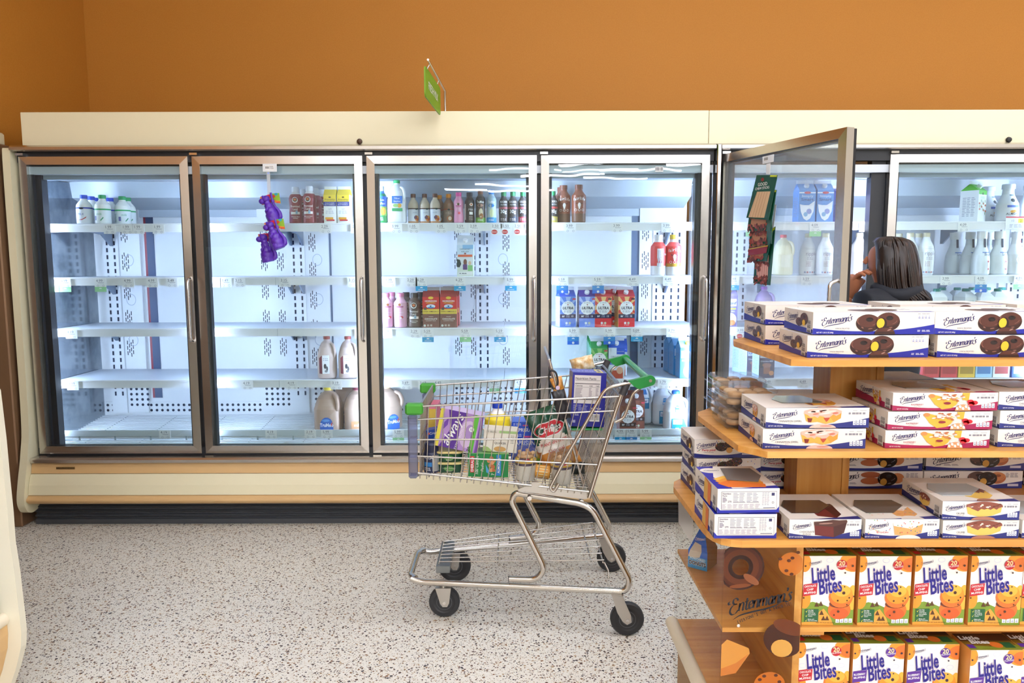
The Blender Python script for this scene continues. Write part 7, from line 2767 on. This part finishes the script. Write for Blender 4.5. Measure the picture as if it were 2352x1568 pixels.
# blue donut bag on the end shelf
pb = atz(1613, 1312, Z4)
b = MB()
w, d, h = .062, .075, .125
A = [(-w / 2, -d / 2, 0), (w / 2, -d / 2, 0), (w / 2, d / 2, 0), (-w / 2, d / 2, 0), (-w / 2, -d / 2, h * .45), (w / 2, -d / 2, h * .45), (w / 2, d / 2, h * .45), (-w / 2, d / 2, h * .45), (-w * .12, -d * .1, h * .96), (w * .12, -d * .1, h * .96), (w * .12, d * .1, h * .96), (-w * .12, d * .1, h * .96)]
BB, BC = M('#1b6ae0', .25, coat=.5), M('#a5886c', .25, coat=.5)
b.add(A, [(0, 1, 5, 4), (4, 5, 9, 8)], BB)
b.add(A, [(1, 2, 6, 5), (5, 6, 10, 9), (2, 3, 7, 6), (6, 7, 11, 10)], BC)
b.add(A, [(3, 0, 4, 7), (7, 4, 8, 11)], BB)
b.add(A, [(0, 3, 2, 1), (8, 9, 10, 11)], BB)
fr2 = frame((-w / 2, -d / 2, 0), (1, 0, 0), (0, 0, 1))
b.rect(fr2, 0, 0, w, h * .3, M('#3f9ae0', .3), .0003)
b.text(fr2, 'DONUTS', w * .5, h * .1, h * .13, WHITEP, .0007, bold=.1, width=w * .9)
b.text(fr2, 'POWDERED', w * .5, h * .22, h * .085, M('#e4f3fb', .4), .0006, bold=.02, width=w * .8)
b.text(fr2, 'DONUTS', w * .5, h * .1, h * .13, M('#0f1f4a', .4), .0011, bold=.04, width=w * .88)
b.poly(fr2, [(0, h * .28), (w * .1, h * .45), (w * .7, h * .45), (w * .6, h * .3), (w * .3, h * .27)], M('#d6cdc4', .5), .0005)
fr3 = lambda a, c, hh=0.0: Vector((-w / 2 + a, -d / 2 + (c - h * .45) / (h * .51) * d * .4 - hh, c))
b.poly(fr3, [(w * .1, h * .45), (w * .7, h * .45), (w * .62, h * .6), (w * .28, h * .64)], M('#d6cdc4', .5), .0008)
logo(b, lambda a, c, hh=0.0: fr3(a, c, hh + .0012), w * .5, h * .72, w * .5, M('#e9ecf6', .4), 0, .1, 3)
s2_ = MB()
s2_.box(-w * .14, w * .14, -.0025, .0025, h * .955, h * 1.06, BB)
o = tag(b.build('donut_bag', loc=(pb.x + .012, pb.y + .045, Z4 + .001), rot=(0, 0, math.radians(-38))), 'blue bag of powdered donuts on the end shelf behind clear acrylic', 'bag')
s2_.build('bag_seal', parent=o)

# ------------------------------------------------------------------ toy cups hanging on the second door
YT = D - .03
root = empty('hanging_strip', (at(619, 400, YT).x, YT, at(619, 376, YT).z), 'clear plastic hang strip with a price label on the second cooler door', 'hang strip')
b = MB()
a0, a1 = at(603, 376, YT), at(636, 394, YT)
b.box(a0.x, a1.x, YT, YT + .0015, a1.z, a0.z, M('#e9edf0', .25))
f = frame((a0.x, YT, a1.z), (1, 0, 0), (0, 0, 1))
b.rect(f, .012, .008, .06, .032, WHITEP, .0004)
b.barcode(f, .014, .012, .034, .028, .0008)
b.greek(f, .036, .012, .058, .03, 3, M('#7a7e86', .5), .0008)
part(b, 'label_plate', root)
b = MB()
c0, c1 = at(612, 394, YT), at(626, 560, YT)
b.box(c0.x, c1.x, YT + .0018, YT + .003, c1.z, c0.z, clear_mat('milky_strip', '#f4f6f8', 1.0, .1, .4, '#eef2f4'))
f = frame((c0.x, YT + .0018, c0.z), (1, 0, 0), (0, 0, 1))
b.ell(f, (c1.x - c0.x) / 2, -.008, .006, .005, M('#8aa4e0', .4), .0004, 12)
part(b, 'strip', root)
for hy, yy in ((452, .066), (528, .133), (548, .066)):
    b = MB()
    hp = at(618, hy, YT)
    b.tube([(hp.x, YT + .002, hp.z), (hp.x, D - yy + .03, hp.z + .002), (hp.x, D - yy + .024, hp.z + .008)], .0025, M('#dfe3e6', .4), 6)
    part(b, 'hook', root)

VIO = M('#5a2cae', .3)


def dino():
    b = MB()
    P = [(0, 0, 0), (0, 0, .004), (.001, 0, .03), (.001, 0, .052), (-.001, 0, .078), (-.003, 0, .1), (-.005, 0, .112)]
    b.tube(crom(P, 4), [.03] * 4 + [.0325] * 4 + [.034] * 4 + [.029] * 4 + [.021] * 4 + [.0165] * 4 + [.016], VIO, 18)
    b.ball((-.004, 0, .126), .021, .02, .019, VIO, 16, 10)
    b.ball((-.026, -.004, .121), .016, .016, .015, VIO, 14, 9)
    b.ball((-.012, -.012, .14), .007, .007, .007, VIO, 10, 7)
    b.tube(crom([(-.006, -.019, .088), (-.004, -.027, .076), (-.012, -.03, .068), (-.008, -.032, .062)], 4), [.006, .006, .006, .006, .0055, .0055, .0055, .0055, .005, .005, .0045, .0045, .004], VIO, 8)
    b.ball((-.006, -.02, .018), .018, .016, .02, VIO, 12, 8)
    b.tube(crom([(.03, 0, .012), (.041, 0, .024), (.04, 0, .05), (.03, 0, .075), (.026, 0, .095)], 4), [.012] * 4 + [.01] * 4 + [.008] * 4 + [.0065] * 4 + [.006], VIO, 9)
    s = MB()
    s.tube([(.026, 0, .093), (.027, 0, .118), (.031, 0, .15)], .0055, VIO, 9)
    s.lathe([(.009, .1), (.009, .113)], VIO, 12, cx=.0265)
    c = MB()
    for (pts, y, m) in (([(-.04, .108), (.022, .104), (.026, .148), (-.036, .15)], .0235, M('#d81e4c', .35)), ([(.022, .104), (.056, .086), (.066, .14), (.026, .148)], .022, M('#8fb82c', .35))):
        c.prism(pts, lambda a, q, h, y=y: (a, y + h, q), 0, .001, m)
    fr = lambda a, q, h=0.0: Vector((a, .0233 - h, q))
    c.text(fr, 'Dino', -.02, .136, .015, M('#f0c83c', .4), .0004, bold=.03, rot=.05)
    c.text(fr, 'Sippy Cup', -.008, .122, .014, M('#f0c83c', .4), .0004, bold=.03, rot=.05, sx=.85)
    fr = lambda a, q, h=0.0: Vector((a, .0218 - h, q))
    c.poly(fr, [(.023, .104), (.054, .087), (.057, .1), (.024, .116)], M('#ee8f2c', .4), .0004)
    c.ell(fr, .048, .138, .01, .007, M('#2aa7b0', .4), .0004, 10)
    c.ell(fr, .034, .132, .008, .008, M('#d8502c', .4), .0006, 10)
    c.poly(fr, [(.036, .094), (.056, .09), (.057, .097), (.037, .101)], M('#e8502c', .4), .0008)
    return [('dino_cup', b), ('straw', s), ('card', c, 'printed red and green card')]


kind('dino', dino)
for px, py, y, a, lab in ((636, 511, D - .072, -17, 'purple dinosaur sippy cup, topmost of three hanging'), (647, 571, D - .135, -18, 'purple dinosaur sippy cup, the middle of three hanging'), (622, 601, D - .07, -8, 'purple dinosaur sippy cup, lowest of three hanging')):
    p = at(px, py, y)
    put('dino', (p.x - .012, y, p.z), lab, 'toy cup', 'hanging toy cups', rot=(0, math.radians(a), 0))

# ------------------------------------------------------------------ snack strip on the open door
ang = DOOR_ANG
du = Vector((math.cos(ang), math.sin(ang), 0))
dn = Vector((math.sin(ang), -math.cos(ang), 0))
hinge0 = Vector((X5 + .002, D + .02, 0))


def on_door(px, py, off):
    P0 = hinge0 + dn * off
    d = ray(px, py)
    t = (P0 - CO).dot(dn) / d.dot(dn)
    return CO + d * t


def dframe(off):
    o = hinge0 + dn * off
    return lambda a, c, h=0.0: o + du * a + Vector((0, 0, c)) + dn * h


def duv(px, py, off):
    p = on_door(px, py, off)
    return ((p - hinge0).dot(du), p.z)


OFF = .03
root = empty('snack_strip', on_door(1766, 356, OFF), 'white plastic hang strip on the open cooler door', 'hang strip')
b = MB()
q = [duv(1752, 360, OFF), duv(1778, 354, OFF), duv(1777, 371, OFF), duv(1752, 377, OFF)]
F = dframe(OFF)
b.prism(q, F, 0, .0015, M('#e9edf0', .3))
u0, v0 = q[3]
b.barcode(F, u0 + .012, v0 + .012, u0 + .04, v0 + .03, .002)
part(b, 'label_plate', root)
b = MB()
q = [duv(1760, 376, OFF), duv(1769, 374, OFF), duv(1768, 400, OFF), duv(1759, 400, OFF)]
b.prism(q, F, -.002, -.0005, M('#eef0f0', .35))
part(b, 'strip', root)
b = MB()
q2 = [duv(1779, 470, OFF), duv(1783, 470, OFF), duv(1766, 612, OFF), duv(1762, 612, OFF)]
b.prism(q2, F, -.002, -.0005, M('#eef0f0', .35))
part(b, 'strip', root)
DG, TAN = M('#0d4a34', .25, coat=.4), M('#d9b58a', .5)
MEAT = [M(c, .45) for c in ('#6a2a20', '#8c3a2a', '#4a2018', '#a04a34')]


def meat_band(b, F, pts, h, seed, n=26):
    """crinkled dark chunks filling a quad"""
    rnd = random.Random(seed)
    (x0, y0), (x1, y1) = pts
    for i in range(n):
        a, c = rnd.uniform(x0, x1), rnd.uniform(y0, y1)
        b.ell(F, a, c, rnd.uniform(.008, .016), rnd.uniform(.004, .008), MEAT[i % 4], h + .00008 * i, 9, rot=rnd.uniform(0, 3))


PACKS = [(1738, 402, 1785, 402, 1764, 505, 1714, 500, .048, 1, 'green pouch of tan sticks at the top of the snack strip'),
         (1728, 440, 1783, 436, 1768, 530, 1716, 530, .037, 2, 'snack pouch of dark chunks, second on the strip'),
         (1726, 500, 1772, 494, 1772, 560, 1720, 560, .026, 3, 'snack pouch of dark chunks, third on the strip'),
         (1724, 540, 1775, 530, 1760, 600, 1716, 600, .015, 4, 'snack pouch with a red seal, fourth on the strip'),
         (1736, 560, 1780, 520, 1768, 655, 1730, 650, .004, 5, 'long snack pouch of pink sticks at the bottom of the strip')]
for (ax, ay, bx_, by, cx, cy, dx, dy, off, sd, lab) in PACKS:
    F = dframe(OFF + off)
    Q = [duv(ax, ay, OFF + off), duv(bx_, by, OFF + off), duv(cx, cy, OFF + off), duv(dx, dy, OFF + off)]
    b = MB()
    b.prism([Q[0], Q[3], Q[2], Q[1]], F, -.004, 0.0, DG)
    mix = lambda s, t: tuple((Q[0][k] * (1 - s) + Q[1][k] * s) * (1 - t) + (Q[3][k] * (1 - s) + Q[2][k] * s) * t for k in (0, 1))
    rnd = random.Random(sd)
    if sd == 1:
        b.poly(F, [mix(.68, 0), mix(1, 0), mix(1, .04), mix(.68, .04)], M('#c8d42c', .4), .0006)
        b.poly(F, [mix(.22, .38), mix(.85, .36), mix(.82, .96), mix(.1, .98)], TAN, .0006)
        for i in range(5):
            s = .22 + .12 * i
            b.poly(F, [mix(s, .38), mix(s + .02, .38), mix(s - .05, .97), mix(s - .07, .97)], M('#b98f64', .5), .0009)
        c = mix(.42, .24)
        b.text(F, 'GOOD', c[0], c[1], .022, M('#e6e9dc', .4), .001, bold=.01)
        c = mix(.44, .32)
        b.text(F, 'CHEW STICKS', c[0], c[1], .016, M('#e6e9dc', .4), .001, bold=.01)
        c = mix(.35, .1)
        b.ell(F, c[0], c[1], .012, .009, M('#7a2a24', .4), .0008, 10)
    else:
        b.poly(F, [mix(.75, 0), mix(1, 0), mix(1, .05), mix(.75, .05)], M('#c8d42c', .4), .0006)
        if sd == 5:
            b.poly(F, [mix(.1, .42), mix(.8, .45), mix(.85, .9), mix(.2, .9)], M('#e0a898', .45), .0006)
            for i in range(5):
                s = .2 + .13 * i
                b.poly(F, [mix(s, .45), mix(s + .03, .45), mix(s + .05, .9), mix(s + .02, .9)], M('#c07a70', .5), .0009)
        else:
            b.poly(F, [mix(.15, .35), mix(.8, .35), mix(.78, .9), mix(.12, .9)], M('#b07a54', .5), .0006)
        lo, hi = mix(.05, 1.0), mix(.8, .84)
        meat_band(b, F, ((lo[0], lo[1]), (hi[0], hi[1])), .0012, sd)
        lo, hi = mix(.05, .66), mix(.8, .5)
        meat_band(b, F, ((lo[0], lo[1]), (hi[0], hi[1])), .0012, sd + 9)
        if sd == 4:
            b.poly(F, [mix(.05, .55), mix(.95, .5), mix(.95, .72), mix(.05, .78)], M('#8c1f2c', .35), .004)
            b.poly(F, [mix(.05, .52), mix(.95, .46), mix(.95, .5), mix(.05, .55)], M('#d8b02c', .35), .004)
    tag(b.build('snack_pouch'), lab, 'snack pouch', 'pouches on the snack strip')

# ------------------------------------------------------------------ case at the left edge of the picture
YC0 = 2.30
root = empty('display_case', (-1.9, 1.6, 0), 'cream open display case cut off by the left edge of the picture', 'display case')
edge = [(2, 896), (15, 1005), (24, 1102), (31.5, 1175), (36, 1240), (46, 1304), (53, 1366), (59, 1415), (62, 1445), (61, 1477), (49, 1527), (35, 1568), (12, 1625)]
E3 = [at(px, py, YC0) for px, py in edge]
pr = [(p.x, p.z) for p in E3]
top = [(pr[0][0] - .22, pr[0][1] + .5), (-2.5, pr[0][1] + .5), (-2.5, .0), (pr[-1][0] - .12, .0)]
b = MB()
b.prism(pr + [top[3], top[2], top[1], top[0]], lambda a, c, h: (a, YC0 - .028 + h, c), 0, .028, M('#ece6cf', .4))
part(b, 'end_panel', root)
ins = [(a - .042, c) for a, c in pr]
b = MB()
k = 7
P = ins[k:] + [(ins[-1][0] - .12, .12), (-2.5, .12), (-2.5, ins[k][1])]
b.prism(P, lambda a, c, h: (a, .7 + h, c), 0, YC0 - .7285, PEACH)
part(b, 'front_panel', root)
b = MB()
b.box(-2.5, ins[-1][0] - .1, .7, YC0 - .0285, 0, .12, M('#4a3524', .5))
part(b, 'kick_base', root)
b = MB()
r0 = at(20, 1412, YC0)
b.tube([(r0.x, YC0 - .0285, r0.z), (r0.x, .7, r0.z)], .022, M('#ece0c8', .35), 14)
part(b, 'bumper_rail', root)
b = MB()
r1 = at(14, 1372, YC0)
b.tube(crom([(r1.x - .03, YC0 - .029, r1.z + .06), (r1.x - .01, YC0 - .05, r1.z + .03), (r1.x, YC0 - .06, r1.z - .02)], 5), .008, M('#4a4a44', .3, .6), 8)
b.box(-2.45, r1.x - .04, .75, YC0 - .029, r0.z + .03, r0.z + .05, M('#cfd4d6', .35))
part(b, 'shelf', root)
b = MB()
z = r0.z + .051
b.box(-.06, 0, -.08, 0, 0, .16, M('#3a78b8', .4))
b.box(-.0605, .0005, -.0805, .0005, .03, .07, M('#9fc42c', .4))
tag(b.build('juice_carton', loc=(r1.x - .07, YC0 - .06, z)), 'blue and green carton in the case at the left edge', 'carton')

# ------------------------------------------------------------------ the shopper
PX, PY = at(2052, 620, 3.52).x, 3.52
fw = Vector((-.5, .866, 0)).normalized()
lf = Vector((-fw.y, fw.x, 0))
hf = Vector((-.86, .5, 0)).normalized()
hl = Vector((-hf.y, hf.x, 0))
hpl = lambda s, t, z: Vector((PX, PY, 0)) + fw * .045 + hl * s + hf * t + Vector((0, 0, z))
ppl = lambda s, t, z: Vector((PX, PY, 0)) + lf * s + fw * t + Vector((0, 0, z))


def skin(name, verts, edges, mats, sub=2):
    me = bpy.data.meshes.new(name)
    me.from_pydata([ppl(*v[:3]) for v in verts], edges, [])
    o = bpy.data.objects.new(name, me)
    COL.objects.link(o)
    m = o.modifiers.new('s', 'SKIN')
    m.use_smooth_shade = True
    if not me.skin_vertices:
        me.skin_vertices.new()
    for i, v in enumerate(verts):
        sv = me.skin_vertices[0].data[i]
        r = v[3] if isinstance(v[3], tuple) else (v[3], v[3])
        sv.radius = r
        sv.use_root = i == 0
    u = o.modifiers.new('u', 'SUBSURF')
    u.levels = u.render_levels = sub
    dg = bpy.context.evaluated_depsgraph_get()
    dg.update()
    em = bpy.data.meshes.new_from_object(o.evaluated_get(dg))
    bpy.data.objects.remove(o)
    out = ([tuple(v.co) for v in em.vertices], [tuple(p.vertices) for p in em.polygons])
    bpy.data.meshes.remove(em)
    b = MB()
    b.add(out[0], out[1], mats, True)
    return b


SK = M('#b5714e', .5)
V = [(0, 0, .80, (.13, .1)), (0, 0, .98, (.11, .085)), (0, .01, 1.12, (.13, .09)), (0, .01, 1.24, (.1, .075)), (0, .02, 1.29, .05), (0, .045, 1.35, .048), (0, .05, 1.41, (.07, .085)), (0, .045, 1.47, (.07, .085)), (0, .04, 1.505, .05),
     (.15, .0, 1.235, .05), (.2, .06, 1.03, .042), (.13, .18, 1.15, .036), (.09, .165, 1.262, .028),
     (-.15, .0, 1.235, .05), (-.2, .02, 1.0, .042), (-.17, .16, .86, .036), (-.14, .25, .84, .027),
     (.085, 0, .76, .085), (.09, .02, .42, .055), (.095, -.02, .09, .04), (.1, .1, .035, .035),
     (-.085, 0, .76, .085), (-.09, .0, .42, .055), (-.095, -.05, .09, .04), (-.1, .07, .035, .035)]
Ed = [(0, 1), (1, 2), (2, 3), (3, 4), (4, 5), (5, 6), (6, 7), (7, 8), (3, 9), (9, 10), (10, 11), (11, 12), (3, 13), (13, 14), (14, 15), (15, 16), (0, 17), (17, 18), (18, 19), (19, 20), (0, 21), (21, 22), (22, 23), (23, 24)]
body = skin('person', V, Ed, SK)


def hand(b, wr, dr, side, up, curl=.5, m=SK, s=1.0):
    """palm with five bent fingers; dr along the hand, side towards the thumb, up = back of the hand"""
    dr, side, up = dr.normalized(), side.normalized(), up.normalized()
    P = lambda a, c, h: wr + dr * (a * s) + side * (c * s) + up * (h * s)
    b.tube([P(-.015, 0, 0), P(.01, 0, 0), P(.045, .0, .002), P(.08, 0, .0)], [.022 * s, .026 * s, .034 * s, .03 * s], m, 10)
    for k, (c, L) in enumerate(((.028, .068), (.01, .078), (-.01, .072), (-.028, .056))):
        a1, a2 = .3 + curl * .8, .6 + curl * 1.5
        p0 = P(.07, c * .85, .004)
        p1 = p0 + (dr * math.cos(a1 * .4) - up * math.sin(a1 * .4)) * L * .45 * s
        p2 = p1 + (dr * math.cos(a1) - up * math.sin(a1)) * L * .33 * s
        p3 = p2 + (dr * math.cos(a2) - up * math.sin(a2)) * L * .26 * s
        b.tube([p0, p1, p2, p3], [.0095 * s, .009 * s, .0082 * s, .0068 * s], m, 8)
        b.ball(p3, .0068 * s, .0068 * s, .0068 * s, m, 8, 6)
    p0 = P(.02, .026, -.002)
    p1, p2 = P(.045, .048, -.012), P(.068, .05, -.022)
    b.tube([p0, p1, p2], [.012 * s, .0105 * s, .008 * s], m, 8)
    b.ball(p2, .008 * s, .008 * s, .008 * s, m, 8, 6)


hand(body, ppl(.085, .165, 1.268), Vector((0, 0, 1)) - fw * .45, fw * .3 + lf * -.9, fw + Vector((0, 0, .3)), .75, s=1.12)
hand(body, ppl(-.14, .258, .838), fw + Vector((0, 0, -.2)), lf, Vector((0, 0, 1)), .4)
# face
hc = hpl(0, .005, 1.42)
fw_, lf_ = fw, lf
fw, lf = hf, hl
nz = hc + fw * .07
body.tube([nz + Vector((0, 0, .028)), nz + fw * .012 + Vector((0, 0, .002)), nz + fw * .002 + Vector((0, 0, -.004))], [.007, .012, .008], SK, 8)
for s in (-1, 1):
    body.ball(hc + fw * .042 + lf * .028 * s + Vector((0, 0, .022)), .011, .011, .011, M('#e9e4de', .3), 10, 8)
    body.ball(hc + fw * .0495 + lf * .0285 * s + Vector((0, 0, .022)), .005, .005, .005, M('#2a1a12', .3), 8, 6)
    body.ball(hc + lf * .066 * s + fw * -.012, .012, .018, .028, SK, 10, 8)
body.tube([hc + fw * .06 + lf * .022 + Vector((0, 0, -.036)), hc + fw * .068 + Vector((0, 0, -.036)), hc + fw * .06 - lf * .022 + Vector((0, 0, -.036))], [.004, .007, .004], M('#9c4a44', .4), 8)
fw, lf = fw_, lf_
person = body.build('person')
tag(person, 'person with dark hair and navy jacket, hand at the face, by the open cooler door', 'person')

NV = M('#10141f', .75)
J = [(0, 0, .80, (.165, .13)), (0, 0, .98, (.145, .115)), (0, .005, 1.12, (.17, .12)), (0, .0, 1.245, (.14, .1)), (0, .015, 1.285, .068),
     (.18, -.005, 1.24, .075), (.215, .06, 1.03, .06), (.145, .17, 1.135, .052), (.11, .17, 1.205, .045),
     (-.18, -.005, 1.24, .075), (-.215, .02, 1.0, .06), (-.18, .155, .865, .05), (-.155, .21, .845, .043)]
part_ = skin('jacket', J, [(0, 1), (1, 2), (2, 3), (3, 4), (3, 5), (5, 6), (6, 7), (7, 8), (3, 9), (9, 10), (10, 11), (11, 12)], NV)
hood = [ppl(.1 * math.cos(t), -.02 + .075 * math.sin(t), 1.285 + .014 * math.sin(t * 2)) for t in [2 * math.pi * i / 22 for i in range(22)]]
part_.tube(hood, .03, NV, 10, closed=True)
part_.build('jacket', parent=person)
T = [(0, 0, .80, (.15, .125)), (.088, 0, .72, .1), (.09, .02, .42, .072), (.095, -.02, .07, .06), (-.088, 0, .72, .1), (-.09, .0, .42, .072), (-.095, -.05, .07, .06)]
skin('trousers', T, [(0, 1), (1, 2), (2, 3), (0, 4), (4, 5), (5, 6)], M('#1c2028', .8)).build('trousers', parent=person)
for s, off in ((1, 0), (-1, -.03)):
    b = MB()
    b.tube([ppl(.098 * s, -.06 + off, .045), ppl(.098 * s, .0 + off, .045), ppl(.1 * s, .09 + off, .04), ppl(.1 * s, .155 + off, .032)], [.035, .043, .042, .026], M('#22242a', .6), 12)
    b.v = [(x, y, max(z, .0012)) for x, y, z in b.v]
    b.build('shoe', parent=person)
# hair: a bob that parts at the face
b = MB()
rows = [(.012, 1.543, .0), (.05, 1.538, .0), (.082, 1.52, 0), (.104, 1.49, -.004), (.115, 1.45, -.008), (.119, 1.41, -.012), (.119, 1.37, -.016), (.117, 1.335, -.02), (.115, 1.3, -.028), (.112, 1.265, -.04), (.09, 1.24, -.055), (.05, 1.232, -.06)]
N = 48
vs = []
for j, (r, z, back) in enumerate(rows):
    for i in range(N):
        t = 2 * math.pi * i / N
        st = 1 + .035 * math.sin(9 * t + j * .25) + .02 * math.sin(23 * t + j * .5)
        rr = r * st
        fa = math.cos(t)
        if z < 1.535 and fa > .45:
            rr *= max(.45, 1 - (fa - .45) * 1.5 * min(1, (1.535 - z) / .06))
        dz = .012 * math.sin(5 * t) * (z < 1.3)
        vs.append(hpl(rr * .93 * math.sin(t), -.012 + back + rr * 1.04 * fa, z + dz))
HAIR, nt, nn, ll, bb = nodes('dark_hair')
tc = nn.new('ShaderNodeTexCoord')
mp = nn.new('ShaderNodeMapping')
mp.inputs['Scale'].default_value = (60, 60, 3)
ll.new(tc.outputs['Object'], mp.inputs[0])
nz_ = nn.new('ShaderNodeTexNoise')
nz_.inputs['Scale'].default_value = 1
nz_.inputs['Detail'].default_value = 4
ll.new(mp.outputs[0], nz_.inputs['Vector'])
rr_ = ramp(nn, [(.35, '#150b07'), (.6, '#2a170d'), (.8, '#4a2c18')])
ll.new(nz_.outputs['Fac'], rr_.inputs[0])
ll.new(rr_.outputs[0], bb.inputs['Base Color'])
bb.inputs['Roughness'].default_value = .36
F = []
for j in range(len(rows) - 1):
    for i in range(N):
        a, c = j * N + i, j * N + (i + 1) % N
        F.append((a, c, c + N, a + N))
F.append(tuple(range(N)))
F.append(tuple(range((len(rows) - 1) * N, len(rows) * N))[::-1])
b.add(vs, F, HAIR, True)
rnd = random.Random(12)
for i in range(90):
    t = rnd.uniform(1.1, 5.2)
    k = rnd.uniform(.97, 1.03)
    dz = rnd.uniform(-.012, .03)
    fl_ = 1.0 + (.16 if 2.0 < t < 3.2 else .04) * rnd.uniform(.4, 1)
    q = [hpl(.045 * math.sin(t), -.016 + .05 * math.cos(t), 1.536), hpl(.085 * math.sin(t) * k, -.016 + .09 * math.cos(t) * k, 1.515), hpl(.1 * math.sin(t) * .93 * k, -.022 + .105 * math.cos(t) * k, 1.47), hpl(.112 * math.sin(t) * k, -.03 + .118 * math.cos(t) * k, 1.38), hpl(.112 * math.sin(t) * k, -.042 + .12 * math.cos(t) * k, 1.3), hpl(.118 * fl_ * math.sin(t + .1), -.062 + .125 * fl_ * math.cos(t + .1), 1.232 + dz)]
    n = len(crom(q, 4))
    b.tube(crom(q, 4), [.0015 + .0045 * math.sin(math.pi * (u + .6) / (n + .2)) for u in range(n)], HAIR, 7)
b.build('hair', parent=person)
